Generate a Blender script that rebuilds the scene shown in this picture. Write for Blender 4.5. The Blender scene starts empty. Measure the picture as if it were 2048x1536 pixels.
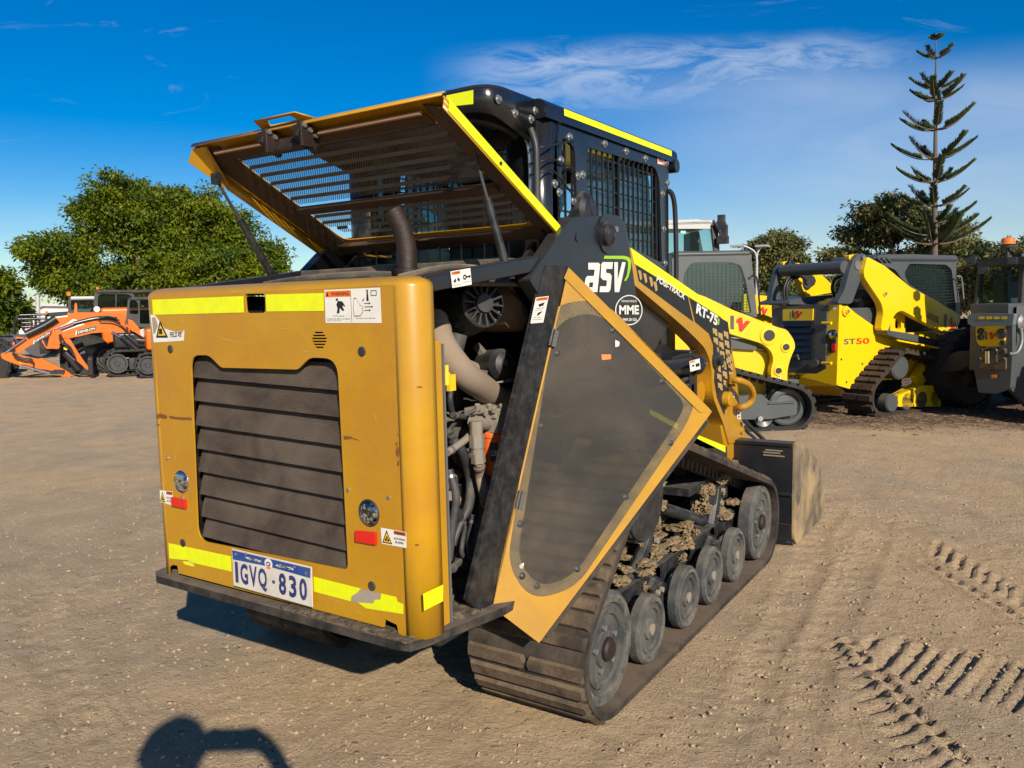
import bpy, math, random
import numpy as np
from mathutils import Vector, Matrix, noise
random.seed(7); rng = np.random.default_rng(7)
R = math.radians
scn = bpy.context.scene
# ---------------------------------------------------------------- camera
CAM = Vector((1.98, -1.639, 1.40)); FPX = 1605.4822
CR = Vector((0.83761152, 0.54574523, -0.02385565)); CU = Vector((-0.03288781, 0.09397119, 0.99503156)); CF = Vector((-0.54527547, 0.83266533, -0.09665971))
cd = bpy.data.cameras.new("camera"); cam = bpy.data.objects.new("camera", cd); scn.collection.objects.link(cam)
cam.matrix_world = Matrix(((CR.x, CU.x, -CF.x, CAM.x), (CR.y, CU.y, -CF.y, CAM.y), (CR.z, CU.z, -CF.z, CAM.z), (0, 0, 0, 1)))
cd.sensor_width = 36; cd.lens = FPX / 2048 * 36; cd.clip_start = 0.02; cd.clip_end = 3000
scn.camera = cam
# ---------------------------------------------------------------- light
SUN = Vector((0.713, -0.534, 0.455)).normalized()
EL = math.asin(SUN.z); AZ = math.atan2(SUN.x, SUN.y)
w = bpy.data.worlds.new("World"); scn.world = w; w.use_nodes = True
nt = w.node_tree; nt.nodes.clear(); N = nt.nodes.new; L = nt.links.new
def nd(tree, typ, ins=None, **kw):
    n = tree.nodes.new(typ)
    for k, v in kw.items(): setattr(n, k, v)
    for k, v in (ins or {}).items():
        if isinstance(v, bpy.types.NodeSocket): tree.links.new(v, n.inputs[k])
        else: n.inputs[k].default_value = v
    return n
def mth(tree, op, a, b=0.0, c=0.0, clamp=False):
    return nd(tree, 'ShaderNodeMath', {0: a, 1: b, 2: c}, operation=op, use_clamp=clamp).outputs[0]
def build_world():
    t = nt
    sky = nd(t, 'ShaderNodeTexSky', sky_type='NISHITA', sun_disc=False, sun_elevation=EL, sun_rotation=AZ, altitude=100, air_density=1.0, dust_density=0.35, ozone_density=3.0)
    hs = nd(t, 'ShaderNodeHueSaturation', {'Saturation': 1.62, 'Value': 1.12, 'Hue': 0.510, 'Color': sky.outputs[0]})
    tc = nd(t, 'ShaderNodeTexCoord')
    az = R(123.2); Fh = (math.cos(az), math.sin(az), 0); Rh = (math.sin(az), -math.cos(az), 0)
    dot = lambda v: nd(t, 'ShaderNodeVectorMath', {0: tc.outputs['Generated'], 1: v}, operation='DOT_PRODUCT').outputs['Value']
    f = mth(t, 'MAXIMUM', dot(Fh), 0.05); u = mth(t, 'DIVIDE', dot(Rh), f); v = mth(t, 'DIVIDE', dot((0, 0, 1)), f)
    uv = nd(t, 'ShaderNodeCombineXYZ', {0: u, 1: v}).outputs[0]
    def nz(sx, sy, rot, sc, det=8, rough=.62, dist=.6):
        mp = nd(t, 'ShaderNodeMapping', {'Vector': uv, 'Scale': (sx, sy, 1), 'Rotation': (0, 0, R(rot))})
        return nd(t, 'ShaderNodeTexNoise', {'Vector': mp.outputs[0], 'Scale': sc, 'Detail': det, 'Roughness': rough, 'Distortion': dist}).outputs[0]
    def ramp(x, a, b, interp='SMOOTHSTEP'):
        return nd(t, 'ShaderNodeMapRange', {0: x, 1: a, 2: b, 3: 0.0, 4: 1.0}, interpolation_type=interp).outputs[0]
    # the long cirrus streak: follows v = c(u), sharp on its upper side, diffuse below
    wav = nz(1, 1, 0, 3.0, 3, .5, 0)
    c = mth(t, 'ADD', mth(t, 'MULTIPLY_ADD', wav, 0.05, 0.266), mth(t, 'MULTIPLY', u, 0.012))
    dv = mth(t, 'SUBTRACT', v, c)
    up = ramp(dv, 0.03, -0.008); dn = ramp(dv, -0.11, 0.01)
    ext = mth(t, 'MULTIPLY', ramp(u, -0.11, 0.05), ramp(u, 0.56, 0.36))
    fine = nz(1.0, 3.6, -14, 9.0, 10, .68, 1.2)
    st = mth(t, 'MULTIPLY', mth(t, 'MULTIPLY', up, dn), mth(t, 'MULTIPLY', ext, ramp(fine, 0.28, 0.62)))
    # thin veil under it to the right
    veil = mth(t, 'MULTIPLY', mth(t, 'MULTIPLY', ramp(u, -0.12, 0.45), ramp(dv, 0.02, -0.06)), mth(t, 'MULTIPLY_ADD', nz(1, 3, -8, 4, 5, .55, .8), 0.5, 0.14))
    # faint wisps elsewhere
    ws = mth(t, 'MULTIPLY', mth(t, 'MULTIPLY', ramp(nz(1, 4, 12, 5.0, 9, .66, 1.5), 0.56, 0.80), ramp(nz(1, 1, 0, 2.3, 2, .5, 0), .46, .6)), 0.35)
    low = mth(t, 'MULTIPLY', mth(t, 'MULTIPLY', ramp(v, 0.16, 0.06), ramp(nz(1, 9, 3, 3.0, 6, .6, .4), 0.42, 0.75)), 0.35)
    m = mth(t, 'MULTIPLY', st, 0.62)
    for x in (veil, ws, low): m = mth(t, 'MAXIMUM', m, x)
    m = mth(t, 'MINIMUM', m, 0.9)
    mix = nd(t, 'ShaderNodeMix', {0: m, 6: hs.outputs[0], 7: (6.6, 7.6, 9.2, 1)}, data_type='RGBA')
    bg = nd(t, 'ShaderNodeBackground', {'Color': mix.outputs[2], 'Strength': 0.074})
    out = nd(t, 'ShaderNodeOutputWorld', {0: bg.outputs[0]})
build_world()
sl = bpy.data.lights.new("sun", 'SUN'); sl.energy = 5.0; sl.angle = R(0.5); sl.color = (1, .90, .76)
so = bpy.data.objects.new("sun", sl); scn.collection.objects.link(so)
so.rotation_euler = (-SUN).to_track_quat('-Z', 'Y').to_euler(); so.location = (10, -8, 12)
scn.view_settings.view_transform = 'Standard'; scn.view_settings.look = 'None'; scn.view_settings.exposure = 0.34; scn.view_settings.gamma = 1
# ---------------------------------------------------------------- materials
_m = {}
def ramp_node(t, fac, stops):
    n = nd(t, 'ShaderNodeValToRGB', {0: fac}); e = n.color_ramp.elements
    while len(e) < len(stops): e.new(0.5)
    for i, (p, c) in enumerate(stops):
        e[i].position = p; e[i].color = (c, c, c, 1) if isinstance(c, (int, float)) else tuple(c) + (1,)
    return n.outputs[0]
def newmat(name):
    m = bpy.data.materials.new(name); m.use_nodes = True; t = m.node_tree; t.nodes.clear()
    b = nd(t, 'ShaderNodeBsdfPrincipled'); o = nd(t, 'ShaderNodeOutputMaterial', {0: b.outputs[0]})
    return m, t, b, o
def mixc(t, f, a, b): return nd(t, 'ShaderNodeMix', {0: f, 6: a if isinstance(a, bpy.types.NodeSocket) else tuple(a) + (1,), 7: b if isinstance(b, bpy.types.NodeSocket) else tuple(b) + (1,)}, data_type='RGBA').outputs[2]
def noi(t, v, sc, det=6, ro=.6, dist=0): return nd(t, 'ShaderNodeTexNoise', {'Vector': v, 'Scale': sc, 'Detail': det, 'Roughness': ro, 'Distortion': dist}).outputs[0]
def paint(name, col, rough=.4, dirt=.35, dcol=(.23, .17, .11), dsc=3.0, metal=0, chips=0, coat=0, updust=.5, bump=.0, col2=None, sc2=.8, spec=.5, streak=0):
    """painted or moulded surface with dust film, settled dust on faces that look up, fine speckle and rust chips"""
    if name in _m: return _m[name]
    m, t, b, o = newmat(name); tc = nd(t, 'ShaderNodeTexCoord').outputs['Object']
    c = tuple(col)
    if col2: c = mixc(t, nd(t, 'ShaderNodeMapRange', {0: noi(t, tc, sc2, 5, .6, .4), 1: .38, 2: .62}).outputs[0], col, col2)
    geo = nd(t, 'ShaderNodeNewGeometry')
    nz = nd(t, 'ShaderNodeSeparateXYZ', {0: geo.outputs['Normal']}).outputs[2]
    n1 = noi(t, tc, dsc, 9, .68, .3); n2 = noi(t, tc, dsc * 14, 4, .7)
    f = nd(t, 'ShaderNodeMapRange', {0: n1, 1: .42, 2: .78, 3: 0.0, 4: dirt}).outputs[0]
    f = mth(t, 'MULTIPLY', f, mth(t, 'MULTIPLY_ADD', n2, 1.0, .5))
    up = nd(t, 'ShaderNodeMapRange', {0: nz, 1: .55, 2: .98, 3: 0.0, 4: updust}).outputs[0]
    f = mth(t, 'MINIMUM', mth(t, 'ADD', f, mth(t, 'MULTIPLY', up, mth(t, 'MULTIPLY_ADD', n1, 1.2, .2))), .95)
    if streak:
        sp_ = nd(t, 'ShaderNodeMapping', {'Vector': tc, 'Scale': (30, 30, 1.6)}).outputs[0]; sk_ = noi(t, sp_, 1.0, 6, .7)
        f = mth(t, 'MINIMUM', mth(t, 'ADD', f, nd(t, 'ShaderNodeMapRange', {0: sk_, 1: .50, 2: .78, 3: 0.0, 4: streak}).outputs[0]), .9)
    cc = mixc(t, f, c, dcol)
    if chips:
        n3 = noi(t, tc, 9, 8, .72, .8)
        k = nd(t, 'ShaderNodeMapRange', {0: n3, 1: .74 - chips * .06, 2: .76 - chips * .06}).outputs[0]
        cc = mixc(t, k, cc, (.06, .025, .012))
    L_ = t.links.new
    t.links.new(cc, b.inputs['Base Color'])
    t.links.new(mth(t, 'MULTIPLY_ADD', f, .55, rough, clamp=True), b.inputs['Roughness'])
    b.inputs['Metallic'].default_value = metal; b.inputs['Coat Weight'].default_value = coat; b.inputs['Coat Roughness'].default_value = .15
    b.inputs['Specular IOR Level'].default_value = spec
    if bump:
        bp = nd(t, 'ShaderNodeBump', {'Height': noi(t, tc, dsc * 9, 6, .65), 'Strength': bump, 'Distance': .006}); t.links.new(bp.outputs[0], b.inputs['Normal'])
    _m[name] = m; return m
def perf(name, col, pitch=.008, hole=.30, rough=.6, col2=None, sc2=6, axes='XY', see=True, rot=45, hcol=(.004, .004, .004), dirt=.3):
    """perforated sheet: staggered round holes in the object's own XY plane"""
    if name in _m: return _m[name]
    m, t, b, o = newmat(name); tc = nd(t, 'ShaderNodeTexCoord').outputs['Object']
    if axes == 'XZ':
        s = nd(t, 'ShaderNodeSeparateXYZ', {0: tc}); v = nd(t, 'ShaderNodeCombineXYZ', {0: s.outputs[0], 1: s.outputs[2]}).outputs[0]
    else: v = tc
    mp = nd(t, 'ShaderNodeMapping', {'Vector': v, 'Scale': (1 / pitch,) * 3, 'Rotation': (0, 0, R(rot))}).outputs[0]
    vo = nd(t, 'ShaderNodeTexVoronoi', {'Vector': mp, 'Scale': 1.0, 'Randomness': 0.0}, voronoi_dimensions='2D').outputs['Distance']
    k = mth(t, 'LESS_THAN', vo, hole)
    c = mixc(t, nd(t, 'ShaderNodeMapRange', {0: noi(t, tc, sc2, 6, .65, .5), 1: .36, 2: .64}).outputs[0], col, col2 or col)
    c = mixc(t, nd(t, 'ShaderNodeMapRange', {0: noi(t, tc, 2.2, 8, .65, .8), 1: .45, 2: .75, 3: 0.0, 4: dirt}).outputs[0], c, (.2, .155, .105))
    if see:
        t.links.new(c, b.inputs['Base Color']); b.inputs['Roughness'].default_value = rough
        tr = nd(t, 'ShaderNodeBsdfTransparent'); mx = nd(t, 'ShaderNodeMixShader', {0: k, 1: b.outputs[0], 2: tr.outputs[0]}); t.links.new(mx.outputs[0], o.inputs[0])
    else:
        t.links.new(mixc(t, k, c, hcol), b.inputs['Base Color']); b.inputs['Roughness'].default_value = rough
    _m[name] = m; return m
def glass(name, tint=(.78, .93, .90), a=.06, rough=.03):
    if name in _m: return _m[name]
    m, t, b, o = newmat(name); b.inputs['Base Color'].default_value = (.015, .03, .03, 1); b.inputs['Roughness'].default_value = rough; b.inputs['Specular IOR Level'].default_value = .9
    tr = nd(t, 'ShaderNodeBsdfTransparent', {0: tint + (1,)}); fr = nd(t, 'ShaderNodeFresnel', {0: 1.5})
    f = mth(t, 'MULTIPLY_ADD', fr.outputs[0], .8, a, clamp=True)
    mx = nd(t, 'ShaderNodeMixShader', {0: f, 1: tr.outputs[0], 2: b.outputs[0]}); t.links.new(mx.outputs[0], o.inputs[0])
    _m[name] = m; return m
def mud(name, col=(.36, .27, .15), col2=(.20, .145, .085)):
    if name in _m: return _m[name]
    m, t, b, o = newmat(name); tc = nd(t, 'ShaderNodeTexCoord').outputs['Object']
    n = noi(t, tc, 30, 8, .7); t.links.new(mixc(t, nd(t, 'ShaderNodeMapRange', {0: n, 1: .35, 2: .65}).outputs[0], col2, col), b.inputs['Base Color'])
    b.inputs['Roughness'].default_value = .95; b.inputs['Specular IOR Level'].default_value = .1
    bp = nd(t, 'ShaderNodeBump', {'Height': noi(t, tc, 60, 6, .7), 'Strength': .8, 'Distance': .01}); t.links.new(bp.outputs[0], b.inputs['Normal'])
    _m[name] = m; return m
YEL = paint('ochre_paint', (.47, .250, .005), .30, .25, (.27, .17, .06), 2.2, chips=.0, coat=.25, updust=.55, col2=(.43, .20, .008), sc2=3, streak=.35)
YELD = paint('dusty_ochre_paint', (.43, .220, .004), .42, .45, (.25, .165, .045), 3.2, updust=.5, coat=.0, col2=(.37, .18, .010), sc2=5, chips=.35, spec=.3, streak=.25)
BLK = paint('black_steel_paint', (.010, .011, .014), .30, .16, (.10, .085, .07), 2.5, updust=.45, coat=.2)
BLKD = paint('scuffed_black_steel', (.009, .010, .012), .40, .42, (.11, .105, .095), 22, updust=.7, bump=.25)
GREYST = paint('worn_steel', (.20, .20, .20), .45, .5, (.20, .16, .12), 8, metal=.5, updust=.5)
BOLT = paint('zinc_bolt', (.42, .42, .40), .35, .3, (.2, .16, .12), 9, metal=.8, updust=.3)
RUB = paint('dusty_rubber', (.022, .021, .021), .75, .65, (.17, .125, .085), 4.5, updust=.8, bump=.5, spec=.25)
RUBT = paint('earth_caked_rubber', (.030, .026, .022), .85, .95, (.19, .135, .085), 9.0, updust=.7, bump=.6, spec=.15, col2=(.085, .062, .042), sc2=6)
WHEELM = paint('grey_wheel_rubber', (.034, .040, .046), .7, .75, (.19, .165, .13), 7, updust=.5, bump=.6, spec=.25, col2=(.060, .062, .062), sc2=9)
WHEELR = paint('worn_wheel_rim_rubber', (.13, .13, .115), .9, .8, (.22, .19, .14), 16, updust=.3, bump=.9, spec=.15, col2=(.05, .05, .05), sc2=20)
RUST = paint('rusty_steel', (.016, .008, .006), .55, .35, (.06, .028, .015), 10, updust=.1, bump=.4)
TAPE = paint('lime_reflective_tape', (.74, .80, .0), .38, .35, (.42, .42, .05), 16, updust=.0, streak=.15, bump=.1)
_tb = TAPE.node_tree.nodes
TAN = paint('dusty_tan_hose', (.27, .21, .155), .85, .5, (.20, .14, .09), 5, updust=.2, bump=.2)
TANM = paint('dusty_tan_muffler', (.22, .145, .08), .7, .7, (.30, .21, .12), 4, updust=.2, bump=.1)
PLA = paint('black_plastic', (.018, .019, .021), .5, .45, (.13, .115, .095), 5, updust=.5)
CAST = paint('dusty_cast_metal', (.24, .21, .17), .75, .6, (.26, .20, .13), 7, metal=.1, updust=.4, bump=.3)
WHT = paint('white_sticker', (.72, .70, .64), .5, .3, (.42, .36, .28), 5, updust=0)
BLK1 = paint('black_print', (.012, .012, .012), .5, .05, (.1, .1, .1), 5, updust=0)
ORG1 = paint('orange_print', (.80, .16, .015), .5, .1, (.4, .2, .1), 5, updust=0)
YEL1 = paint('yellow_print', (.80, .50, .01), .5, .1, (.4, .3, .1), 5, updust=0)
RED1 = paint('red_reflector', (.62, .015, .008), .25, .1, (.3, .1, .08), 5, updust=0)
BLUE1 = paint('blue_print', (.012, .055, .24), .4, .35, (.16, .17, .2), 8, updust=0)
NAVY = paint('navy_print', (.015, .025, .14), .4, .2, (.2, .2, .25), 9, updust=0)
GRN1 = paint('lime_green_print', (.30, .56, .01), .4, .1, (.3, .4, .1), 5, updust=0)
ORGF = paint('orange_filter', (.75, .13, .012), .45, .2, (.35, .15, .06), 5, updust=.2)
HOSE = paint('grey_black_hose', (.03, .03, .032), .55, .7, (.16, .145, .125), 7, updust=.4)
SILV = paint('silver_hose', (.45, .45, .44), .3, .3, (.2, .18, .15), 7, metal=.6, updust=.2)
MUD = mud('dry_mud', (.30, .225, .125), (.15, .108, .062))
GLS = glass('cab_glass'); GLSD = glass('dark_cab_glass', (.30, .38, .38), .12)
CHROME = paint('chrome_rod', (.6, .6, .6), .12, .1, (.3, .3, .3), 5, metal=1, updust=0)
# ---------------------------------------------------------------- mesh helpers
WM = {}
def P(x, y, ax, v):
    """the point of the world plane ax=v that the photograph shows at pixel x, y"""
    d = CF + CR * ((x - 1024) / FPX) - CU * ((y - 768) / FPX); k = 'xyz'.index(ax)
    return CAM + d * ((v - CAM[k]) / d[k])
def PP(x, y, p0, n):
    d = CF + CR * ((x - 1024) / FPX) - CU * ((y - 768) / FPX)
    return CAM + d * ((Vector(p0) - CAM).dot(n) / d.dot(n))
def V(*a): return Vector(a)
def frame(o, u, v, n):
    return Matrix(((u[0], v[0], n[0], o[0]), (u[1], v[1], n[1], o[1]), (u[2], v[2], n[2], o[2]), (0, 0, 0, 1)))
SPLITS = {k: k for k in ('reflective_tape', 'foam_seal', 'lamp_ring', 'door_hinge', 'pin_boss', 'work_lamp', 'lens', 'pivot_pin', 'torn_tape_glue')}; SPLITS.update(guard_bolts='guard_bolt', box_bolts='box_bolt', rivets='rivet', screws='screw', plate_screws='plate_screw', rust_scratches='rust_scratch', rust_chips='rust_chip', rollers='roller', panel_bolts='panel_bolt', yellow_slots='yellow_slot', work_lamps='work_lamp', door_seal_edge='door_edge', engine_fittings='engine_fitting', loose_wires='loose_wire', paper_scrap='paper_scrap', hood_louvres='hood_louvre', bucket_wear='wear_patch')
class MB:
    def __init__(s): s.v = []; s.f = []; s.m = []; s.s = []
    def add(s, vs, fs, m=0, sm=False):
        o = len(s.v); s.v += [tuple(p) for p in vs]
        for f in fs: s.f.append([i + o for i in f]); s.m.append(m); s.s.append(sm)
        return s
    def box(s, c, d, Rm=None, m=0):
        c = Vector(c); h = Vector(d) / 2; vs = []
        for i in range(8):
            p = Vector(((1 if i & 1 else -1) * h.x, (1 if i & 2 else -1) * h.y, (1 if i & 4 else -1) * h.z))
            if Rm: p = Rm @ p
            vs.append(c + p)
        return s.add(vs, [(0, 2, 3, 1), (4, 5, 7, 6), (0, 1, 5, 4), (2, 6, 7, 3), (0, 4, 6, 2), (1, 3, 7, 5)], m)
    def bb(s, x0, x1, y0, y1, z0, z1, m=0): return s.box(((x0 + x1) / 2, (y0 + y1) / 2, (z0 + z1) / 2), (abs(x1 - x0), abs(y1 - y0), abs(z1 - z0)), None, m)
    def poly(s, pts, m=0): return s.add(pts, [list(range(len(pts)))], m)
    def prism(s, pts, vec, m=0):
        pts = [Vector(p) for p in pts]; vec = Vector(vec); n = len(pts)
        s.add(pts + [p + vec for p in pts], [list(range(n))[::-1], list(range(n, 2 * n))] + [(i, (i + 1) % n, n + (i + 1) % n, n + i) for i in range(n)], m); return s
    def tube(s, pts, r, n=10, m=0, caps=True):
        pts = [Vector(p) for p in pts]; k = len(pts); rr = r if isinstance(r, (list, tuple)) else [r] * k
        T = [(pts[min(i + 1, k - 1)] - pts[max(i - 1, 0)]).normalized() for i in range(k)]
        a = T[0].orthogonal().normalized(); vs = []
        for i in range(k):
            a = (a - T[i] * a.dot(T[i])).normalized(); b = T[i].cross(a)
            for j in range(n):
                q = 2 * math.pi * j / n; vs.append(pts[i] + (a * math.cos(q) + b * math.sin(q)) * rr[i])
        s.add(vs, [(i * n + j, i * n + (j + 1) % n, (i + 1) * n + (j + 1) % n, (i + 1) * n + j) for i in range(k - 1) for j in range(n)], m, True)
        if caps: s.add(vs[:n], [list(range(n))[::-1]], m); s.add(vs[-n:], [list(range(n))], m)
        return s
    def cyl(s, a, b, r, n=20, m=0): return s.tube([a, b], r, n, m)
    def lathe(s, c, ax, prof, n=32, m=0, hard=True):
        """prof: list of (radius, distance along ax); a fresh ring at every corner keeps edges crisp"""
        c = Vector(c); ax = Vector(ax).normalized(); a = ax.orthogonal().normalized(); b = ax.cross(a)
        ring = lambda r, h: [c + ax * h + (a * math.cos(2 * math.pi * j / n) + b * math.sin(2 * math.pi * j / n)) * r for j in range(n)]
        for (r0, h0), (r1, h1) in zip(prof, prof[1:]):
            mm = m
            if r0 < 1e-6 and r1 < 1e-6: continue
            s.add(ring(r0, h0) + ring(r1, h1), [(j, (j + 1) % n, n + (j + 1) % n, n + j) for j in range(n)], mm, True)
        return s
    def bolt(s, c, ax, r=.012, h=.008, m=0):
        ax = Vector(ax).normalized(); s.tube([Vector(c), Vector(c) + ax * h], r, 6, m); return s
    def build(s, name, mats, parent=None, bevel=0, M=None, seg=2, sub=0):
        if name in SPLITS: return s.build_pieces(SPLITS[name], mats, parent, bevel, M)
        return s.build1(name, mats, parent, bevel, M, seg)
    def build_pieces(s, name, mats, parent, bevel, M):
        """one object per separate piece: faces whose bounds touch belong together"""
        par = list(range(len(s.v)))
        def find(a):
            while par[a] != a: par[a] = par[par[a]]; a = par[a]
            return a
        for f in s.f:
            for i in f[1:]: par[find(i)] = find(f[0])
        isl = {}
        for i, p in enumerate(s.v): isl.setdefault(find(i), []).append(p)
        ks = list(isl); bx = [(np.min(isl[k], 0) - .001, np.max(isl[k], 0) + .001) for k in ks]; g = list(range(len(ks)))
        def fg(a):
            while g[a] != a: a = g[a]
            return a
        for i in range(len(ks)):
            for j in range(i):
                if np.all(bx[i][0] <= bx[j][1]) and np.all(bx[j][0] <= bx[i][1]): g[fg(i)] = fg(j)
        grp = {}; key = {k: fg(i) for i, k in enumerate(ks)}
        for n, f in enumerate(s.f): grp.setdefault(key[find(f[0])], []).append(n)
        o = None
        for fl in grp.values():
            m = MB(); mp = {}
            for n in fl:
                for i in s.f[n]:
                    if i not in mp: mp[i] = len(m.v); m.v.append(s.v[i])
                m.f.append([mp[i] for i in s.f[n]]); m.m.append(s.m[n]); m.s.append(s.s[n])
            q_ = m.build1(name, mats, parent, bevel, M); o = o or q_
        return o
    def build1(s, name, mats, parent=None, bevel=0, M=None, seg=2):
        me = bpy.data.meshes.new(name); me.from_pydata(s.v, [], s.f)
        me.polygons.foreach_set('use_smooth', s.s); me.polygons.foreach_set('material_index', s.m)
        return link(name, me, mats, parent, bevel, M, seg)
def link(name, me, mats, parent=None, bevel=0, M=None, seg=2):
    for q in (mats if isinstance(mats, (list, tuple)) else [mats]): me.materials.append(q)
    me.update(); ob = bpy.data.objects.new(name, me); scn.collection.objects.link(ob)
    M = M or Matrix(); ob.matrix_basis = M; WM[ob.name] = M
    if parent: ob.parent = parent; ob.matrix_parent_inverse = WM[parent.name].inverted()
    if bevel:
        b = ob.modifiers.new('bevel', 'BEVEL'); b.width = bevel; b.segments = seg; b.limit_method = 'ANGLE'; b.angle_limit = R(40); b.harden_normals = False
        me.polygons.foreach_set('use_smooth', [True] * len(me.polygons))
        wn = ob.modifiers.new('wn', 'WEIGHTED_NORMAL'); wn.keep_sharp = True
    return ob
def root(name, label, cat, loc=(0, 0, 0), group=None):
    o = bpy.data.objects.new(name, None); scn.collection.objects.link(o); o.location = loc; o.empty_display_size = .3
    WM[o.name] = Matrix.Translation(loc); tag(o, label, cat, group); return o
def tag(o, label=None, cat=None, group=None, kind=None):
    for k, v in (('label', label), ('category', cat), ('group', group), ('kind', kind)):
        if v: o[k] = v
    return o
def curve_mesh(loops, thick=0.0, bev=0.0):
    cu = bpy.data.curves.new('c', 'CURVE'); cu.dimensions = '2D'; cu.fill_mode = 'BOTH' if True else 'NONE'; cu.extrude = thick / 2; cu.bevel_depth = bev; cu.bevel_resolution = 1
    for lp in loops:
        sp = cu.splines.new('POLY'); sp.points.add(len(lp) - 1)
        for i, p in enumerate(lp): sp.points[i].co = (p[0], p[1], 0, 1)
        sp.use_cyclic_u = True
    ob = bpy.data.objects.new('c', cu); me = bpy.data.meshes.new_from_object(ob); bpy.data.objects.remove(ob); bpy.data.curves.remove(cu); me.materials.clear()
    return me
def plate(name, loops, thick, mat, parent, M, bevel=0):
    """flat plate with holes, drawn in its own XY plane"""
    me = curve_mesh(loops, thick); return link(name, me, mat, parent, bevel, M)
def rrect(cx, cy, w, h, r, n=5):
    o = []
    for (sx, sy, a0) in ((1, 1, 0), (-1, 1, 90), (-1, -1, 180), (1, -1, 270)):
        for i in range(n + 1):
            a = R(a0 + 90 * i / n); o.append((cx + sx * (w / 2 - r) + r * math.cos(a), cy + sy * (h / 2 - r) + r * math.sin(a)))
    return o
def circ(cx, cy, r, n=20, ry=None): return [(cx + r * math.cos(2 * math.pi * i / n), cy + (ry or r) * math.sin(2 * math.pi * i / n)) for i in range(n)]
def rounded(pts, r, n=5):
    """round the corners of a polygon; r one radius or a list"""
    o = []; k = len(pts)
    for i in range(k):
        p0, p, p1 = Vector(pts[i - 1][:2]), Vector(pts[i][:2]), Vector(pts[(i + 1) % k][:2]); rr = r[i] if isinstance(r, (list, tuple)) else r
        a = (p0 - p); b = (p1 - p); d = min(rr, a.length * .48, b.length * .48)
        if d < 1e-5: o.append(tuple(p)); continue
        a = p + a.normalized() * d; b = p + b.normalized() * d
        for j in range(n + 1):
            t = j / n; q = a * (1 - t) ** 2 + p * 2 * t * (1 - t) + b * t * t; o.append((q.x, q.y))
    return o
_tc = {}
def text_polys(s, bold=.0, sp=1.0):
    key = (s, bold, sp)
    if key in _tc: return _tc[key]
    cu = bpy.data.curves.new('t', 'FONT'); cu.body = s; cu.offset = bold; cu.space_character = sp; cu.resolution_u = 3
    ob = bpy.data.objects.new('t', cu); me = bpy.data.meshes.new_from_object(ob)
    vs = np.array([v.co[:2] for v in me.vertices]); fs = [list(p.vertices) for p in me.polygons]
    lo = vs.min(0); hi = vs.max(0); vs = (vs - lo) / (hi - lo)
    bpy.data.objects.remove(ob); bpy.data.curves.remove(cu); bpy.data.meshes.remove(me); _tc[key] = (vs, fs); return vs, fs
def quadmap(c, u, v):
    """c: TL, TR, BR, BL corners; v=0 at the bottom"""
    tl, tr, br, bl = c; return (bl * (1 - u) + br * u) * (1 - v) + (tl * (1 - u) + tr * u) * v
def sticker(name, c, layers, parent, lift=.0012, label=None):
    """a printed thing lying on a surface. layers: (material, [items]); an item is a polygon in 0..1 or ('t', text, (u0,v0,u1,v1), bold) or a list of outline loops ('h', loops)"""
    c = [Vector(p) for p in c]; n = (c[1] - c[0]).cross(c[3] - c[0]).normalized()
    if n.dot(CAM - c[0]) < 0: n = -n
    mb = MB(); mats = []
    for k, (mat, items) in enumerate(layers):
        if mat not in mats: mats.append(mat)
        mi = mats.index(mat); off = n * (lift + k * .0007)
        for it in items:
            if it[0] == 't':
                vs, fs = text_polys(it[1], it[4] if len(it) > 4 else it[3] if len(it) > 3 and isinstance(it[3], float) else 0.0); u0, v0, u1, v1 = it[2]
                mb.add([quadmap(c, u0 + (u1 - u0) * a, v0 + (v1 - v0) * b) + off for a, b in vs], fs, mi)
            elif it[0] == 'h':
                me = curve_mesh(it[1]); mb.add([quadmap(c, v.co.x, v.co.y) + off for v in me.vertices], [list(p.vertices) for p in me.polygons], mi); bpy.data.meshes.remove(me)
            else:
                mb.add([quadmap(c, a, b) + off for a, b in it], [list(range(len(it)))], mi)
    o = mb.build(name, mats, parent)
    if label: o['label'] = label
    return o
RECT = [(0, 0), (1, 0), (1, 1), (0, 1)]
def rc(u0, v0, u1, v1): return [(u0, v0), (u1, v0), (u1, v1), (u0, v1)]
def px4(pts, ax, v): return [P(x, y, ax, v) for x, y in pts]
def smooth_path(pts, n=8):
    pts = [Vector(p) for p in pts]; o = []
    for i in range(len(pts) - 1):
        p0 = pts[max(i - 1, 0)]; p1 = pts[i]; p2 = pts[i + 1]; p3 = pts[min(i + 2, len(pts) - 1)]
        for j in range(n):
            t = j / n; o.append(.5 * ((2 * p1) + (p2 - p0) * t + (2 * p0 - 5 * p1 + 4 * p2 - p3) * t * t + (3 * p1 - p0 - 3 * p2 + p3) * t ** 3))
    return o + [pts[-1]]
def blob(mb, c, s, seed=0, m=0, amp=.35, n=2, fr=2.2):
    """lump of mud: a subdivided sphere pushed about by noise"""
    import bmesh
    bm = bmesh.new(); bmesh.ops.create_icosphere(bm, subdivisions=n, radius=1)
    vs = []
    for v in bm.verts:
        d = 1 + amp * noise.noise(v.co * fr + Vector((seed * 3.1, seed * 1.7, seed))) + amp * .6 * noise.noise(v.co * fr * 2.7 + Vector((seed, 9, 2)))
        vs.append(Vector(c) + Vector((v.co.x * s[0], v.co.y * s[1], v.co.z * s[2])) * d)
    mb.add(vs, [[v.index for v in f.verts] for f in bm.faces], m, False); bm.free()
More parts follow.
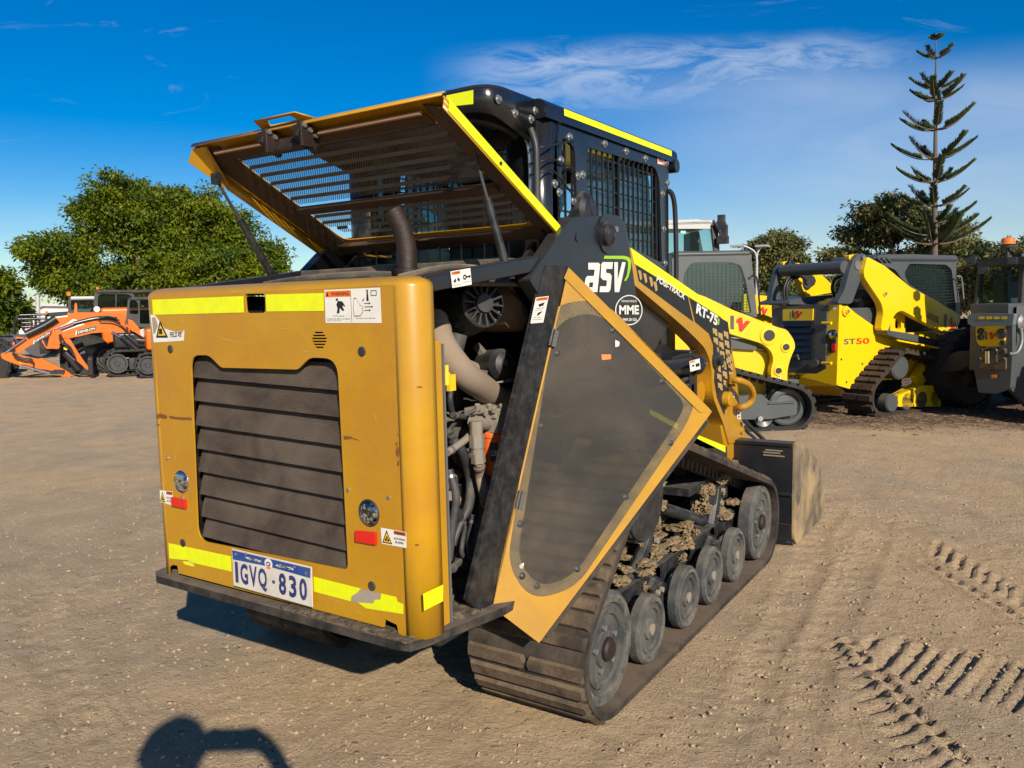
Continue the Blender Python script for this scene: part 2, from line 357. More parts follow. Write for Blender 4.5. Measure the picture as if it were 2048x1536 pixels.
def fastmesh(name, vs, fs, mats, parent=None, M=None, mi=None, smooth=False):
    """numpy verts (n,3) and quads/tris (k,4|3)"""
    me = bpy.data.meshes.new(name); n = len(vs); k, q = fs.shape
    me.vertices.add(n); me.vertices.foreach_set('co', np.asarray(vs, dtype=np.float32).ravel())
    me.loops.add(k * q); me.loops.foreach_set('vertex_index', fs.astype(np.int32).ravel())
    me.polygons.add(k); me.polygons.foreach_set('loop_start', np.arange(0, k * q, q, dtype=np.int32)); me.polygons.foreach_set('loop_total', np.full(k, q, dtype=np.int32))
    if mi is not None: me.polygons.foreach_set('material_index', mi.astype(np.int32))
    me.polygons.foreach_set('use_smooth', np.full(k, smooth)); me.update(calc_edges=True); me.validate()
    return link(name, me, mats, parent, 0, M)
# ---------------------------------------------------------------- ground: one sheet to the horizon, fine where the camera stands
def axis_pts(a, b, step, far, g=1.13):
    c = list(np.arange(a, b + 1e-6, step)); s = step; x = b; hi = []
    while x < far: s = min(s * g, 60); x += s; hi.append(x)
    s = step; x = a; lo = []
    while x > -far: s = min(s * g, 60); x -= s; lo.append(x)
    return np.array(lo[::-1] + c + hi)
def vnoise(X, Y, sc, seed, octs=4, rough=.55):
    """value noise on numpy arrays"""
    r = np.random.default_rng(seed); T = r.random((256, 256)); out = np.zeros_like(X); a = 1.0; tot = 0
    for o in range(octs):
        x = X * sc + 17.3 * o + 1000; y = Y * sc + 5.1 * o + 1000; xi = np.floor(x).astype(int); yi = np.floor(y).astype(int); fx = x - xi; fy = y - yi
        fx = fx * fx * (3 - 2 * fx); fy = fy * fy * (3 - 2 * fy); g = lambda i, j: T[(xi + i) % 256, (yi + j) % 256]
        out += a * ((g(0, 0) * (1 - fx) + g(1, 0) * fx) * (1 - fy) + (g(0, 1) * (1 - fx) + g(1, 1) * fx) * fy - .5); tot += a; a *= rough; sc *= 2.03
    return out / tot
GX = axis_pts(-2.2, 3.6, .016, 1500); GY = axis_pts(-1.2, 4.6, .016, 1500)
XX, YY = np.meshgrid(GX, GY, indexing='xy')
def ground_height(XX, YY):
    near = np.clip(1.3 - np.hypot(XX - .8, YY - 1.5) / 18, 0, 1)
    H = vnoise(XX, YY, .35, 1, 3) * .05 * near + vnoise(XX, YY, 2.2, 2, 4) * .018 * near
    fine = near * (np.abs(XX - .7) < 4) * (np.abs(YY - 1.7) < 4)
    H += vnoise(XX, YY, 14, 3, 4, .7) * .012 * fine
    H += np.maximum(vnoise(XX, YY, 30, 4, 2, .7), .12) * .012 * fine
    # pressed tread ribs
    def ribs(ends, wd=.016, dp=.020, rim=.007):
        nonlocal H; dp *= .50; rim *= .9
        for (x0, y0, x1, y1) in ends:
            a = np.array((x0, y0)); b = np.array((x1, y1)); sel = (XX > min(x0, x1) - .12) & (XX < max(x0, x1) + .12) & (YY > min(y0, y1) - .12) & (YY < max(y0, y1) + .12)
            X = XX[sel]; Y = YY[sel]; X = X + vnoise(X, Y, 12, 8, 2) * .008; Y = Y + vnoise(X, Y, 11, 9, 2) * .008
            d = b - a; t = np.clip(((X - a[0]) * d[0] + (Y - a[1]) * d[1]) / (d @ d), 0, 1)
            r = np.hypot(X - a[0] - t * d[0], Y - a[1] - t * d[1]); k = .8 + .4 * (vnoise(X, Y, 6, 5, 2) + .5)
            H[sel] += k * (-dp * np.exp(-(r / wd) ** 2) + rim * np.exp(-((r - wd * 2.1) / (wd * .9)) ** 2))
    g = lambda x, y: tuple(P(x, y, 'z', 0))[:2]
    band = []   # wheel track crossing the lower right corner
    lo = [(1722, 1316), (1758, 1352), (1792, 1368), (1822, 1374), (1861, 1385), (1888, 1394), (1928, 1402), (1957, 1408), (1995, 1418), (2024, 1428), (2062, 1440), (2096, 1452), (2130, 1464)]
    hi = [(1752, 1282), (1808, 1284), (1848, 1300), (1876, 1312), (1920, 1310), (1950, 1318), (1990, 1324), (2012, 1330), (2050, 1338), (2080, 1346), (2112, 1356), (2140, 1366), (2170, 1376)]
    for a, b in zip(lo, hi): band.append(g(*a) + g(*b))
    ribs(band, .015, .026, .009)
    c = [(1698, 1290), (1712, 1310), (1730, 1332), (1748, 1350), (1768, 1370), (1786, 1392), (1806, 1414), (1828, 1436), (1850, 1456), (1872, 1476), (1896, 1500), (1920, 1524), (1944, 1546)]
    ribs([g(x, y) + g(x - 48 - i * 4, y + 12 + i) for i, (x, y) in enumerate(c)], .011, .015, .006)
    ribs([g(*a) + g(*b) for a, b in zip(c, c[1:])], .016, .022, .012)
    lu = [(1875 + i * 24, 1090 + i * 14) for i in range(8)]
    ribs([g(x, y) + g(x - 6, y + 26) for x, y in lu], .016, .020, .008); ribs([g(x - 34, y + 34) + g(x - 8, y + 50) for x, y in lu], .016, .018, .008)
    ribs([g(1655 + 5 * i, 1190 - 13 * i) + g(1662 + 5 * i, 1185 - 13 * i) for i in range(9)], .012, .014, .006)
    ribs([g(1590 - 9 * i, 1300 + 30 * i) + g(1584 - 9 * i, 1322 + 30 * i) for i in range(6)], .008, .010, .004)
    ribs([g(60 + 26 * i, 1470 - 12 * i) + g(100 + 26 * i, 1520 - 10 * i) for i in range(7)], .012, .008, .004)
    ribs([g(1500 - 12 * i, 1180 + 17 * i) + g(1640 - 12 * i, 1205 + 17 * i) for i in range(18)], .012, .004, .002)
    for (a, b_, off) in (((1480, 1500), (1660, 1010), 0), ((1560, 1530), (1760, 1060), 0), ((60, 1300), (330, 960), 0), ((200, 1500), (20, 1100), 0), ((1120, 1530), (1300, 1420), 0), ((1900, 1180), (1560, 1120), 0), ((2040, 1110), (1700, 1030), 0)):
        p0, p1 = np.array(g(*a)), np.array(g(*b_)); d = (p1 - p0) / np.linalg.norm(p1 - p0); L_ = np.linalg.norm(p1 - p0); sx = (XX - p0[0]) * d[0] + (YY - p0[1]) * d[1]; tx = (XX - p0[0]) * -d[1] + (YY - p0[1]) * d[0] + vnoise(XX, YY, 1.3, 31, 2) * .10
        k = np.clip(np.minimum(sx + .1, L_ - sx + .1) / .25, 0, 1) * near; H += k * (-.004 * np.exp(-(tx / .075) ** 4) + .004 * np.exp(-((np.abs(tx) - .105) / .03) ** 2) + .003 * np.exp(-(tx / .075) ** 4) * np.sin(sx / .022 + np.abs(tx) * 30))
    # flat where the belts and the bucket stand
    for (x0, x1, y0, y1) in ((.36, .86, .5, 2.75), (-.86, -.36, .5, 2.75)):
        k = np.clip(1.0 - np.maximum(np.maximum(x0 - XX, XX - x1), np.maximum(y0 - YY, YY - y1)) / .1, 0, 1); H = H * (1 - k) + k * (.004 + np.clip(H, -.006, .006))
    return H
HH = ground_height(XX, YY)
ny, nx = XX.shape; idx = np.arange(nx * ny).reshape(ny, nx)
gf = np.stack([idx[:-1, :-1], idx[:-1, 1:], idx[1:, 1:], idx[1:, :-1]], -1).reshape(-1, 4)
def gravel_mat():
    m, t, b, o = newmat('gravel_ground'); tc = nd(t, 'ShaderNodeTexCoord').outputs['Object']
    big = noi(t, tc, .55, 7, .62, .6); med = noi(t, tc, 3.2, 8, .66, .4); fin = noi(t, tc, 38, 6, .75); gr = noi(t, tc, 150, 3, .8)
    mr = lambda x, a, b_, c=0.0, d=1.0: nd(t, 'ShaderNodeMapRange', {0: x, 1: a, 2: b_, 3: c, 4: d}).outputs[0]
    c = mixc(t, mr(big, .40, .62), (.62, .445, .255), (.50, .385, .25))      # sandy / greyer gravel
    c = mixc(t, mr(med, .48, .68, 0, .55), c, (.74, .54, .33))
    c = mixc(t, mr(med, .46, .30, 0, .45), c, (.36, .27, .185))
    c = mixc(t, mr(fin, .42, .22, 0, .75), c, (.15, .11, .075))
    c = mixc(t, mr(noi(t, tc, 95, 3, .8), .44, .30, 0, .6), c, (.24, .18, .12)); c = mixc(t, mr(fin, .60, .76, 0, .7), c, (.66, .53, .37))
    vo = nd(t, 'ShaderNodeTexVoronoi', {'Vector': tc, 'Scale': 75.0}); cell = nd(t, 'ShaderNodeSeparateColor', {0: vo.outputs['Color']}).outputs[0]
    stn = mth(t, 'MULTIPLY', mr(cell, .80, .84), mr(vo.outputs['Distance'], .40, .30))
    c = mixc(t, mth(t, 'MULTIPLY', stn, .3), c, (.52, .42, .30))
    vo2 = nd(t, 'ShaderNodeTexVoronoi', {'Vector': tc, 'Scale': 28.0}); cell2 = nd(t, 'ShaderNodeSeparateColor', {0: vo2.outputs['Color']}).outputs[1]
    stn2 = mth(t, 'MULTIPLY', mr(cell2, .90, .92), mr(vo2.outputs['Distance'], .30, .22)); c = mixc(t, mth(t, 'MULTIPLY', stn2, .6), c, (.34, .30, .25))
    # wood-chip mulch strip under the parked yellow machines
    s = nd(t, 'ShaderNodeSeparateXYZ', {0: tc})
    q = mth(t, 'ADD', mth(t, 'MULTIPLY', s.outputs[0], -.42), mth(t, 'ADD', s.outputs[1], mth(t, 'MULTIPLY_ADD', noi(t, tc, 1.2, 5, .6), 1.6, -.8)))
    mk = mth(t, 'MULTIPLY', mth(t, 'MULTIPLY', mr(q, 7.0, 7.9), mr(q, 18, 14)), mr(s.outputs[0], -3.0, -1.0))
    mc = mixc(t, mr(noi(t, tc, 22, 6, .8), .38, .62), (.055, .030, .020), (.23, .15, .10)); c = mixc(t, mth(t, 'MULTIPLY', mk, mr(noi(t, tc, 9, 5, .7), .3, .5)), c, mc)
    t.links.new(c, b.inputs['Base Color']); b.inputs['Roughness'].default_value = .95; b.inputs['Specular IOR Level'].default_value = .15
    h = mth(t, 'ADD', mth(t, 'MULTIPLY', fin, 1.0), mth(t, 'ADD', mth(t, 'MULTIPLY', gr, .35), mth(t, 'ADD', mth(t, 'MULTIPLY', stn, .5), mth(t, 'MULTIPLY', stn2, .9))))
    bp = nd(t, 'ShaderNodeBump', {'Height': h, 'Strength': 1.0, 'Distance': .028}); t.links.new(bp.outputs[0], b.inputs['Normal'])
    return m
GM = gravel_mat()
gnd = fastmesh('ground', np.stack([XX.ravel(), YY.ravel(), HH.ravel()], 1), gf, [GM], smooth=True); tag(gnd, kind='structure')
def gz(x, y):
    i = min(max(np.searchsorted(GX, x), 0), nx - 1); j = min(max(np.searchsorted(GY, y), 0), ny - 1); return float(HH[j, i])
# loose stones near the camera
def stones(name, n, place, smin, smax, mat, flat=.6, kindlabel=None):
    vs = []; fs = []
    base = np.array([(1, 0, 0), (-1, 0, 0), (0, 1, 0), (0, -1, 0), (0, 0, 1), (0, 0, -1)], float)
    tri = np.array([(0, 2, 4), (2, 1, 4), (1, 3, 4), (3, 0, 4), (2, 0, 5), (1, 2, 5), (3, 1, 5), (0, 3, 5)])
    for i in range(n):
        x, y = place(); s = smin + (smax - smin) * rng.random() ** 3; q = base * (rng.random((6, 1)) * .7 + .65) * s * np.array((1, .75, flat)); a = rng.random() * 6.28
        rot = np.array(((math.cos(a), -math.sin(a), 0), (math.sin(a), math.cos(a), 0), (0, 0, 1))); q = q @ rot.T + np.array((x, y, gz(x, y) + s * flat * .35)); fs.append(tri + 6 * i); vs.append(q)
    return fastmesh(name, np.concatenate(vs), np.concatenate(fs), [mat])
STN = paint('stone_grey', (.42, .31, .20), .95, .5, (.34, .25, .16), 3, updust=0, col2=(.28, .21, .145), sc2=14)
def place_near():
    while True:
        r_ = .6 + 7.5 * rng.random() ** 1.4; a = R(123 + (rng.random() - .5) * 84); x = CAM.x + math.cos(a) * r_; y = CAM.y + math.sin(a) * r_
        if not (-.9 < x < .9 and .45 < y < 3.0): return x, y
o = stones('loose_gravel', 16000, place_near, .002, .013, STN); tag(o, 'loose gravel and small pebbles scattered over the sandy yard', 'gravel', kind='stuff')
CHIP = paint('mulch_chip', (.30, .20, .13), .9, .4, (.1, .06, .04), 5, updust=0, col2=(.10, .055, .035), sc2=8)
def place_mulch():
    while True:
        x = -1.8 + rng.random() * 7; y = .42 * x + 7.4 + rng.random() ** 1.6 * 5 + rng.normal() * .25
        return x, y
o = stones('wood_mulch', 9000, place_mulch, .008, .038, CHIP, .25); tag(o, 'brown wood chip mulch under the parked yellow machines', 'mulch', kind='stuff')
# ---------------------------------------------------------------- the ochre compact track loader in front
ML = root('compact_track_loader', 'dusty ochre compact track loader with its engine hood raised, in front of all the others', 'track loader', (0, 1.2, 0))
# --- undercarriage
def hull_path(circles, step):
    pts = []
    for (cy, cz, r) in circles:
        for i in range(120): a = 2 * math.pi * i / 120; pts.append((cy + r * math.cos(a), cz + r * math.sin(a)))
    pts = sorted(set(pts)); cr = lambda o, a, b: (a[0] - o[0]) * (b[1] - o[1]) - (a[1] - o[1]) * (b[0] - o[0])
    lo = []
    for p in pts:
        while len(lo) > 1 and cr(lo[-2], lo[-1], p) <= 0: lo.pop()
        lo.append(p)
    up = []
    for p in reversed(pts):
        while len(up) > 1 and cr(up[-2], up[-1], p) <= 0: up.pop()
        up.append(p)
    h = lo[:-1] + up[:-1]; h = [Vector(p) for p in h]; n = len(h); Ls = [(h[(i + 1) % n] - h[i]).length for i in range(n)]; T = sum(Ls); k = int(round(T / step)); out = []
    for j in range(k):
        s = T * j / k; i = 0
        while s > Ls[i]: s -= Ls[i]; i += 1
        out.append(h[i].lerp(h[(i + 1) % n], s / Ls[i]))
    return out
def belt(parent, x0, x1, circles, pitch, th=.022, lug=.016, mat=None, name='rubber_track', inner=True, split=3, lugmat=None, steps=2):
    """rubber belt: band, tread bars broken into offset blocks, inner drive teeth"""
    path = hull_path(circles, pitch / steps); n = len(path); mb = MB(); xs = (x0, x1)
    nor = []
    for i in range(n):
        t = path[(i + 1) % n] - path[i - 1]; nor.append(Vector((t.y, -t.x)).normalized())   # outward for a CCW hull
    ring = lambda x, d: [Vector((x, path[i].x + nor[i].x * d, path[i].y + nor[i].y * d)) for i in range(n)]
    A, B, C, D = ring(x0, 0), ring(x1, 0), ring(x1, th), ring(x0, th)
    for p, q in ((A, B), (B, C), (C, D), (D, A)):
        mb.add(p + q, [(i, (i + 1) % n, n + (i + 1) % n, n + i) for i in range(n)], 0, True)
    W = x1 - x0; k = n // steps
    for j in range(k):
        i = j * steps; p = path[i]; nn = nor[i]; tt = Vector((-nn.y, nn.x)); hw = pitch * .385
        cuts = [0.0] + [(q + (.5 if j % 2 else .0) + rng.normal() * .03) / split for q in range(1 if not j % 2 else 0, split + 1)] if rng.random() < .6 else [0.0]
        cuts = sorted(set([c for c in cuts if 0 <= c < .97] + [1.0]))
        for a, b in zip(cuts, cuts[1:]):
            if b - a < .03: continue
            xa = x0 + W * a + (.0015 if a > 0 else .006); xb = x0 + W * b - (.0015 if b < 1 else .006); hh = lug * (1 + rng.normal() * .05)
            bot = [(xa, -hw), (xb, -hw), (xb, hw), (xa, hw)]; ins = .16
            if split > 1 and b - a > .1:  # hexagonal block ends
                e = min(.010, W * (b - a) * .2); bot = [(xa + (e if a > 0 else 0), -hw), (xb - (e if b < 1 else 0), -hw), (xb, 0), (xb - (e if b < 1 else 0), hw), (xa + (e if a > 0 else 0), hw), (xa, 0)]
            cx_ = (xa + xb) / 2; vs = []
            for dd, sc in ((th - .002, 1.0), (th + hh, 1 - ins)):
                for (x, s) in bot:
                    xx = cx_ + (x - cx_) * (1 - (1 - sc) * .25); ss = s * sc; q = p + nn * dd + tt * ss; vs.append((xx, q.x, q.y))
            m_ = len(bot); mb.add(vs, [list(range(m_, 2 * m_))] + [(q, (q + 1) % m_, m_ + (q + 1) % m_, m_ + q) for q in range(m_)], 1)
        if inner and steps:
            for fx in inner:
                xa, xb = x0 + W * fx - .018, x0 + W * fx + .018; vs = []
                for dd, s in ((0, hw), (-.042, hw * .35)):
                    for (x, q) in ((xa, -s), (xb, -s), (xb, s), (xa, s)): r_ = p + nn * -abs(dd) + tt * q; vs.append((x, r_.x, r_.y))
                mb.add(vs, [(4, 5, 6, 7)] + [(q, (q + 1) % 4, 4 + (q + 1) % 4, 4 + q) for q in range(4)], 2)
    o = mb.build(name, mat or [RUB, RUBT, PLA], parent); return o
CIRC = [(.718, .236, .200), (2.53, .236, .200), (1.18, .655, .215)]
def road_wheel(name, parent, x, y, z, r, w, side, big=False):
    """side +1 faces +x. rubber rim, dished disc, hub with bolts"""
    mb = MB(); ax = (side, 0, 0); c = Vector((x, y, z)) - Vector((side * w, 0, 0))
    mb.lathe(c, ax, [(r * .25, 0), (r - .012, 0), (r, .010), (r, w - .012), (r - .007, w - .003), (r - .012, w)], 40, 0)
    mb.lathe(c, ax, [(r - .012, w), (r * .80, w), (r * .79, w - .005)], 40, 1)
    mb.lathe(c, ax, [(r * .79, w - .005), (r * .77, w - .012), (r * .70, w - .014), (r * .69, w - .006), (r * .60, w - .006), (r * .58, w - .016), (r * .32, w - .018), (r * .31, w - .008), (r * .24, w - .006), (0, w - .005)], 40, 2)
    o = mb.build(name, [WHEELM, WHEELR, WHEELM], parent)
    hb = MB()
    if big:
        hb.lathe(c, ax, [(.040, w - .018), (.040, w + .006), (.032, w + .014), (.016, w + .016), (0, w + .018)], 20, 0)
        for i in range(5): a = 2 * math.pi * i / 5 + .4; hb.bolt(c + Vector((side * (w - .016), math.cos(a) * .075, math.sin(a) * .075)), ax, .011, .012, 1)
        for i in range(3): a = 2 * math.pi * i / 3 + .1; hb.bolt(c + Vector((side * (w - .012), math.cos(a) * .135, math.sin(a) * .135)), ax, .006, .006, 1)
    else:
        hb.lathe(c, ax, [(.022, w - .010), (.022, w + .001), (.012, w + .003), (0, w + .003)], 16, 0)
    hb.build('hub', [RUST if big else CAST, BOLT], o)
    return o
UC = MB()
for s in (1, -1):
    a, b = (.375, .832) if s > 0 else (-.832, -.375)
    belt(ML, a, b, CIRC, .058, inner=(.33, .67), split=2)
    XO = .800 * s
    for (y, r, big) in ((.718, .197, 1), (2.53, .197, 1)): road_wheel('idler_wheel', ML, XO, y, .236, r, .075, s, True)
    for y in (1.105, 1.490, 1.800, 2.143): road_wheel('bogie_wheel', ML, XO - .004 * s, y, .165, .131, .055, s)
    for (y, r) in ((.718, .197), (2.53, .197)): road_wheel('idler_wheel', ML, XO - .22 * s, y, .236, r, .05, s, False)
    for y in (.93, 1.27, 1.64, 1.98, 2.30): road_wheel('bogie_wheel', ML, XO - .155 * s, y, .165, .131, .045, s)
    for y in (1.105, 1.490, 1.800, 2.143): road_wheel('bogie_wheel', ML, XO - .30 * s, y, .165, .131, .045, s)
    # drive sprocket
    mb = MB(); mb.lathe((.45 * s, 1.18, .655), (s, 0, 0), [(0, 0), (.17, 0), (.17, .03), (.05, .03), (.05, .26), (.17, .26), (.17, .29), (0, .29)], 28, 0)
    for i in range(16): q = 2 * math.pi * i / 16; mb.cyl((.46 * s, 1.18 + .165 * math.cos(q), .655 + .165 * math.sin(q)), (.73 * s, 1.18 + .165 * math.cos(q), .655 + .165 * math.sin(q)), .018, 8)
    mb.build('drive_sprocket', [BLKD], ML)
    f = MB()   # track frame: rails, axles, torsion arms, brackets
    f.bb(.49 * s, .545 * s, .95, 2.52, .25, .33); f.bb(.655 * s, .70 * s, .85, 2.46, .235, .315)
    f.bb(.40 * s, .46 * s, .75, 2.50, .36, .44)
    for y in (1.0, 1.38, 1.72, 2.05): f.cyl((.40 * s, y, .285), (.70 * s, y, .285), .03, 12)
    for y in (1.105, 1.49, 1.8, 2.143): f.cyl((.45 * s, y, .165), (.79 * s, y, .165), .018, 10)
    for (y0, z0, y1, z1) in ((1.105, .165, 1.30, .28), (1.49, .165, 1.30, .28), (1.80, .165, 1.97, .28), (2.143, .165, 1.97, .28)):
        f.tube([(.715 * s, y0, z0), (.715 * s, y1, z1)], .026, 8)
    for y in (1.12, 1.30): f.cyl((.2 * s, y, .47), (.62 * s, y, .47), .035, 14)
    f.cyl((.2 * s, 1.55, .50), (.60 * s, 1.55, .50), .04, 14); f.cyl((.2 * s, 1.42, .37), (.62 * s, 1.42, .37), .032, 14)
    f.tube([(.50 * s, 1.62, .52), (.68 * s, 1.98, .36)], .028, 12); f.tube([(.66 * s, 1.20, .30), (.66 * s, 1.36, .42), (.66 * s, 1.42, .60), (.60 * s, 1.45, .72)], [.03, .028, .026, .03], 8)
    f.tube([(.66 * s, 2.12, .30), (.66 * s, 2.20, .42), (.64 * s, 2.26, .56)], [.04, .032, .05], 8)
    f.bb(.60 * s, .68 * s, 2.02, 2.34, .40, .50); f.bb(.45 * s, .66 * s, 1.85, 2.42, .50, .54)
    f.bb(.735 * s, .755 * s, 1.21, 1.31, .14, .28); f.bb(.735 * s, .755 * s, 1.93, 2.01, .14, .27)
    for y in (1.24, 1.28): f.bolt((.755 * s, y, .26), (s, 0, 0), .012, .012, 1)
    for k in range(5): f.bolt((.69 * s, 1.36 + .02 * k, .35 + .075 * k), (s, 0, 0), .014, .014, 1)
    for k in range(4): f.bolt((.69 * s, 2.18 + .02 * k, .34 + .06 * k), (s, 0, 0), .014, .014, 1)
    f.build('track_frame', [BLKD, CAST], ML, .003)
    g = MB(); sd = 0
    for i in range(60):
        sd += 1; y = 1.0 + rng.random() * 1.45; z = .33 + (.03 if rng.random() < .6 else .0); x = (.48 + rng.random() * .24) * s
        blob(g, (x, y, z + rng.random() * .02), (.018 + .022 * rng.random(), .026 + .04 * rng.random(), .008 + .008 * rng.random()), sd, 0, .5, 3, 2.6)
    for (y0, z0, y1, z1, n) in ((1.30, .25, 1.40, .42, 14), (1.12, .22, 1.36, .30, 22), (1.52, .24, 1.80, .31, 22), (1.7, .3, 2.0, .43, 26), (1.95, .48, 2.42, .555, 40), (1.32, .42, 1.46, .68, 22), (2.16, .30, 2.28, .52, 18)):
        for i in range(int(n * .6)):
            sd += 1; t = rng.random(); q = .010 + .018 * rng.random(); blob(g, ((.67 + rng.normal() * .025) * s, y0 + (y1 - y0) * t + rng.normal() * .012, z0 + (z1 - z0) * t + rng.normal() * .014), (q, q * 1.3, q * .85), sd, 0, .8, 3, 3.2)
    tag(g.build('caked_mud', [MUD], ML), kind='stuff')
# belly, chassis tub and the inner sides
b = MB()
b.bb(-.36, .36, .30, 2.45, .36, .80); b.bb(-.37, -.33, .25, 2.5, .36, 1.0); b.bb(.33, .37, .95, 2.5, .36, 1.0); b.bb(-.50, .50, .95, 2.35, .80, .98)
b.build('chassis', [BLKD], ML, .006)
# --- step plate under the rear door
ol = [P(315, 1150, 'z', .455), P(332, 1138, 'z', .455), P(430, 1140, 'z', .455)]
a0 = P(315, 1152, 'z', .455); a1 = P(800, 1300, 'z', .455); a2 = P(835, 1303, 'z', .455); a3 = P(1003, 1226, 'z', .455)
sp = [(a0.x, a0.y - .0), (a0.x + .04, a0.y - .045), (a1.x - .02, a0.y - .06), (a1.x + .03, a0.y - .045), (a2.x + .01, a2.y - .01), (a3.x, a3.y), (a3.x - .01, .55), (-a3.x, .55), (-a3.x - .02, a3.y)]
sp = [(-.645, .04), (-.635, -.005), (-.59, -.032), (.52, -.032), (.565, -.02), (.585, .03), (.645, .33), (.64, .56), (-.66, .56), (-.69, .33)]
plate('step_plate', [sp], .026, [paint('trodden_plate', (.012, .012, .013), .5, .6, (.15, .115, .08), 9, updust=.95, bump=.4)], ML, Matrix.Translation((0, 0, .472)), .006)
mb = MB()
for i in range(70):
    t = rng.random(); blob(mb, (.05 + .50 * t, -.02 + .04 * rng.random(), .488), (.012 + .02 * rng.random(), .010 + .012 * rng.random(), .006), i + 300, 0, .5, 2, 2.5)
for i in range(60): blob(mb, (.40 + .18 * rng.random(), .16 + .30 * rng.random(), .488), (.014 + .03 * rng.random(), .014 + .02 * rng.random(), .008 + .012 * rng.random()), i + 400, 0, .5, 2, 2.5)
tag(mb.build('settled_dirt', [mud('grey_dirt', (.16, .125, .085), (.06, .05, .04))], ML), kind='stuff')
mb = MB(); mb.bb(-.45, .45, .25, .5, .34, .42); mb.build('rear_crossmember', [BLKD], ML, .01)
# --- rear door: shell with rounded corners, flat middle with the openings cut out
RC = .066; XC = .534; XL = .557; RZ = .030; ZC = 1.460; ZB = .512
def shell():
    mb = MB(); cols = []
    n = 8
    cols.append((-XL, -90, True))
    for i in range(n + 1): cols.append((-XL, -90 + 90 * i / n, False))
    for i in range(n + 1): cols.append((XC, 90 * i / n, False))
    cols.append((XC, 90, True))
    rows = [(z, 0, False) for z in (ZB - .03, .8, 1.1, ZC)] + [(ZC, 90 * i / n, False) for i in range(1, n + 1)] + [(ZC, 90, True)]
    G = []
    for (z0, b_, er) in rows:
        rr = []
        for (x0, a, ec) in cols:
            sa, ca, sb, cb = math.sin(R(a)), math.cos(R(a)), math.sin(R(b_)), math.cos(R(b_)); y = RC - RC * ca * cb
            x = x0 + RC * sa * cb; z = z0 + RZ * sb
            if er or ec: y = .088 if ec and not er else .15
            if er: x = x0 + (RC * sa * 0)
            rr.append((x, y, z))
        G.append(rr)
    W = len(cols); vs = [p for r_ in G for p in r_]; fs = []
    for i in range(len(rows) - 1):
        for j in range(W - 1):
            if rows[i + 1][1] == 0 and j == n + 1: continue
            fs.append((i * W + j, i * W + j + 1, (i + 1) * W + j + 1, (i + 1) * W + j))
    mb.add(vs, fs, 0, True); return mb
rd = shell().build('rear_door', [YEL], ML)
rd.modifiers.new('solid', 'SOLIDIFY').thickness = .005; rd.modifiers['solid'].offset = -1
q = lambda x, y: (lambda p: (p.x, p.z))(P(280 + x / 3.2, 540 + y / 3.2, 'y', 0)); q2 = lambda x, y: (lambda p: (p.x, p.z))(P(280 + x / 2.7676, 950 + y / 2.7676, 'y', 0))
flat = [(-XL, ZC), (XC, ZC), (XC, ZB - .03), (.51, ZB - .035), (.50, ZB + .004), (.455, ZB + .012), (.45, ZB - .014), (-.505, ZB - .014), (-.51, ZB + .012), (-.535, ZB + .012), (-XL, ZB)]
gril = rounded([q(322, 545), q(440, 545), q(520, 625), q(1010, 637), q(1085, 560), q(1262, 566), q2(1152, 527), q2(320, 362)], [.05, .02, .012, .012, .02, .075, .02, .055], 7)
hand = rounded([q(670, 152), q(800, 150), q(803, 274), q(680, 276)], .012, 4)
holes = [gril, hand]
for k in range(6):
    a = [(1112, 1172), (1100, 1184), (1094, 1194), (1098, 1192), (1106, 1184), (1118, 1174)][k]; y = 395 + k * 19
    holes.append([q(a[0], y), q(a[1], y), q(a[1] + 1, y + 10), q(a[0] + 4, y + 10)])
MXZ = frame((0, 0, 0), (1, 0, 0), (0, 0, 1), (0, -1, 0))
FY = paint('ochre_paint_flat', (.47, .245, .005), .30, .22, (.27, .17, .06), 2.2, coat=.2, updust=.0, col2=(.43, .20, .008), sc2=3, streak=.35)
plate('door_skin', [flat] + holes, .006, [FY], rd, Matrix.Translation((0, .003, 0)) @ MXZ, .0015)
# louvres behind the opening
mb = MB(); LV = perf('door_mesh', (.120, .088, .062), .0058, .30, .8, (.040, .026, .017), 5, 'XZ', False)
zs = [1.255, 1.173, 1.095, 1.012, .933, .855, .777, .70, .63]
x0, x1 = -.375, .335
for zt, zb in zip(zs, zs[1:]):
    tl = .010; zm = zt - .34 * (zt - zb)
    A = [(x0, .036, zt + tl), (x1, .036, zt - tl), (x1, .024, zm - tl), (x0, .024, zm + tl)]; B = [(x0, .024, zm + tl), (x1, .024, zm - tl), (x1, .012, zb - tl + .006), (x0, .012, zb + tl + .006)]
    mb.add(A, [(0, 1, 2, 3)], 0); mb.add(B, [(0, 1, 2, 3)], 0)
    mb.add([(x0, .012, zb + tl + .006), (x1, .012, zb - tl + .006), (x1, .052, zb - tl + .006), (x0, .052, zb + tl + .006)], [(0, 1, 2, 3)], 1)
mb.bb(x0, x1, .059, .062, .62, 1.29, 1)
mb.build('radiator_louvres', [LV, BLKD], rd)
mb = MB(); mb.bb(-.52, .52, .06, .13, .52, 1.42); mb.build('radiator_core', [BLKD], ML)
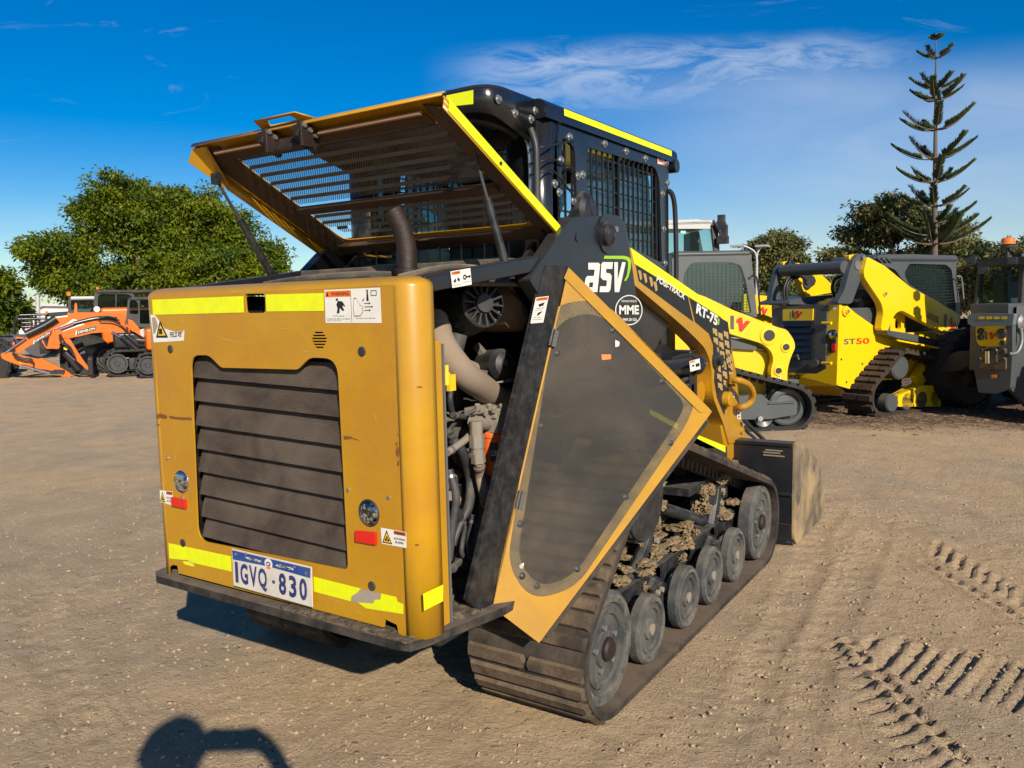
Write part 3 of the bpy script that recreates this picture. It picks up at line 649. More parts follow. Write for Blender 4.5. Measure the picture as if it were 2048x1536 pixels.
# tapes
tp = MB()
T = lambda pts, y=-.0016: tp.poly([P(x, y_, 'y', y) for x, y_ in pts])
T([(304, 599.5), (487, 592), (488, 625), (306, 629.8)]); T([(531, 589), (647, 586), (648, 622), (533, 623)])
TP = lambda pts: tp.poly([P(280 + x / 2.7676, 950 + y / 2.7676, 'y', -.0016) for x, y in pts])
TP([(158, 376), (505, 450), (507, 535), (300, 488), (262, 470), (240, 470), (162, 462)])
TP([(235, 478), (270, 478), (300, 495), (298, 508), (248, 495)])
TP([(960, 562), (1222, 628), (1205, 650), (1170, 672), (1168, 700), (962, 645)])
TP([(1335, 655), (1420, 675), (1425, 700), (1458, 715), (1458, 770), (1250, 738), (1205, 705), (1290, 712), (1300, 690), (1330, 690)])
tp.build('reflective_tape', [TAPE], rd)
mb = MB(); mb.poly([P(280 + x / 2.7676, 950 + y / 2.7676, 'x', .6016) for x, y in ((1567, 658), (1678, 606), (1678, 698), (1572, 752))]); mb.build('reflective_tape', [TAPE], rd)
GREYG = paint('torn_glue', (.33, .27, .2), .9, .5, (.2, .15, .1), 8, updust=0)
mb = MB(); TQ = lambda pts: mb.poly([P(280 + x / 2.7676, 950 + y / 2.7676, 'y', -.0014) for x, y in pts])
TQ([(1222, 630), (1335, 655), (1328, 690), (1300, 690), (1290, 712), (1240, 710), (1170, 704), (1172, 672), (1205, 650)]); TQ([(242, 447), (300, 448), (318, 470), (315, 490), (290, 492), (262, 472), (240, 466)])
mb.build('torn_tape_glue', [GREYG], rd)
# lamps, reflectors, plugs, screws
for (cx_, cz_, m_) in ((-.455, .828, 0), (.412, .826, 1)):
    mb = MB(); mb.lathe((cx_, .006, cz_), (0, -1, 0), [(.040, -.004), (.040, .007), (.036, .010), (.034, .005)], 32, 0)
    o = mb.build('work_lamp', [PLA if m_ else CHROME], rd)
    mb = MB(); mb.lathe((cx_, .004, cz_), (0, -1, 0), [(.034, .006), (.028, .010), (.016, .013), (0, .014)], 32, 0)
    lg = newmat('lamp_glass_' + 'ab'[m_])[0]; bs = lg.node_tree.nodes['Principled BSDF']; tt_ = lg.node_tree; tc_ = nd(tt_, 'ShaderNodeTexCoord').outputs['Object']
    vv = nd(tt_, 'ShaderNodeTexVoronoi', {'Vector': tc_, 'Scale': 130.0}).outputs['Color']; sv = nd(tt_, 'ShaderNodeSeparateColor', {0: vv}).outputs[0]
    lg.node_tree.links.new(ramp_node(tt_, sv, [(0, (.02, .022, .026)), (.55, (.10, .11, .12) if m_ else (.45, .47, .5)), (1, (.75, .78, .8))]), bs.inputs['Base Color']); bs.inputs['Roughness'].default_value = .12; bs.inputs['Metallic'].default_value = .9; bs.inputs['Coat Weight'].default_value = 1
    mb.build('lens', [lg], o)
mb = MB()
for (x, z) in ((-.525, .905), (.335, .885), (.49, .880), (-.455, .772), (.43, .770)): mb.bolt((x, 0, z), (0, -1, 0), .006, .004)
mb.build('screws', [BOLT], rd)
for x, y in ((341, 698), (724, 703), (366, 1086), (744, 1172)):
    p = P(x, y, 'y', 0); mb = MB(); mb.lathe((p.x, .002, p.z), (0, -1, 0), [(.014, 0), (.014, .004), (.011, .006), (0, .006)], 16); mb.build('rubber_plug', [PLA], rd)
SC_ = paint('pale_scratch', (.55, .34, .08), .6, .2, (.4, .3, .1), 5, updust=0); mb = MB(); random.seed(9)
for (x, y, ln, an) in ((392, 1132, 34, -40), (402, 1140, 28, -48), (650, 1190, 30, 30), (668, 1198, 22, 34), (410, 668, 90, 14), (590, 700, 40, 8), (760, 900, 18, 80), (352, 640, 26, 12), (700, 1215, 40, 28), (350, 900, 30, 88), (540, 655, 60, 5), (745, 820, 30, 70)):
    dx, dy = math.cos(R(an)) * ln, math.sin(R(an)) * ln; mb.poly([P(x, y, 'y', -.0007), P(x + dx * .5 + 1, y + dy * .5 - .7, 'y', -.0007), P(x + dx, y + dy, 'y', -.0007), P(x + dx * .5, y + dy * .5 + .5, 'y', -.0007)])
mb.build('rust_scratches', [SC_], rd)
for pts in ([(346, 993), (374, 999), (375, 1017), (347, 1011)], [(714, 1060), (755, 1064), (755, 1089), (714, 1082)]):
    c = [P(x, y, 'y', 0) for x, y in pts]; mb = MB(); mb.prism(c[::-1], (0, -.010, 0)); mb.build('red_reflector', [RED1], rd, .002)
# writing
WC = px4([(649, 580), (761, 575), (764, 646), (652, 646)], 'y', 0)
man = [(.22, .72), (.26, .74), (.28, .68), (.32, .62), (.34, .5), (.28, .32), (.24, .30), (.25, .26), (.31, .29), (.35, .42), (.38, .40), (.42, .42), (.43, .38), (.38, .34), (.335, .42), (.36, .54), (.35, .64), (.30, .70)]
LOOP = lambda pts, t: [pts, [(x * (1 - t) + sum(p[0] for p in pts) / len(pts) * t, y * (1 - t) + sum(p[1] for p in pts) / len(pts) * t) for x, y in pts]]
sticker('warning_sticker', WC, [(WHT, [RECT]), (ORG1, [rc(.02, .78, .48, .96)]), (BLK1, [('t', 'WARNING', (.13, .81, .46, .93), .012), [(.035, .81), (.085, .81), (.06, .94)], rc(.485, .03, .49, .95), [(.22, .55), (.25, .66), (.33, .64), (.36, .56), (.33, .48), (.36, .38), (.33, .36), (.28, .46), (.27, .30), (.22, .29), (.24, .45)], circ(.235, .70, .022, 10, .035), [(.33, .64), (.38, .50), (.36, .49)],
    ('t', 'FLYING DEBRIS', (.15, .195, .36, .225)), ('t', 'Contact with debris can result in', (.04, .11, .46, .15)), ('t', 'death or serious injury', (.04, .05, .3, .09)), ('t', 'Stay clear of the discharge', (.56, .12, .90, .16)),
    [(.76, .64), (.80, .64), (.79, .90), (.77, .90)], circ(.78, .93, .018, 8, .025), [(.68, .62), (.71, .65), (.73, .72), (.70, .68)], ('h', LOOP([(.53, .2), (.52, .45), (.54, .72), (.58, .74), (.62, .58), (.68, .48), (.70, .34), (.64, .2)], .06)), ('h', LOOP([(.84, .78), (.94, .78), (.94, .93), (.84, .93)], .18)),
    rc(.72, .56, .80, .575), rc(.72, .46, .84, .475), rc(.72, .36, .80, .375), [(.80, .54), (.80, .60), (.83, .567)], [(.84, .44), (.84, .50), (.87, .467)], [(.80, .34), (.80, .40), (.83, .367)]])], rd)
def rot_blades(c, wide=True):
    return sticker('hazard_sticker', c, [(WHT, [RECT]), (RED1 if False else paint('dull_red_print', (.42, .07, .03), .5, .2, (.3, .15, .1), 6, updust=0), [rc(.52, .74, .98, .97)]), (YEL1, [[(.06, .12), (.44, .12), (.25, .90)]]), (BLK1, [('h', [[(.05, .10), (.45, .10), (.25, .93)], [(.10, .16), (.40, .16), (.25, .78)]]), circ(.20, .30, .045, 8, .09), circ(.30, .30, .045, 8, .09), circ(.25, .46, .04, 8, .09), ('t', 'WARNING', (.55, .79, .95, .92)), ('t', 'ROTATING', (.54, .44, .96, .56), .01), ('t', 'BLADES', (.58, .22, .90, .34), .01)])], rd)
rot_blades(px4([(762, 1055), (813, 1064), (814, 1096), (764, 1087)], 'y', 0)); rot_blades(px4([(320, 980), (346, 983), (347, 1011), (321, 1004)], 'y', 0))
tw = px4([(301, 629), (369, 631), (370, 684), (305, 685)], 'y', 0)
sticker('torn_sticker', tw, [(WHT, [[(.0, 1), (.15, .98), (.42, .50), (.75, .38), (1, .45), (.98, .05), (.05, .0)]]), (GREYG, [[(.05, .9), (.16, .9), (.22, .6), (.12, .35), (.06, .3)], [(.75, .36), (.98, .44), (.9, .3)]]), (YEL1, [[(.18, .22), (.48, .22), (.30, .75)]]), (BLK1, [('h', [[(.15, .18), (.52, .18), (.30, .80)], [(.21, .25), (.45, .25), (.30, .66)]]), [(.24, .3), (.36, .3), (.34, .5), (.27, .5)], ('t', 'FIELD AS', (.58, .20, .92, .38), .01)])], rd)
# number plate
pc = px4([(463, 1097), (623, 1134), (625, 1215), (467, 1171)], 'y', -.016)
pm = MB(); pm.prism([pc[3], pc[2], pc[1], pc[0]], (0, .003, 0)); npb = pm.build('number_plate', [paint('plate_white', (.62, .59, .52), .5, .6, (.36, .29, .2), 7, updust=0)], rd, .001)
NPW = WHT
sticker('plate_lettering', pc, [(BLUE1, [[(.01, .965), (.99, .965), (.985, .72), (.5, .76), (.015, .72)]]), (NPW, [('t', 'WESTERN', (.18, .81, .40, .89), .01, 1.2), ('t', 'AUSTRALIA', (.57, .81, .80, .89), .01, 1.2), circ(.485, .835, .05, 18, .13)]), (ORG1, [[(.455, .76), (.515, .76), (.50, .70), (.47, .70)]]), (NAVY, [circ(.485, .83, .03, 12, .06), ('t', '1', (.045, .13, .085, .68), .028), ('t', 'G', (.115, .13, .215, .68), .028), ('t', 'V', (.235, .13, .335, .68), .028), ('t', 'Q', (.35, .08, .46, .68), .028), circ(.545, .40, .018, 10, .045), ('t', '8', (.61, .13, .70, .68), .028), ('t', '3', (.735, .13, .825, .68), .028), ('t', '0', (.86, .13, .95, .68), .028)]),
    (WHT, [circ(.485, .83, .018, 10, .03)])], npb)
mb = MB()
for u, v in ((.06, .88), (.94, .82), (.20, .95), (.8, .9)): p = quadmap(pc, u, v); mb.bolt((p.x, -.016, p.z), (0, -1, 0), .005, .003)
mb.build('plate_screws', [BOLT], npb)
# scratches and rust on the door
mb = MB(); RS = paint('rust_scrape', (.13, .045, .012), .8, .5, (.35, .17, .03), 20, updust=0); random.seed(3)
def scrape(pts, ax='y', v=-.0008): mb.poly([P(280 + x / 3.2, 540 + y / 3.2, ax, v) for x, y in pts])
for pts in ([(104, 925), (130, 918), (168, 930), (175, 948), (150, 953), (128, 944), (108, 957)], [(185, 932), (240, 942), (330, 945), (330, 962), (250, 958), (190, 950)], [(110, 985), (130, 990), (112, 1002)], [(1302, 1060), (1350, 1065), (1368, 1078), (1330, 1085), (1306, 1085)], [(1368, 1076), (1410, 1092), (1366, 1086)]): scrape(pts)
mb.build('rust_scratches', [RS], rd)
mb = MB()
def dab(px, py, w, h):
    k = 9; a0_ = random.random() * 6; pts = []
    for i in range(k):
        a = 2 * math.pi * i / k; rr_ = .6 + .7 * random.random(); pts.append((px + w * rr_ * math.cos(a), py + h * rr_ * math.sin(a)))
    mb.poly([P(x, y, 'y', .0052 - RC * 0) if x < 800 else P(x, y, 'y', .010) for x, y in pts])
for (x, y, w_, h_) in ((793.5, 888, 2.6, 4.5), (795, 905, 3.2, 11), (796, 928, 2, 6), (795, 870, 1, 2)): 
    k = 9; pts = [(x + w_ * (.6 + .6 * random.random()) * math.cos(2 * math.pi * i / k), y + h_ * (.6 + .6 * random.random()) * math.sin(2 * math.pi * i / k)) for i in range(k)]; mb.poly([P(a, b_, 'y', -.0012) for a, b_ in pts])
for (x, y, w_, h_) in ((840, 774, 6, 2.2), (834, 1090, 5, 2)):
    k = 9; pts = [(x + w_ * (.6 + .6 * random.random()) * math.cos(2 * math.pi * i / k), y + h_ * (.6 + .6 * random.random()) * math.sin(2 * math.pi * i / k)) for i in range(k)]
    hit = []
    for a, b_ in pts:   # lay it on the rounded corner
        d = CF + CR * ((a - 1024) / FPX) - CU * ((b_ - 768) / FPX); A_ = d.x ** 2 + d.y ** 2; ox, oy = CAM.x - XC, CAM.y - RC; B_ = 2 * (d.x * ox + d.y * oy); C_ = ox * ox + oy * oy - (RC + .0012) ** 2; t_ = (-B_ - math.sqrt(max(B_ * B_ - 4 * A_ * C_, 0))) / (2 * A_); hit.append(CAM + d * t_)
    mb.poly(hit)
mb.build('rust_chips', [RS], rd)
mb = MB(); mb.bb(.592, .597, .088, .118, .50, 1.31); mb.bb(.588, .600, .122, .128, .5, 1.30, 1)
mb.build('door_seal_edge', [YEL, GREYST], rd)
# --- slanted rear frame beam, tower, hood sill beam
XB = .6
bm_ = [P(1092, 530, 'x', XB), P(1137, 532, 'x', XB), P(985, 1215, 'x', XB), P(958, 1222, 'x', XB), P(936, 1200, 'x', XB)]
for s in (1, -1):
    nm = 'rear_frame_beam'
    c = [(p.y, p.z) for p in bm_]
    MYZ = lambda x: frame((x, 0, 0), (0, 1, 0), (0, 0, 1), (1, 0, 0))
    plate(nm, [c], .016, [BLKD], ML, MYZ((XB - .010) * s), .004)
    tw_ = [P(x, y, 'x', .6) for x, y in ((1062, 560), (1120, 470), (1143, 440), (1150, 434), (1238, 430), (1247, 440), (1262, 500), (1276, 600), (1292, 700), (1298, 860), (1240, 900), (1100, 780), (1100, 620))]
    tw_ = rounded([(p.y, p.z) for p in tw_], [.01, .01, .02, .02, .03, .03, .01, .01, .01, .01, .01, .01, .01], 4)
    plate('lift_tower', [tw_], .05, [BLK], ML, MYZ(.570 * s), .006)
    plate('lift_tower', [[(a_ + .10 if a_ < 1.1 else a_, b_) for a_, b_ in tw_]], .02, [BLK], ML, MYZ(.44 * s), .003)
    sb = MB(); A = [P(850, 553, 'x', .585), P(1078, 511, 'x', .585), P(1093, 525, 'x', .585), P(1083, 541, 'x', .585), P(853, 586, 'x', .585)]
    sb.prism([Vector((p.x * s, p.y, p.z)) for p in A], (-.05 * s, 0, 0)); sb.build('hood_sill_beam', [BLK], ML, .004)
mb = MB()
mb.lathe(P(1212, 468, 'x', .60), (1, 0, 0), [(.045, 0), (.045, .018), (.032, .026), (.026, .03), (.02, .026), (0, .026)], 24, 0); mb.lathe(P(1213, 468, 'x', .595), (1, 0, 0), [(.075, 0), (.075, .006), (.04, .006)], 32, 1)
p = P(1229, 459, 'x', .62); mb.bolt(p, (1, 0, 0), .012, .012, 2); mb.bolt(P(1155, 475, 'x', .596), (1, 0, 0), .016, .003, 1)
mb.build('pivot_pin', [BLKD, BLK, BOLT], ML)
# logos on the tower
X6 = .5956
def S(x, y): return P(1160 + x / 3.414, 480 + y / 3.414, 'x', X6)
lc = [S(30, 140), S(305, 140), S(305, 360), S(30, 360)]
aa = ('h', [[(.06, .93), (.30, .93), (.345, .88), (.32, .02), (.02, .02), (.0, .10), (.02, .45), (.06, .52), (.21, .52), (.22, .72), (.07, .72)], [(.12, .32), (.205, .32), (.20, .17), (.115, .17)]])
ss = [(.40, .95), (.66, .95), (.655, .74), (.50, .74), (.50, .62), (.60, .60), (.65, .52), (.64, .10), (.60, .02), (.37, .02), (.375, .20), (.53, .20), (.535, .38), (.43, .40), (.375, .48), (.37, .88)]
vv_ = [(.69, .95), (.79, .95), (.81, .40), (.90, .95), (1.0, .95), (.87, .02), (.75, .02)]
sh = lambda pp: [(x + .05 * (y - .5), y) for x, y in pp]
sticker('maker_logo', lc, [(WHT, [('h', [sh(aa[1][0]), sh(aa[1][1])]), ('h', [sh(ss)]), ('h', [sh(vv_)])])], ML)
gs = [S(x, y) for x, y in ((160, 128), (165, 108), (300, 108), (335, 118), (348, 140), (345, 190), (330, 250), (312, 280), (300, 278), (318, 240), (326, 190), (326, 150), (315, 136), (290, 130))]
mb = MB(); mb.poly([p + Vector((.001, 0, 0)) for p in gs]); mb.build('green_swoosh', [GRN1], ML)
cc = [S(238, 375), S(425, 375), S(425, 582), S(238, 582)]
sticker('dealer_badge', cc, [(WHT, [('h', [circ(.5, .5, .5, 40), circ(.5, .5, .465, 40)]), ('t', 'MME', (.14, .36, .86, .66), .035), ('t', 'SITEWORKS SPECIALISTS', (.22, .76, .78, .83), .01), ('t', '0404 254 526', (.26, .14, .78, .24), .02)])], ML)
def warn(name, pts, ax, v, vert=True, parent=ML, pl=None):
    c = [PP(x, y, pl[0], pl[1]) for x, y in pts] if pl else px4(pts, ax, v)
    if vert: ly = [(WHT, [RECT]), (ORG1, [rc(.06, .86, .94, .97)]), (BLK1, [('t', 'WARNING', (.2, .88, .85, .95)), [(.3, .72), (.75, .78), (.7, .66), (.4, .62)], ('t', 'MOVING PARTS', (.2, .54, .8, .58)), ('t', 'Keep clear', (.15, .47, .7, .51)), [(.4, .40), (.75, .44), (.5, .30), (.35, .28)], ('t', 'Hot surface', (.15, .20, .7, .24)), ('t', 'Do not touch', (.12, .12, .8, .16))])]
    else: ly = [(WHT, [RECT]), (ORG1, [rc(.04, .78, .46, .95)]), (BLK1, [('t', 'WARNING', (.13, .81, .44, .91)), [(.08, .4), (.2, .55), (.22, .38), (.14, .28)], [(.3, .6), (.42, .42), (.36, .32), (.28, .42)], ('h', [circ(.66, .52, .09, 14, .16), circ(.66, .52, .045, 10, .08)]), rc(.7, .47, .9, .56), circ(.92, .52, .04, 8, .09), ('t', 'Read the manual', (.06, .12, .44, .18)), ('t', 'before service', (.55, .2, .93, .26))])]
    return sticker(name, c, ly, parent)
warn('caution_sticker', [(900, 543), (940, 536), (943, 569), (904, 576)], 'x', .586, False); warn('caution_sticker', [(1071, 595), (1097, 592), (1086, 645), (1060, 647)], 'x', .5985)
# --- opened side door of the engine bay, hinged on the slanted beam
H0 = P(1137, 535, 'x', .6); H1 = P(985, 1215, 'x', .6); axv = (H1 - H0).normalized(); sd_ = Vector((0, -axv.z, axv.y)) ; sd_ = sd_ if sd_.y > 0 else -sd_
dv = (sd_ * math.cos(R(40)) + Vector((1, 0, 0)) * math.sin(R(40))).normalized(); nv = axv.cross(dv).normalized()
if nv.dot(CAM - H0) < 0: nv = -nv
up_ = -axv; uu = up_.cross(nv).normalized(); MP = frame(H0, uu, up_, nv); MPi = MP.inverted()
def lp(x, y, off=0): q_ = MPi @ PP(x, y, H0 + nv * off, nv); return (q_.x, q_.y)
outl = rounded([lp(*p) for p in ((1137, 535), (1424, 823), (1078, 1286), (985, 1215))], [.012, .015, .01, .005], 3)
hole = rounded([lp(*p) for p in ((1090, 612), (1205, 596), (1392, 800), (1372, 850), (1150, 1178), (1060, 1200), (1014, 1130))], [.13, .10, .05, .05, .14, .07, .12], 8)
inn = rounded([lp(*p) for p in ((1108, 645), (1195, 620), (1372, 808), (1352, 846), (1148, 1152), (1078, 1176), (1034, 1120))], [.10, .09, .04, .04, .12, .06, .10], 8)
SDP = plate('engine_side_door', [outl, hole], .004, [YELD], ML, MP, .0012)
plate('perforated_border', [hole, inn], .002, [perf('ochre_mesh', (.26, .18, .07), .0056, .37, .7, (.13, .105, .06), 14, 'XY', True, dirt=.7)], SDP, MP @ Matrix.Translation((0, 0, -.0005)))
plate('perforated_screen', [inn], .0015, [perf('dark_mesh', (.027, .027, .026), .0056, .35, .8, (.048, .042, .030), 4, 'XY', True, dirt=.5)], SDP, MP @ Matrix.Translation((0, 0, -.0015)))
mb = MB(); ed = [MP @ Vector((x, y, 0)) for x, y in (lp(1137, 535), lp(1424, 823), lp(1078, 1286), lp(985, 1215))]; fl = -nv * .05
mb.prism([ed[0], ed[1], ed[1] + fl, ed[0] + fl], (ed[3] - ed[0]).normalized() * .004); mb.prism([ed[1], ed[2], ed[2] + fl * .55, ed[1] + fl * .55], (ed[3] - ed[2]).normalized() * .004)
mb.build('door_flange', [YELD], SDP)
mb = MB(); o1 = (ed[2] - ed[3]).normalized(); rb = ed[1].lerp(ed[2], .04); re = ed[1].lerp(ed[2], .97)
mb.prism([rb + o1 * .004 - nv * .004, re + o1 * .004 - nv * .004, re + o1 * .004 - nv * .024, rb + o1 * .004 - nv * .024], o1 * .012); mb.build('rubber_seal', [RUB], SDP)
# upper edge bend of the door
mb = MB(); w1 = lambda x, y, o_=0: PP(x, y, H0 + nv * o_, nv)
mb.poly([w1(1137, 535, .002), w1(1424, 823, .002), w1(1400, 825, .006), w1(1128, 556, .006)])
mb.build('door_fold', [YELD], SDP)
mb = MB()
for x, y in ((1225, 660), (1324, 762), (1341, 886), (1251, 994), (1154, 1138), (1073, 1172), (1044, 1152), (1040, 1048), (1114, 706), (1083, 852)): c = w1(x, y, .001); mb.lathe(c, nv, [(.011, 0), (.011, .002), (.006, .004), (.0058, .007), (0, .008)], 12)
mb.build('rivets', [BLKD], SDP)
mb = MB()
for x, y in ((1102, 675), (1036, 1000)):
    c = P(x, y, 'x', .602); mb.tube([c + up_ * .03, c - up_ * .03], .009, 8); mb.prism([c + up_ * .03 + uu * .0, c + up_ * .03 + uu * .022, c - up_ * .03 + uu * .022, c - up_ * .03], nv * .004)
mb.build('door_hinge', [BLKD], SDP)
tpx = MB(); tpx.poly([PP(x, y, H0 - nv * .03, nv) for x, y in ((1300, 818), (1357, 848), (1354, 858), (1299, 828))]); tpx.build('reflective_tape', [TAPE], SDP)
mb = MB(); mb.poly([w1(x, y, -.0005) for x, y in ((1203, 709), (1222, 709), (1222, 718), (1204, 720))]); mb.build('small_label', [ORG1], SDP)
mb = MB(); mb.poly([w1(x, y, -.0005) for x, y in ((1231, 680), (1239, 684), (1238, 692), (1231, 694))]); mb.poly([w1(x, y, -.0005) for x, y in ((1040, 1128), (1048, 1126), (1046, 1138), (1038, 1136))]); mb.build('paper_scrap', [WHT], SDP)
# --- engine bay
eb = MB()
eb.bb(-.55, .30, .55, .62, .45, 1.46); eb.bb(-.50, .10, .15, .75, .44, 1.0); eb.bb(-.56, -.53, .14, 1.0, .44, 1.46); eb.bb(.02, .34, .62, .95, .45, 1.05)
eb.build('engine_block', [paint('oily_dark', (.02, .018, .016), .7, .6, (.10, .08, .06), 9, updust=.5, bump=.5)], ML, .01)
mb = MB(); c = P(968, 607, 'x', .47); ax = Vector((.74, -.35, 0.10)).normalized()
mb.lathe(c, -ax, [(0, -.01), (.030, -.01), (.032, 0), (.036, .004)], 28, 0); mb.lathe(c, -ax, [(.070, .0), (.078, .006), (.080, .03), (.068, .034), (.080, .05), (.088, .09), (.098, .20), (.098, .32), (0, .32)], 36, 0); mb.lathe(c, -ax, [(0, .028), (.072, .028)], 28, 2)
a_ = ax.orthogonal().normalized(); b_ = ax.cross(a_)
for i in range(14):
    q_ = 2 * math.pi * i / 14; d_ = a_ * math.cos(q_) + b_ * math.sin(q_); t_ = ax.cross(d_)
    mb.add([c + d_ * .034 + t_ * .003, c + d_ * .034 - t_ * .003, c + d_ * .074 - t_ * .003, c + d_ * .074 + t_ * .003] + [c + d_ * .034 + t_ * .003 - ax * .024, c + d_ * .034 - t_ * .003 - ax * .024, c + d_ * .074 - t_ * .003 - ax * .024, c + d_ * .074 + t_ * .003 - ax * .024], [(0, 1, 2, 3), (0, 4, 5, 1), (2, 6, 7, 3), (0, 3, 7, 4), (1, 5, 6, 2)], 0)
    e0 = c - ax * .09 + d_ * .088; e1 = c - ax * .20 + d_ * .099; mb.tube([e0, e1], .004, 6)
mb.build('air_filter_housing', [PLA, BLKD, BLK1], ML)
mb = MB(); c = P(1022, 606, 'x', .36); mb.lathe(c, Vector((.80, -.05, -.02)), [(0, .09), (.06, .09), (.090, .075), (.105, .03), (.108, -.05), (.108, -.5), (0, -.5)], 36, 0); mb.lathe(c, Vector((.80, -.05, -.02)), [(.110, -.06), (.110, -.03)], 36, 0); mb.build('muffler', [TANM], ML)
mb = MB(); hp = smooth_path([P(868, 640, 'x', .33), P(884, 690, 'x', .40), P(925, 745, 'x', .43), P(965, 775, 'x', .40), P(992, 795, 'x', .34), P(1010, 800, 'x', .2)], 6); mb.tube(hp, .046, 20)
for i in (3, 26): mb.tube([hp[i] - (hp[i + 1] - hp[i]).normalized() * .008, hp[i] + (hp[i + 1] - hp[i]).normalized() * .008], .049, 20, 1)
mb.build('air_hose', [TAN, CAST], ML)
mb = MB(); mb.tube(smooth_path([P(917, 668, 'x', .40), P(905, 715, 'x', .38), P(890, 760, 'x', .3)], 5), .030, 14, 0); mb.tube(smooth_path([P(900, 715, 'x', .30), P(945, 735, 'x', .28), P(972, 745, 'x', .28)], 5), .022, 14, 1); mb.build('hose_elbow', [HOSE, TAN], ML)
mb = MB(); c = P(1013, 728, 'x', .40); mb.lathe(c, Vector((.8, -.3, .1)), [(0, .004), (.024, .004), (.045, -.004), (.058, -.03), (.060, -.12), (.02, -.2)], 24, 0); mb.tube([c, c + Vector((.026, -.010, .003))], .018, 6, 0); mb.build('reservoir_cap', [PLA], ML)
mb = MB(); c = P(987, 860, 'x', .46); mb.lathe(c, (0, 0, -1), [(0, 0), (.040, 0), (.044, .010), (.044, .020), (.041, .024), (.041, .135), (.030, .150), (0, .150)], 28, 0); of = mb.build('oil_filter', [ORGF], ML)
sticker('filter_label', [c + Vector((.012, -.0405, -.035)), c + Vector((.034, -.026, -.035)), c + Vector((.034, -.026, -.10)), c + Vector((.012, -.0405, -.10))], [(BLK1, [RECT]), (WHT, [('t', 'LUBE', (.1, .3, .9, .6))])], of)
mb = MB(); c2 = P(985, 845, 'x', .45); mb.box(c2, (.11, .10, .055)); mb.box(P(980, 822, 'x', .44), (.13, .12, .03)); mb.cyl(P(950, 845, 'x', .47), c2, .028, 10)
for i in range(7): mb.bolt(P(955 + i * 8, 818 + (i % 3) * 5, 'x', .5), (.3, -.3, 1), .010, .016)
mb.tube([P(952, 842, 'x', .48), P(953, 880, 'x', .48), P(956, 920, 'x', .48)], .022, 8); mb.tube([P(953, 870, 'x', .48), P(954, 895, 'x', .48)], .026, 6); mb.tube([P(955, 905, 'x', .48), P(957, 925, 'x', .48)], .025, 6)
mb.build('filter_mount', [CAST], ML, .003)
hs = [([(958, 925), (960, 955), (968, 990), (972, 1010)], .48, .017, TAN), ([(905, 880), (925, 905), (940, 960), (938, 1010), (920, 1050), (905, 1090)], .42, .016, HOSE), ([(920, 890), (945, 950), (965, 1000), (975, 1040)], .40, .012, HOSE), ([(900, 860), (915, 920), (948, 985), (950, 1060), (930, 1110)], .36, .013, HOSE),
      ([(935, 1040), (925, 1085), (925, 1110), (945, 1118), (960, 1090), (965, 1030)], .46, .008, HOSE), ([(945, 1030), (936, 1080), (938, 1105), (950, 1108), (958, 1080)], .48, .006, HOSE), ([(895, 905), (930, 880), (948, 860), (955, 850)], .45, .012, CAST), ([(893, 870), (915, 840), (950, 820)], .4, .007, HOSE), ([(900, 1140), (930, 1120), (950, 1150), (948, 1190)], .46, .012, HOSE), ([(890, 1010), (915, 1030), (928, 1070), (918, 1130)], .44, .02, HOSE),
      ([(905, 830), (940, 835), (965, 825)], .42, .009, HOSE), ([(893, 700), (905, 760), (900, 800), (910, 850)], .36, .010, HOSE), ([(930, 900), (935, 960), (960, 1010), (970, 1070), (950, 1130)], .34, .016, HOSE), ([(898, 940), (912, 990), (905, 1050), (898, 1120)], .46, .013, HOSE)]
for pts, x, r_, m_ in hs:
    mb = MB(); cpt = [P(a, b_, 'x', x + .02 * math.sin(a)) for a, b_ in pts]; dd_ = (cpt[1] - cpt[0]).normalized() * .008; mb.tube([cpt[0] + dd_ * 2, cpt[0] + dd_ * 3.2], r_ * 1.18, 12); mb.build('hose_clamp', [BOLT], ML)
    mb = MB(); mb.tube(smooth_path([P(a, b_, 'x', x + .02 * math.sin(a)) for a, b_ in pts], 6), r_, 10); mb.build('engine_hose', [m_], ML)
mb = MB(); mb.lathe(P(880, 1035, 'x', .33), (1, -.2, 0), [(0, .03), (.09, .03), (.105, .01), (.105, -.06)], 30); mb.build('fan_pulley', [CAST], ML)
mb = MB(); mb.cyl(P(893, 770, 'x', .5), P(893, 745, 'x', .5), .012, 10); mb.cyl(P(893, 760, 'x', .5), P(893, 730, 'x', .5), .007, 8); mb.box(P(898, 765, 'x', .47), (.03, .03, .05)); mb.build('yellow_valve', [YEL1], ML)
mb = MB()
for i in range(26):
    a = P(893 + rng.random() * 90, 690 + rng.random() * 440, 'x', .22 + rng.random() * .15); mb.box(a, (.02 + .06 * rng.random(), .02 + .07 * rng.random(), .015 + .06 * rng.random()), Matrix.Rotation(rng.random() * 1.5, 3, 'Y'))
mb.build('engine_fittings', [paint('grimy_metal', (.10, .09, .075), .7, .7, (.22, .18, .13), 9, updust=.5)], ML, .003)
wr = MB()
for k in range(4): wr.tube(smooth_path([P(905 + 6 * k, 1225, 'x', .5), P(935, 1222 + k * 3, 'x', .52), P(948 + k * 2, 1205, 'x', .52), P(940 + 4 * k, 1180, 'x', .5)], 6), .003, 6, k % 2)
wr.build('loose_wires', [BLK1, paint('red_wire', (.5, .04, .02), .5, .2)], ML)
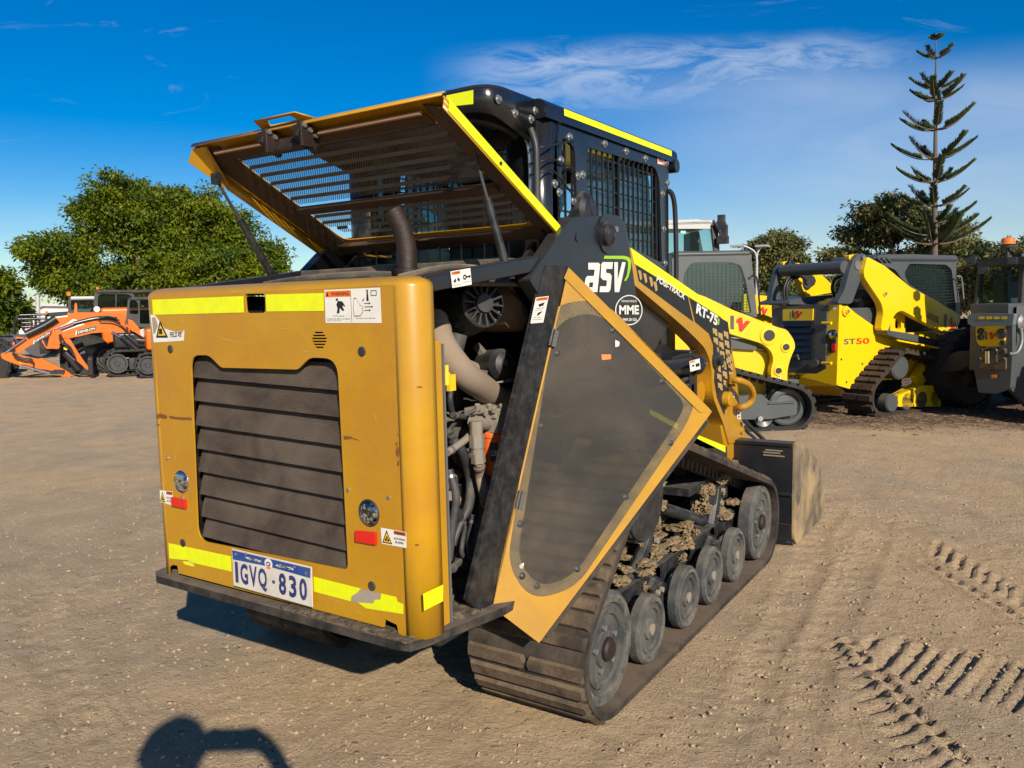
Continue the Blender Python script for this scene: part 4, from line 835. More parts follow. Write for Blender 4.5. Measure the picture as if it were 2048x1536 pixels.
# dark tray at the top of the hood opening, exhaust stack
mb = MB(); mb.bb(-.56, .53, .16, .80, 1.465, 1.478); mb.bb(-.50, .50, .62, .95, 1.475, 1.56); mb.bb(-.25, .05, .45, .62, 1.478, 1.515); mb.bb(-.42, -.30, .5, .56, 1.478, 1.53)
mb.tube(smooth_path([V(-.45, .4, 1.50), V(-.2, .34, 1.51), V(0, .42, 1.52), V(.05, .6, 1.52)], 6), .014, 8); mb.tube(smooth_path([V(.25, .35, 1.50), V(.38, .45, 1.53), V(.45, .6, 1.52)], 6), .012, 8)
mb.build('engine_top_tray', [paint('dirty_tray', (.05, .045, .04), .8, .9, (.26, .20, .13), 5, updust=.8, bump=.5)], ML, .006)
mb = MB()
for i in range(40): blob(mb, (-.5 + rng.random() * .8, .17 + rng.random() * .3, 1.479), (.02 + .03 * rng.random(), .02, .008), i + 700, 0, .5, 2, 2.4)
tag(mb.build('settled_dirt', [MUD], ML), kind='stuff')
mb = MB(); ex0 = P(815, 540, 'y', .50); mb.tube([V(ex0.x, .50, 1.46), V(ex0.x, .50, 1.60), V(ex0.x - .005, .50, 1.635), V(ex0.x - .012, .49, 1.68), V(ex0.x - .032, .47, 1.735)], [.034, .034, .034, .034, .037], 22, 0, False); mb.lathe((ex0.x, .5, 1.515), (0, 0, 1), [(.041, 0), (.043, .004), (.043, .02), (.040, .022)], 22)
mb.build('exhaust_stack', [RUST], ML)
# --- raised hood
hf = P(1137, 495, 'x', .57); hr = P(886, 215, 'x', .57); Ld = Vector((0, hr.y - hf.y, hr.z - hf.z)); LL = Ld.length; Ld.normalize(); Nn = Vector((0, -Ld.z, Ld.y)); Nn = Nn if Nn.z > 0 else -Nn
FD = .050
O_ = Vector((0, hf.y, hf.z)) + Nn * FD   # origin: middle of the front edge of the top sheet
MH = frame(O_, (1, 0, 0), Ld, Vector((1, 0, 0)).cross(Ld)); MHi = MH.inverted(); HN = Vector((1, 0, 0)).cross(Ld)
HW = .565
def hp_(x, y, off=0): q_ = MHi @ PP(x, y, O_ + Nn * off, Nn); return (q_.x, q_.y)
open_ = rounded([(-.465, .10), (.465, .10), (.465, LL - .10), (-.465, LL - .10)], .05, 5)
HD = plate('engine_hood', [rounded([(-HW + .02, 0), (HW - .02, 0), (HW - .02, LL - .0), (-HW + .02, LL - .0)], .02, 3), open_], .004, [YEL], ML, MH)
mb = MB()
W_ = lambda x, y, z: MH @ Vector((x, y, z)); zs_ = 1 if HN.dot(Nn) > 0 else -1
for s in (1, -1):   # side flanges with a rounded top edge
    prof = [(HW - .02, 0), (HW - .008, -.004), (HW - .001, -.014), (HW + .003, -.03), (HW + .006, -FD if s > 0 else -.070)]
    for (xa, za), (xb, zb) in zip(prof, prof[1:]):
        taper = lambda y: 1.0
        mb.add([W_(xa * s, 0, za * zs_), W_(xa * s, LL, za * zs_), W_(xb * s, LL, zb * zs_), W_(xb * s, .0, zb * zs_)], [(0, 1, 2, 3)], 0, True)
for (za, zb, d0, d1) in ((0, -.006, 0, .010), (-.006, -.020, .010, .013)):
    mb.add([W_(-HW, LL + d0, za * zs_), W_(HW, LL + d0, za * zs_), W_(HW, LL + d1, zb * zs_), W_(-HW, LL + d1, zb * zs_)], [(0, 1, 2, 3)], 0, True)
sk = mb.build('hood_skirt', [YEL], HD); sk.modifiers.new('s', 'SOLIDIFY').thickness = .004
# left rear corner with its deeper bevelled cheek
mb = MB(); 
mb.add([W_(-HW - .006, LL, -.070 * zs_), W_(-HW + .01, LL + .013, -.03 * zs_), W_(-HW + .075, LL + .004, -.02 * zs_), W_(-HW + .02, LL - .16, -.06 * zs_), W_(-HW - .006, LL - .18, -.070 * zs_)], [(0, 1, 2, 3, 4)], 0)
mb.build('corner_gusset', [YELD], HD)
inr = paint('hood_inside', (.42, .20, .014), .5, .6, (.20, .12, .05), 4, updust=.2)
mb = MB()   # inner stiffening frame
for s in (1, -1): mb.prism([W_(s * .465, .02, -.004 * zs_), W_(s * .465, LL - .02, -.004 * zs_), W_(s * .545, LL - .02, -.03 * zs_), W_(s * .545, .02, -.03 * zs_)], Nn * -.003)
mb.prism([W_(-.46, LL - .10, -.006 * zs_), W_(.46, LL - .10, -.006 * zs_), W_(.46, LL - .03, -.02 * zs_), W_(-.46, LL - .03, -.02 * zs_)], Nn * -.003)
mb.prism([W_(-.50, .02, -.008 * zs_), W_(.50, .02, -.008 * zs_), W_(.50, .09, -.008 * zs_), W_(-.50, .09, -.008 * zs_)], Nn * -.02)
mb.prism([W_(-.47, .335, -.006 * zs_), W_(.47, .335, -.006 * zs_), W_(.47, .37, -.006 * zs_), W_(-.47, .37, -.006 * zs_)], Nn * -.02)
mb.build('hood_frame', [paint('rusty_inner_frame', (.055, .028, .012), .7, .5, (.13, .08, .04), 5, updust=.1)], HD, .003)
mb = MB(); mb.tube([W_(-.48, LL - .03, -.026 * zs_), W_(-.19, LL - .03, -.026 * zs_)], .007, 8); mb.tube([W_(.04, LL - .03, -.026 * zs_), W_(.46, LL - .03, -.026 * zs_)], .007, 8)
mb.build('foam_seal', [paint('peach_foam', (.36, .20, .11), .95, .5, (.2, .12, .07), 8, updust=0)], HD)
# louvred perforated sheet: ridges across the hood
def louvre_sheet(name, ya, yb, n, tear=None):
    mb = MB(); p_ = (yb - ya) / n
    for k in range(n):
        y0 = ya + k * p_; xl, xr = -.46, .46
        segs = [(xl, xr)]
        if tear and k in tear: segs = tear[k]
        for a, b_ in segs:
            mb.add([(a, y0, -.004), (b_, y0, -.004), (b_, y0 + p_ * .80, .005), (a, y0 + p_ * .80, .005)], [(0, 1, 2, 3)], 0)
            mb.add([(a, y0 + p_ * .80, .005), (b_, y0 + p_ * .80, .005), (b_, y0 + p_, -.004), (a, y0 + p_, -.004)], [(0, 1, 2, 3)], 1)
    return mb.build(name, [perf('hood_mesh', (.17, .16, .15), .0078, .39, .7, (.06, .05, .045), 6, 'XY', True, dirt=.2), paint('louvre_lip', (.035, .026, .020), .7, .4, (.12, .09, .06), 6, updust=.1)], HD, 0, MH)
louvre_sheet('perforated_louvre', .105, .335, 5, {0: [(-.28, .46)], 1: [(-.42, -.36), (-.22, .04), (.10, .46)], 2: [(-.46, .06), (.10, .46)]}); louvre_sheet('perforated_louvre', .37, LL - .105, 6)
tpx = MB(); tpx.poly([W_(HW + .008, .012, -.045 * zs_), W_(HW + .008, LL - .02, -.045 * zs_), W_(HW + .0075, LL - .01, -.012 * zs_), W_(HW + .0075, .02, -.012 * zs_)]); tpx.build('reflective_tape', [TAPE], HD)
mb = MB()
for t_ in (.03, .06, .62): mb.bolt(W_(HW + .008, LL * t_, -.03 * zs_), (1, 0, 0), .006, .004)
mb.build('screws', [BLKD], HD)
# latch at the rear edge
mb = MB(); lx = [-.20, .02]
a = [W_(-.20, LL + .012, -.01 * zs_), W_(-.185, LL + .05, .0 * zs_), W_(.0, LL + .05, .0), W_(.045, LL + .012, -.01 * zs_)]
plate('latch_tongue', [[(-.20, LL + .01), (-.195, LL + .052), (.0, LL + .052), (.05, LL + .01)], [(-.15, LL + .016), (-.14, LL + .042), (-.03, LL + .042), (-.02, LL + .016)]], .004, [YELD], HD, MH)
for x in (-.165, .0):
    mb.box(W_(x, LL - .02, -.04 * zs_), (.020, .09, .055), MH.to_3x3()); mb.cyl(W_(x - .022, LL + .015, -.035 * zs_), W_(x + .022, LL + .015, -.035 * zs_), .014, 12); mb.box(W_(x + .018, LL - .005, -.05 * zs_), (.012, .05, .07), MH.to_3x3() @ Matrix.Rotation(.5, 3, 'X'))
    for k in range(3): mb.bolt(W_(x + .02, LL - .035 + k * .028, -.03 * zs_), (1, 0, 0), .009, .010, 1)
mb.cyl(W_(-.165, LL - .03, -.065 * zs_), W_(.0, LL - .03, -.065 * zs_), .014, 12); mb.box(W_(-.08, LL - .035, -.045 * zs_), (.15, .03, .035), MH.to_3x3())
mb.build('hood_latch', [RUST, BOLT], HD, .002)
for s, pa, pm_, pb in ((1, (940, 272), (972, 395), (1016, 548)), (-1, (432, 358), (478, 438), (545, 552))):
    mb = MB(); x = .50 * s
    if s > 0: A_, M_, B_ = P(*pa, 'x', .50), P(*pm_, 'x', .53), P(*pb, 'x', .56)
    else: A_, M_, B_ = P(*pa, 'x', -.555), P(*pm_, 'x', -.555), P(*pb, 'x', -.555)
    M_ = A_ + (B_ - A_) * ((M_ - A_).length / (B_ - A_).length)
    mb.cyl(A_, M_, .0055, 10, 1); mb.cyl(M_, B_, .014, 14, 0); mb.box(A_, (.026, .026, .04)); mb.box(B_, (.03, .03, .03)); mb.build('gas_strut', [BLKD, PLA], ML)
mb = MB(); mb.tube(smooth_path([W_(-.40, .03, -.03 * zs_), W_(-.34, .06, -.06 * zs_), W_(-.25, .02, -.05 * zs_)], 6), .005, 8); mb.build('hood_cable', [YELD], HD)
# ---------------------------------------------------------------- cab of the ochre loader
XS = .49
def S2(x, y, X=XS): p = P(1000 + x / 3.84, 180 + y / 3.84, 'x', X); return (p.y, p.z)
yf = P(1337, 420, 'x', XS).y; yr = .93; ZT = 2.085
side_out = rounded([(yr, 1.45), (yr, ZT + .035), (P(1338, 300, 'x', XS).y, ZT + .035), (yf, 1.95), (yf, 1.30), (1.6, 1.0), (1.2, 1.2)], [.01, .02, .03, .01, .01, .01, .01])
win1 = rounded([S2(478, 360), S2(575, 440), S2(590, 850), S2(540, 975), S2(445, 980), S2(470, 700)], [.02, .03, .02, .02, .02, .01])
win2 = rounded([S2(672, 440), S2(1195, 590), S2(1225, 700), S2(1245, 1330), S2(1000, 1200), S2(965, 1050), S2(940, 985), S2(660, 960)], [.03, .05, .02, .02, .02, .02, .02, .01])
CABM = paint('cab_black', (.011, .012, .015), .22, .10, (.12, .10, .08), 2.5, updust=.3, coat=.35)
for s in (1, -1):
    cs = plate('cab_side', [side_out, win1, win2], .012, [CABM], ML, MYZ(XS * s - .006 * s))
    g = MB(); gy = lambda w_, x: [Vector((x, a, b)) for a, b in w_]
    g.poly(gy(win1, (XS - .05) * s)); g.poly(gy(win2, (XS - .05) * s)); g.build('side_window', [GLS], cs)
    g = MB()   # steel guard bars
    ys = [p[0] for p in win2]; y = min(ys) + .02
    def span(win, c, k):
        hit = []
        for i in range(len(win)):
            a, b = win[i - 1], win[i]
            if (a[k] - c) * (b[k] - c) < 0: t = (c - a[k]) / (b[k] - a[k]); hit.append(a[1 - k] + (b[1 - k] - a[1 - k]) * t)
        return (min(hit), max(hit)) if len(hit) > 1 else None
    for wn, sy, sz in ((win2, .050, .062), (win1, .055, .085)):
        y = min(p[0] for p in wn) + .022
        while y < max(p[0] for p in wn):
            r_ = span(wn, y, 0)
            if r_: g.box(((XS - .013) * s, y, (r_[0] + r_[1]) / 2), (.008, .0065, r_[1] - r_[0] + .03))
            y += sy
        z = min(p[1] for p in wn) + .03
        while z < max(p[1] for p in wn):
            r_ = span(wn, z, 1)
            if r_: g.box(((XS - .021) * s, (r_[0] + r_[1]) / 2, z), (.0078, r_[1] - r_[0] + .03, .0065))
            z += sz
    r_ = span(win2, S2(945, 700)[0], 0); g.box(((XS - .03) * s, S2(945, 700)[0], (r_[0] + r_[1]) / 2), (.02, .022, r_[1] - r_[0] + .04))
    g.build('window_guard', [BLK], cs)
    t = MB(); s < 0 or t.poly([Vector(((XS + .0145) * s, a, b)) for a, b in (S2(465, 147), S2(1297, 470), S2(1297, 512), S2(467, 200))][::s]); s < 0 or t.build('reflective_tape', [TAPE], cs)
    b_ = MB()
    for x, y in ((532, 362), (802, 412), (966, 470), (1115, 525), (465, 540), (594, 660), (632, 650), (418, 720), (450, 787), (560, 850), (455, 222), (1285, 715), (1245, 797), (1255, 1067), (1265, 1330), (1275, 562)):
        a = S2(x, y); b_.lathe((XS * s, a[0], a[1]), (s, 0, 0), [(.016, 0), (.016, .003), (.009, .004), (.009, .011), (0, .011)], 12)
    b_.build('guard_bolts', [BOLT], cs)
    # rounded rear corner post and roof rail
    mb = MB(); c0 = (XS - .055) * s; pr = []
    for i in range(9): a = math.pi / 2 * i / 8; pr.append((c0 + .055 * math.sin(a) * s, .935 - .055 * math.cos(a)))
    pr = [((XS - .14) * s, .88)] + pr + [(XS * s, .99)]
    mb.add([(x, y, 1.40) for x, y in pr] + [(x, y, ZT + .02) for x, y in pr], [(i, i + 1, len(pr) + i + 1, len(pr) + i) for i in range(len(pr) - 1)], 0, True); o = mb.build('corner_post', [CABM], ML); o.modifiers.new('s', 'SOLIDIFY').thickness = .004
    mb = MB(); hd = [(XS + .05) * s, P(1350, 400, 'x', XS).y]; mb.tube(smooth_path([V(XS * s, yf, 1.93), V((XS + .015) * s, yf + .02, 1.90), V((XS + .02) * s, yf + .035, 1.80), V((XS + .02) * s, yf + .04, 1.50), V(XS * s, yf + .02, 1.43)], 6), .012, 10); mb.build('grab_handle', [BLK], ML)
sticker('roof_label', [P(x, y, 'x', XS + .001) for x, y in ((1314, 315), (1328, 319), (1329, 331), (1314, 328))], [(paint('pink_print', (.55, .28, .2), .5, .2), [RECT]), (WHT, [rc(.1, .1, .6, .4)]), (BLK1, [rc(.2, .5, .8, .6), rc(.2, .7, .8, .8)])], ML)
# roof: crowned lid
mb = MB(); ya, yb = .88, P(1345, 303, 'x', XS).y + .03; prof = []
for i in range(7): a = math.pi / 2 * i / 6; prof.append((XS + .012 - .035 + .035 * math.cos(a), ZT + .012 + .035 * math.sin(a)))
prof = [(XS + .012, ZT - .022)] + prof; full = prof + [(-x, z) for x, z in reversed(prof)]
mb.add([(x, ya, z) for x, z in full] + [(x, yb, z) for x, z in full], [(i, i + 1, len(full) + i + 1, len(full) + i) for i in range(len(full) - 1)], 0, True); mb.add([(x, yb, z) for x, z in full], [list(range(len(full)))]); mb.add([(x, ya, z) for x, z in full], [list(range(len(full)))])
mb.build('cab_roof', [CABM], ML)
mb = MB(); mb.lathe(((XS - .03), yb - .02, ZT - .035), (1, 0, 0), [(0, .0), (.032, 0), (.032, .05), (0, .05)], 20); mb.build('roof_end_cap', [BLK], ML)
mb = MB()
for s in (1, -1): mb.bb(s * (XS - .05), s * XS - .0125 * s, yf - .07, yf - .002, 1.2, ZT)
mb.bb(-XS + .05, XS - .05, yf - .06, yf - .01, ZT - .08, ZT - .0); mb.bb(-XS + .05, XS - .05, yf - .06, yf - .01, 1.2, 1.28); mb.build('front_frame', [BLK], ML)
mb = MB(); mb.poly([V(-XS + .05, yf - .03, 1.28), V(XS - .05, yf - .03, 1.28), V(XS - .05, yf - .03, ZT - .08), V(-XS + .05, yf - .03, ZT - .08)]); mb.build('windscreen', [GLS], ML)
mb = MB(); mb.bb(-XS + .02, XS - .02, .89, .93, 1.40, 1.56); mb.bb(-XS + .02, -XS + .14, .89, .93, 1.5, ZT); mb.bb(XS - .16, XS - .04, .895, .93, 1.5, ZT); mb.bb(-XS + .02, XS - .02, .89, .93, 1.98, ZT); mb.bb(-XS + .03, XS - .03, .95, yf - .1, ZT - .03, ZT); mb.bb(-XS + .02, XS - .02, .95, yf - .05, 1.12, 1.16)
mb.build('cab_shell', [BLK], ML)
mb = MB(); mb.poly([V(-.35, .92, 1.56), V(.33, .92, 1.56), V(.33, .92, 1.98), V(-.35, .92, 1.98)]); mb.build('rear_window', [GLS], ML)
g = MB()
for i in range(7): g.box((-.33 + .11 * i, .885, 1.77), (.007, .007, .44))
for i in range(6): g.box((-.01, .878, 1.58 + .075 * i), (.70, .007, .007))
g.build('rear_window_guard', [BLK], ML)
mb = MB(); mb.prism([V(-.25, 1.32, 1.16), V(-.25, 1.72, 1.16), V(-.25, 1.74, 1.42), V(-.25, 1.42, 1.42), V(-.25, 1.36, 1.92), V(-.25, 1.24, 1.90)], (.5, 0, 0)); mb.bb(-.36, -.27, 1.4, 1.75, 1.48, 1.54); mb.bb(.27, .36, 1.4, 1.75, 1.48, 1.54); mb.build('operator_seat', [PLA], ML, .02)
mb = MB(); mb.tube([V(.32, 1.75, 1.5), V(.32, 1.8, 1.66)], [.018, .025], 10); mb.tube([V(-.32, 1.75, 1.5), V(-.32, 1.8, 1.66)], [.018, .025], 10); mb.build('joystick', [PLA], ML)
# rear overhang of the roof
XR = .455; ybk = .60; zt_ = 2.135; zb_ = 1.985
o_ = rounded([(-XR, .90), (-XR, ybk), (XR, ybk), (XR, .90)], [.0, .09, .09, .0], 8)
mb = MB(); k = len(o_)
def zlow(x, y): return 2.045 - .085 * min(1, max(0, (y - ybk) / .25)) + (0 if abs(x) > .3 else .0)
mb.add([(x, y, zlow(x, y)) for x, y in o_] + [(x, y, zt_ - .018) for x, y in o_] + [(x * .985, y + (.008 if y < .8 else 0), zt_) for x, y in o_], [(r_ * k + i, r_ * k + i + 1, (r_ + 1) * k + i + 1, (r_ + 1) * k + i) for r_ in (0, 1) for i in range(k - 1)], 0, True)
mb.add([(x * .985, y + (.008 if y < .8 else 0), zt_) for x, y in o_], [list(range(k))], 0)
o = mb.build('rear_roof_box', [CABM], ML); o.modifiers.new('s', 'SOLIDIFY').thickness = .005
mb = MB(); mb.bb(-XR + .02, XR - .02, ybk + .06, .90, 2.05, 2.06); mb.tube(smooth_path([V(.1, .66, 2.03), V(.3, .66, 2.04), V(.4, .72, 2.02), V(.41, .82, 2.0)], 6), .014, 10); mb.build('condenser', [PLA], o)
sticker('reflective_tape', px4([(893, 191), (947, 180), (947, 208), (893, 214)], 'y', ybk), [(TAPE, [RECT])], o)
b_ = MB()
for x, y in ((1653, 150), (1738, 222), (1820, 252), (1842, 210), (1965, 250)): p = P(350 + x / 2.56, 140 + y / 2.56, 'x', XR); b_.lathe(p, (1, 0, 0), [(.015, 0), (.015, .003), (.009, .004), (.009, .011), (0, .011)], 12)
b_.build('box_bolts', [BOLT], o)
for dx, r_, m_ in ((0, .011, SILV), (.03, .010, SILV), (.055, .013, PLA)):
    mb = MB(); pts = [(1045 + dx * 300, 258), (1058 + dx * 240, 290), (1062 + dx * 200, 330), (1063 + dx * 200, 390), (1064 + dx * 200, 420)]; mb.tube(smooth_path([P(x, y, 'y', .86 - dx * .3) for x, y in pts], 6), r_, 10); mb.build('cab_hose', [m_], ML)
for zz in (0, 1, 2):
    mb = MB(); y0 = [300, 328, 350][zz]; pts = [P(1058, y0, 'y', .84), P(1085, y0 - 6, 'x', .50), P(1105, y0 - 10, 'x', .505), P(1150, y0 - 20 if zz < 1 else y0 + (12 if zz == 1 else 45), 'x', .497)]; mb.tube(smooth_path(pts, 6), .0035, 6); mb.build('cable_tie', [BLK1], ML)
mb = MB(); p = P(1180, 410, 'x', .52); mb.lathe((.49, p.y, p.z - .02), (1, 0, 0), [(.075, 0), (.07, .02), (.05, .035), (0, .04)], 24); mb.build('arm_pin_cover', [BLKD], ML)
# ---------------------------------------------------------------- lift arms
def armpts(lst, X=.54): return [(P(x, y, 'x', X).y, P(x, y, 'x', X).z) for x, y in lst]
AO = armpts([(1236, 476), (1262, 497), (1440, 630), (1456, 655), (1472, 745), (1478, 800), (1490, 880), (1458, 888), (1448, 850), (1424, 790), (1424, 735), (1412, 698), (1380, 665), (1352, 640), (1275, 575), (1236, 545)])
AO = rounded(AO, [.03, .02, .05, .05, .02, .02, .02, .01, .05, .08, .10, .10, .08, .1, .05, .03], 5)
for s in (1, -1):
    arm = plate('lift_arm', [AO], .006, [YEL], ML, MYZ(.537 * s))
    plate('lift_arm_inner_plate', [AO], .006, [YEL], arm, MYZ(.46 * s))
    mb = MB(); n = len(AO)
    mb.add([(.464 * s, a, b) for a, b in AO] + [(.533 * s, a, b) for a, b in AO], [(i, (i + 1) % n, n + (i + 1) % n, n + i) for i in range(n)], 0); mb.build('lift_arm_web', [YEL], arm)
    if s > 0:
        X = .5412
        A = lambda x, y, X=X: P(1160 + x / 3.414, 480 + y / 3.414, 'x', X)
        mb = MB(); mb.poly([A(345, 52), A(960, 478), A(972, 530), A(370, 160)]); mb.build('reflective_tape', [TAPE], arm)
        mb = MB(); mb.poly([A(380, 168, X - .0007), A(735, 380, X - .0007), A(775, 560, X - .0007), A(560, 400, X - .0007), A(400, 280, X - .0007)]); mb.poly([A(742, 382, X - .0007), A(965, 535, X - .0007), A(1010, 560, X - .0007), A(1030, 700, X - .0007), A(1040, 880, X - .0007), A(1015, 1010, X - .0007), A(985, 1200, X - .0007), A(935, 1080, X - .0007), A(915, 960, X - .0007), A(925, 760, X - .0007), A(880, 640, X - .0007), A(785, 560, X - .0007)])
        mb.build('black_decal', [BLK1], arm)
        TR_ = paint('decal_tan', (.42, .29, .10), .5, .3, (.3, .2, .1), 5, updust=0); mb = MB()
        for r_ in range(7):
            for c_ in range(3):
                x = 905 + r_ * 6 + c_ * 38; y = 600 + r_ * 62 + c_ * (30 if r_ < 4 else -18) - (c_ == 2) * 40
                if x > 1028: continue
                mb.poly([A(x, y), A(x + 30, y + 10), A(x + 34, y + 58), A(x + 18, y + 50), A(x + 14, y + 34), A(x + 4, y + 40)])
        for k, (x, y) in enumerate(((395, 205), (430, 225), (470, 250), (500, 282))): mb.poly([A(x, y), A(x + 22, y + 6), A(x + 30, y + 60), A(x + 16, y + 70), A(x + 8, y + 30)])
        mb.build('tread_pattern', [TR_], arm)
        sticker('arm_lettering', [A(528, 240), A(722, 372), A(712, 410), A(518, 280)], [(WHT, [('t', 'POSI-TRACK', (0, 0, 1, 1), .03)])], arm)
        sticker('arm_lettering', [A(798, 430), A(942, 520), A(934, 590), A(790, 500)], [(WHT, [('t', 'RT-75', (0, 0, 1, 1), .04)])], arm)
        mb = MB(); mb.poly([A(940, 530), A(952, 540), A(950, 575), A(938, 582), A(944, 560)]); mb.build('green_swoosh', [GRN1], arm)
        # guard hoop, pins and stickers at the foot of the arm
        mb = MB(); hb = [A(1040, 955, .58), A(1090, 960, .62), A(1150, 990, .64), A(1180, 1050, .64), A(1160, 1110, .62), A(1110, 1140, .60), A(1070, 1145, .56)]; mb.tube(smooth_path(hb, 6), .019, 12); mb.tube([A(1035, 920, .55), A(1035, 1000, .55)], .02, 12); mb.build('guard_hoop', [YELD], arm)
        mb = MB(); mb.lathe(A(985, 1085, .54), (1, 0, 0), [(.042, 0), (.042, .035), (.034, .04), (0, .04)], 20); mb.lathe(A(1100, 1300, .54), (1, 0, 0), [(.022, 0), (.022, .012), (0, .012)], 16); mb.build('pivot_boss', [YEL], arm)
        mb = MB(); mb.lathe(A(910, 820, .53), (1, 0, 0), [(.05, 0), (.05, .02), (.03, .03), (.03, .05), (0, .05)], 20); mb.box(A(905, 770, .53), (.04, .04, .09)); mb.build('cylinder_pin', [BLKD], arm)
        for pts in ([(1040, 1020), (1056, 1024), (1056, 1075), (1040, 1070)], [(1072, 1165), (1095, 1168), (1095, 1225), (1072, 1220)]): sticker('small_sticker', [A(*p_, .5413) for p_ in pts], [(WHT, [RECT]), (BLK1, [rc(.25, .55, .75, .85), rc(.3, .15, .7, .4)])], arm)
        mb = MB(); a, b_ = A(560, 890, .42), A(790, 850, .50); mb.cyl(a, b_, .048, 24); mb.lathe(b_, (b_ - a), [(.054, -.05), (.056, 0), (.05, .02), (0, .02)], 24, 0); mb.cyl(b_, b_ + (b_ - a) * .25, .022, 14, 1); mb.tube(smooth_path([A(620, 820, .44), A(720, 790, .48), A(800, 800, .50)], 5), .012, 8); mb.build('lift_cylinder', [BLK, CHROME], ML)
        ax = (b_ - a).normalized(); sticker('cylinder_sticker', [A(745, 828, .552), A(815, 808, .552), A(822, 880, .552), A(752, 900, .552)], [(WHT, [RECT]), (ORG1, [rc(.05, .80, .5, .95)]), (BLK1, [circ(.3, .5, .1, 10), rc(.55, .3, .9, .6)])], ML)
        mb = MB(); mb.tube(smooth_path([A(700, 960, .5), A(770, 930, .44), A(785, 990, .44), A(760, 1010, .44)], 6), .012, 8); mb.build('hydraulic_hose', [HOSE], ML)
    # front foot of the arm: box with the attachment plate
    mb = MB(); ft = armpts([(1440, 850), (1490, 855), (1492, 882), (1463, 920), (1463, 935), (1455, 935)], .53); mb.prism([V(.34 * s, a, b) for a, b in ft], (.19 * s, 0, 0)); mb.build('arm_foot', [YEL], arm)
# cross tube and fenders
mb = MB(); mb.cyl((-.5, 2.45, .92), (.5, 2.45, .92), .06, 20); mb.build('arm_cross_tube', [YEL], ML)
for s in (1, -1):
    mb = MB(); A_ = [P(1355, 850, 'x', .72), P(1455, 893, 'x', .72)]; a, b_ = A_
    mb.prism([V(.62 * s, a.y - .6, a.z + .03), V(.62 * s, b_.y, b_.z), V(.62 * s, b_.y, b_.z - .10), V(.62 * s, a.y, a.z - .03), V(.62 * s, a.y - .6, a.z - .02)], (.10 * s, 0, 0)); fe = mb.build('fender_step', [BLKD], ML, .006)
    if s > 0: mb = MB(); mb.poly([P(x, y, 'x', .7215) for x, y in ((1366, 858), (1451, 892), (1451, 905), (1376, 868))]); mb.build('reflective_tape', [TAPE], fe)
mb = MB(); mb.bb(-.40, .40, 1.9, 2.35, .98, 1.3); mb.bb(-.5, .5, 2.3, 2.4, .7, 1.15); mb.build('front_bulkhead', [BLK], ML, .01)
# ---------------------------------------------------------------- bucket
XBk = .875
bp_ = [(P(x, y, 'x', XBk).y, P(x, y, 'x', XBk).z) for x, y in ((1590, 897), (1606, 899), (1645, 960), (1648, 1008), (1588, 1083))]
y0 = bp_[0][0]
BO = rounded([(y0 + .02, .60), (y0 + .10, .60), (y0 + .60, .40), (y0 + .80, .06), (y0 + .75, .012), (y0 + .06, .012), (y0, .06), (y0 - .01, .3)], [.01, .02, .02, .02, .0, .02, .04, .1], 5)
BKM = paint('bucket_paint', (.010, .012, .016), .32, .12, (.14, .11, .07), 3.5, updust=.4, coat=.1); BKS = paint('scraped_bucket_side', (.34, .24, .12), .7, .6, (.36, .26, .14), 3, updust=.6, col2=(.07, .06, .05), sc2=3.5, bump=.3)
for s in (1, -1): bs_ = plate('bucket_side', [BO], .012, [BKS], ML, MYZ((XBk - .006) * s), .002)
mb = MB()
mb.bb(-XBk + .012, XBk - .012, y0, y0 + .015, .05, .58); mb.bb(-XBk + .012, XBk - .012, y0 + .015, y0 + .80, .012, .028); mb.bb(-XBk + .012, XBk - .012, y0 - .01, y0 + .08, .58, .60)
mb.bb(-XBk + .012, XBk - .012, y0 - .012, y0 - .001, .30, .315); mb.bb(XBk - .10, XBk - .012, y0 - .014, y0 - .001, .05, .14, 0)
for x in (.42, .35, -.42, -.35): mb.prism([V(x, y0, .12), V(x, y0 - .16, .30), V(x, y0 - .16, .56), V(x, y0, .58)], (.015, 0, 0))
mb.bb(-.5, .5, y0 - .08, y0 - .02, .50, .56); mb.build('bucket', [BKM], ML, .002)
mb = MB()
mb.bb(XBk - .02, XBk - .012, y0 + .01, y0 + .78, .0, .012); mb.build('bucket_wear', [BKS], ML)
mb = MB(); a, b_ = P(1492, 845, 'x', .58), P(1538, 890, 'x', .58); mb.prism([a, a + V(0, 0, .02), b_ + V(0, 0, .02), b_], (-.02, 0, 0))
mb.tube([P(1490, 880, 'x', .55), P(1535, 888, 'x', .55)], .012, 8); mb.tube([P(1492, 862, 'x', .5), P(1520, 885, 'x', .5)], .01, 8); mb.bb(-.5, .5, y0 - .17, y0 - .10, .15, .60); mb.bb(.40, .5, 2.55, y0 - .15, .30, .60); mb.bb(-.5, -.40, 2.55, y0 - .15, .30, .60); mb.build('quick_coupler', [BLKD], ML, .004)
sticker('bucket_label', [V(.70, y0 - .002, .56), V(.82, y0 - .002, .56), V(.82, y0 - .002, .52), V(.70, y0 - .002, .52)], [(paint('faded_print', (.2, .17, .12), .7), [rc(0, 0, 1, .2), rc(0, .4, .8, .6), rc(.1, .75, .9, .95)])], ML)
mb = MB(); mb.prism([P(1575, 885, 'x', .5), P(1500, 893, 'x', .5), P(1500, 900, 'x', .5)], (0.01, 0, 0)); 
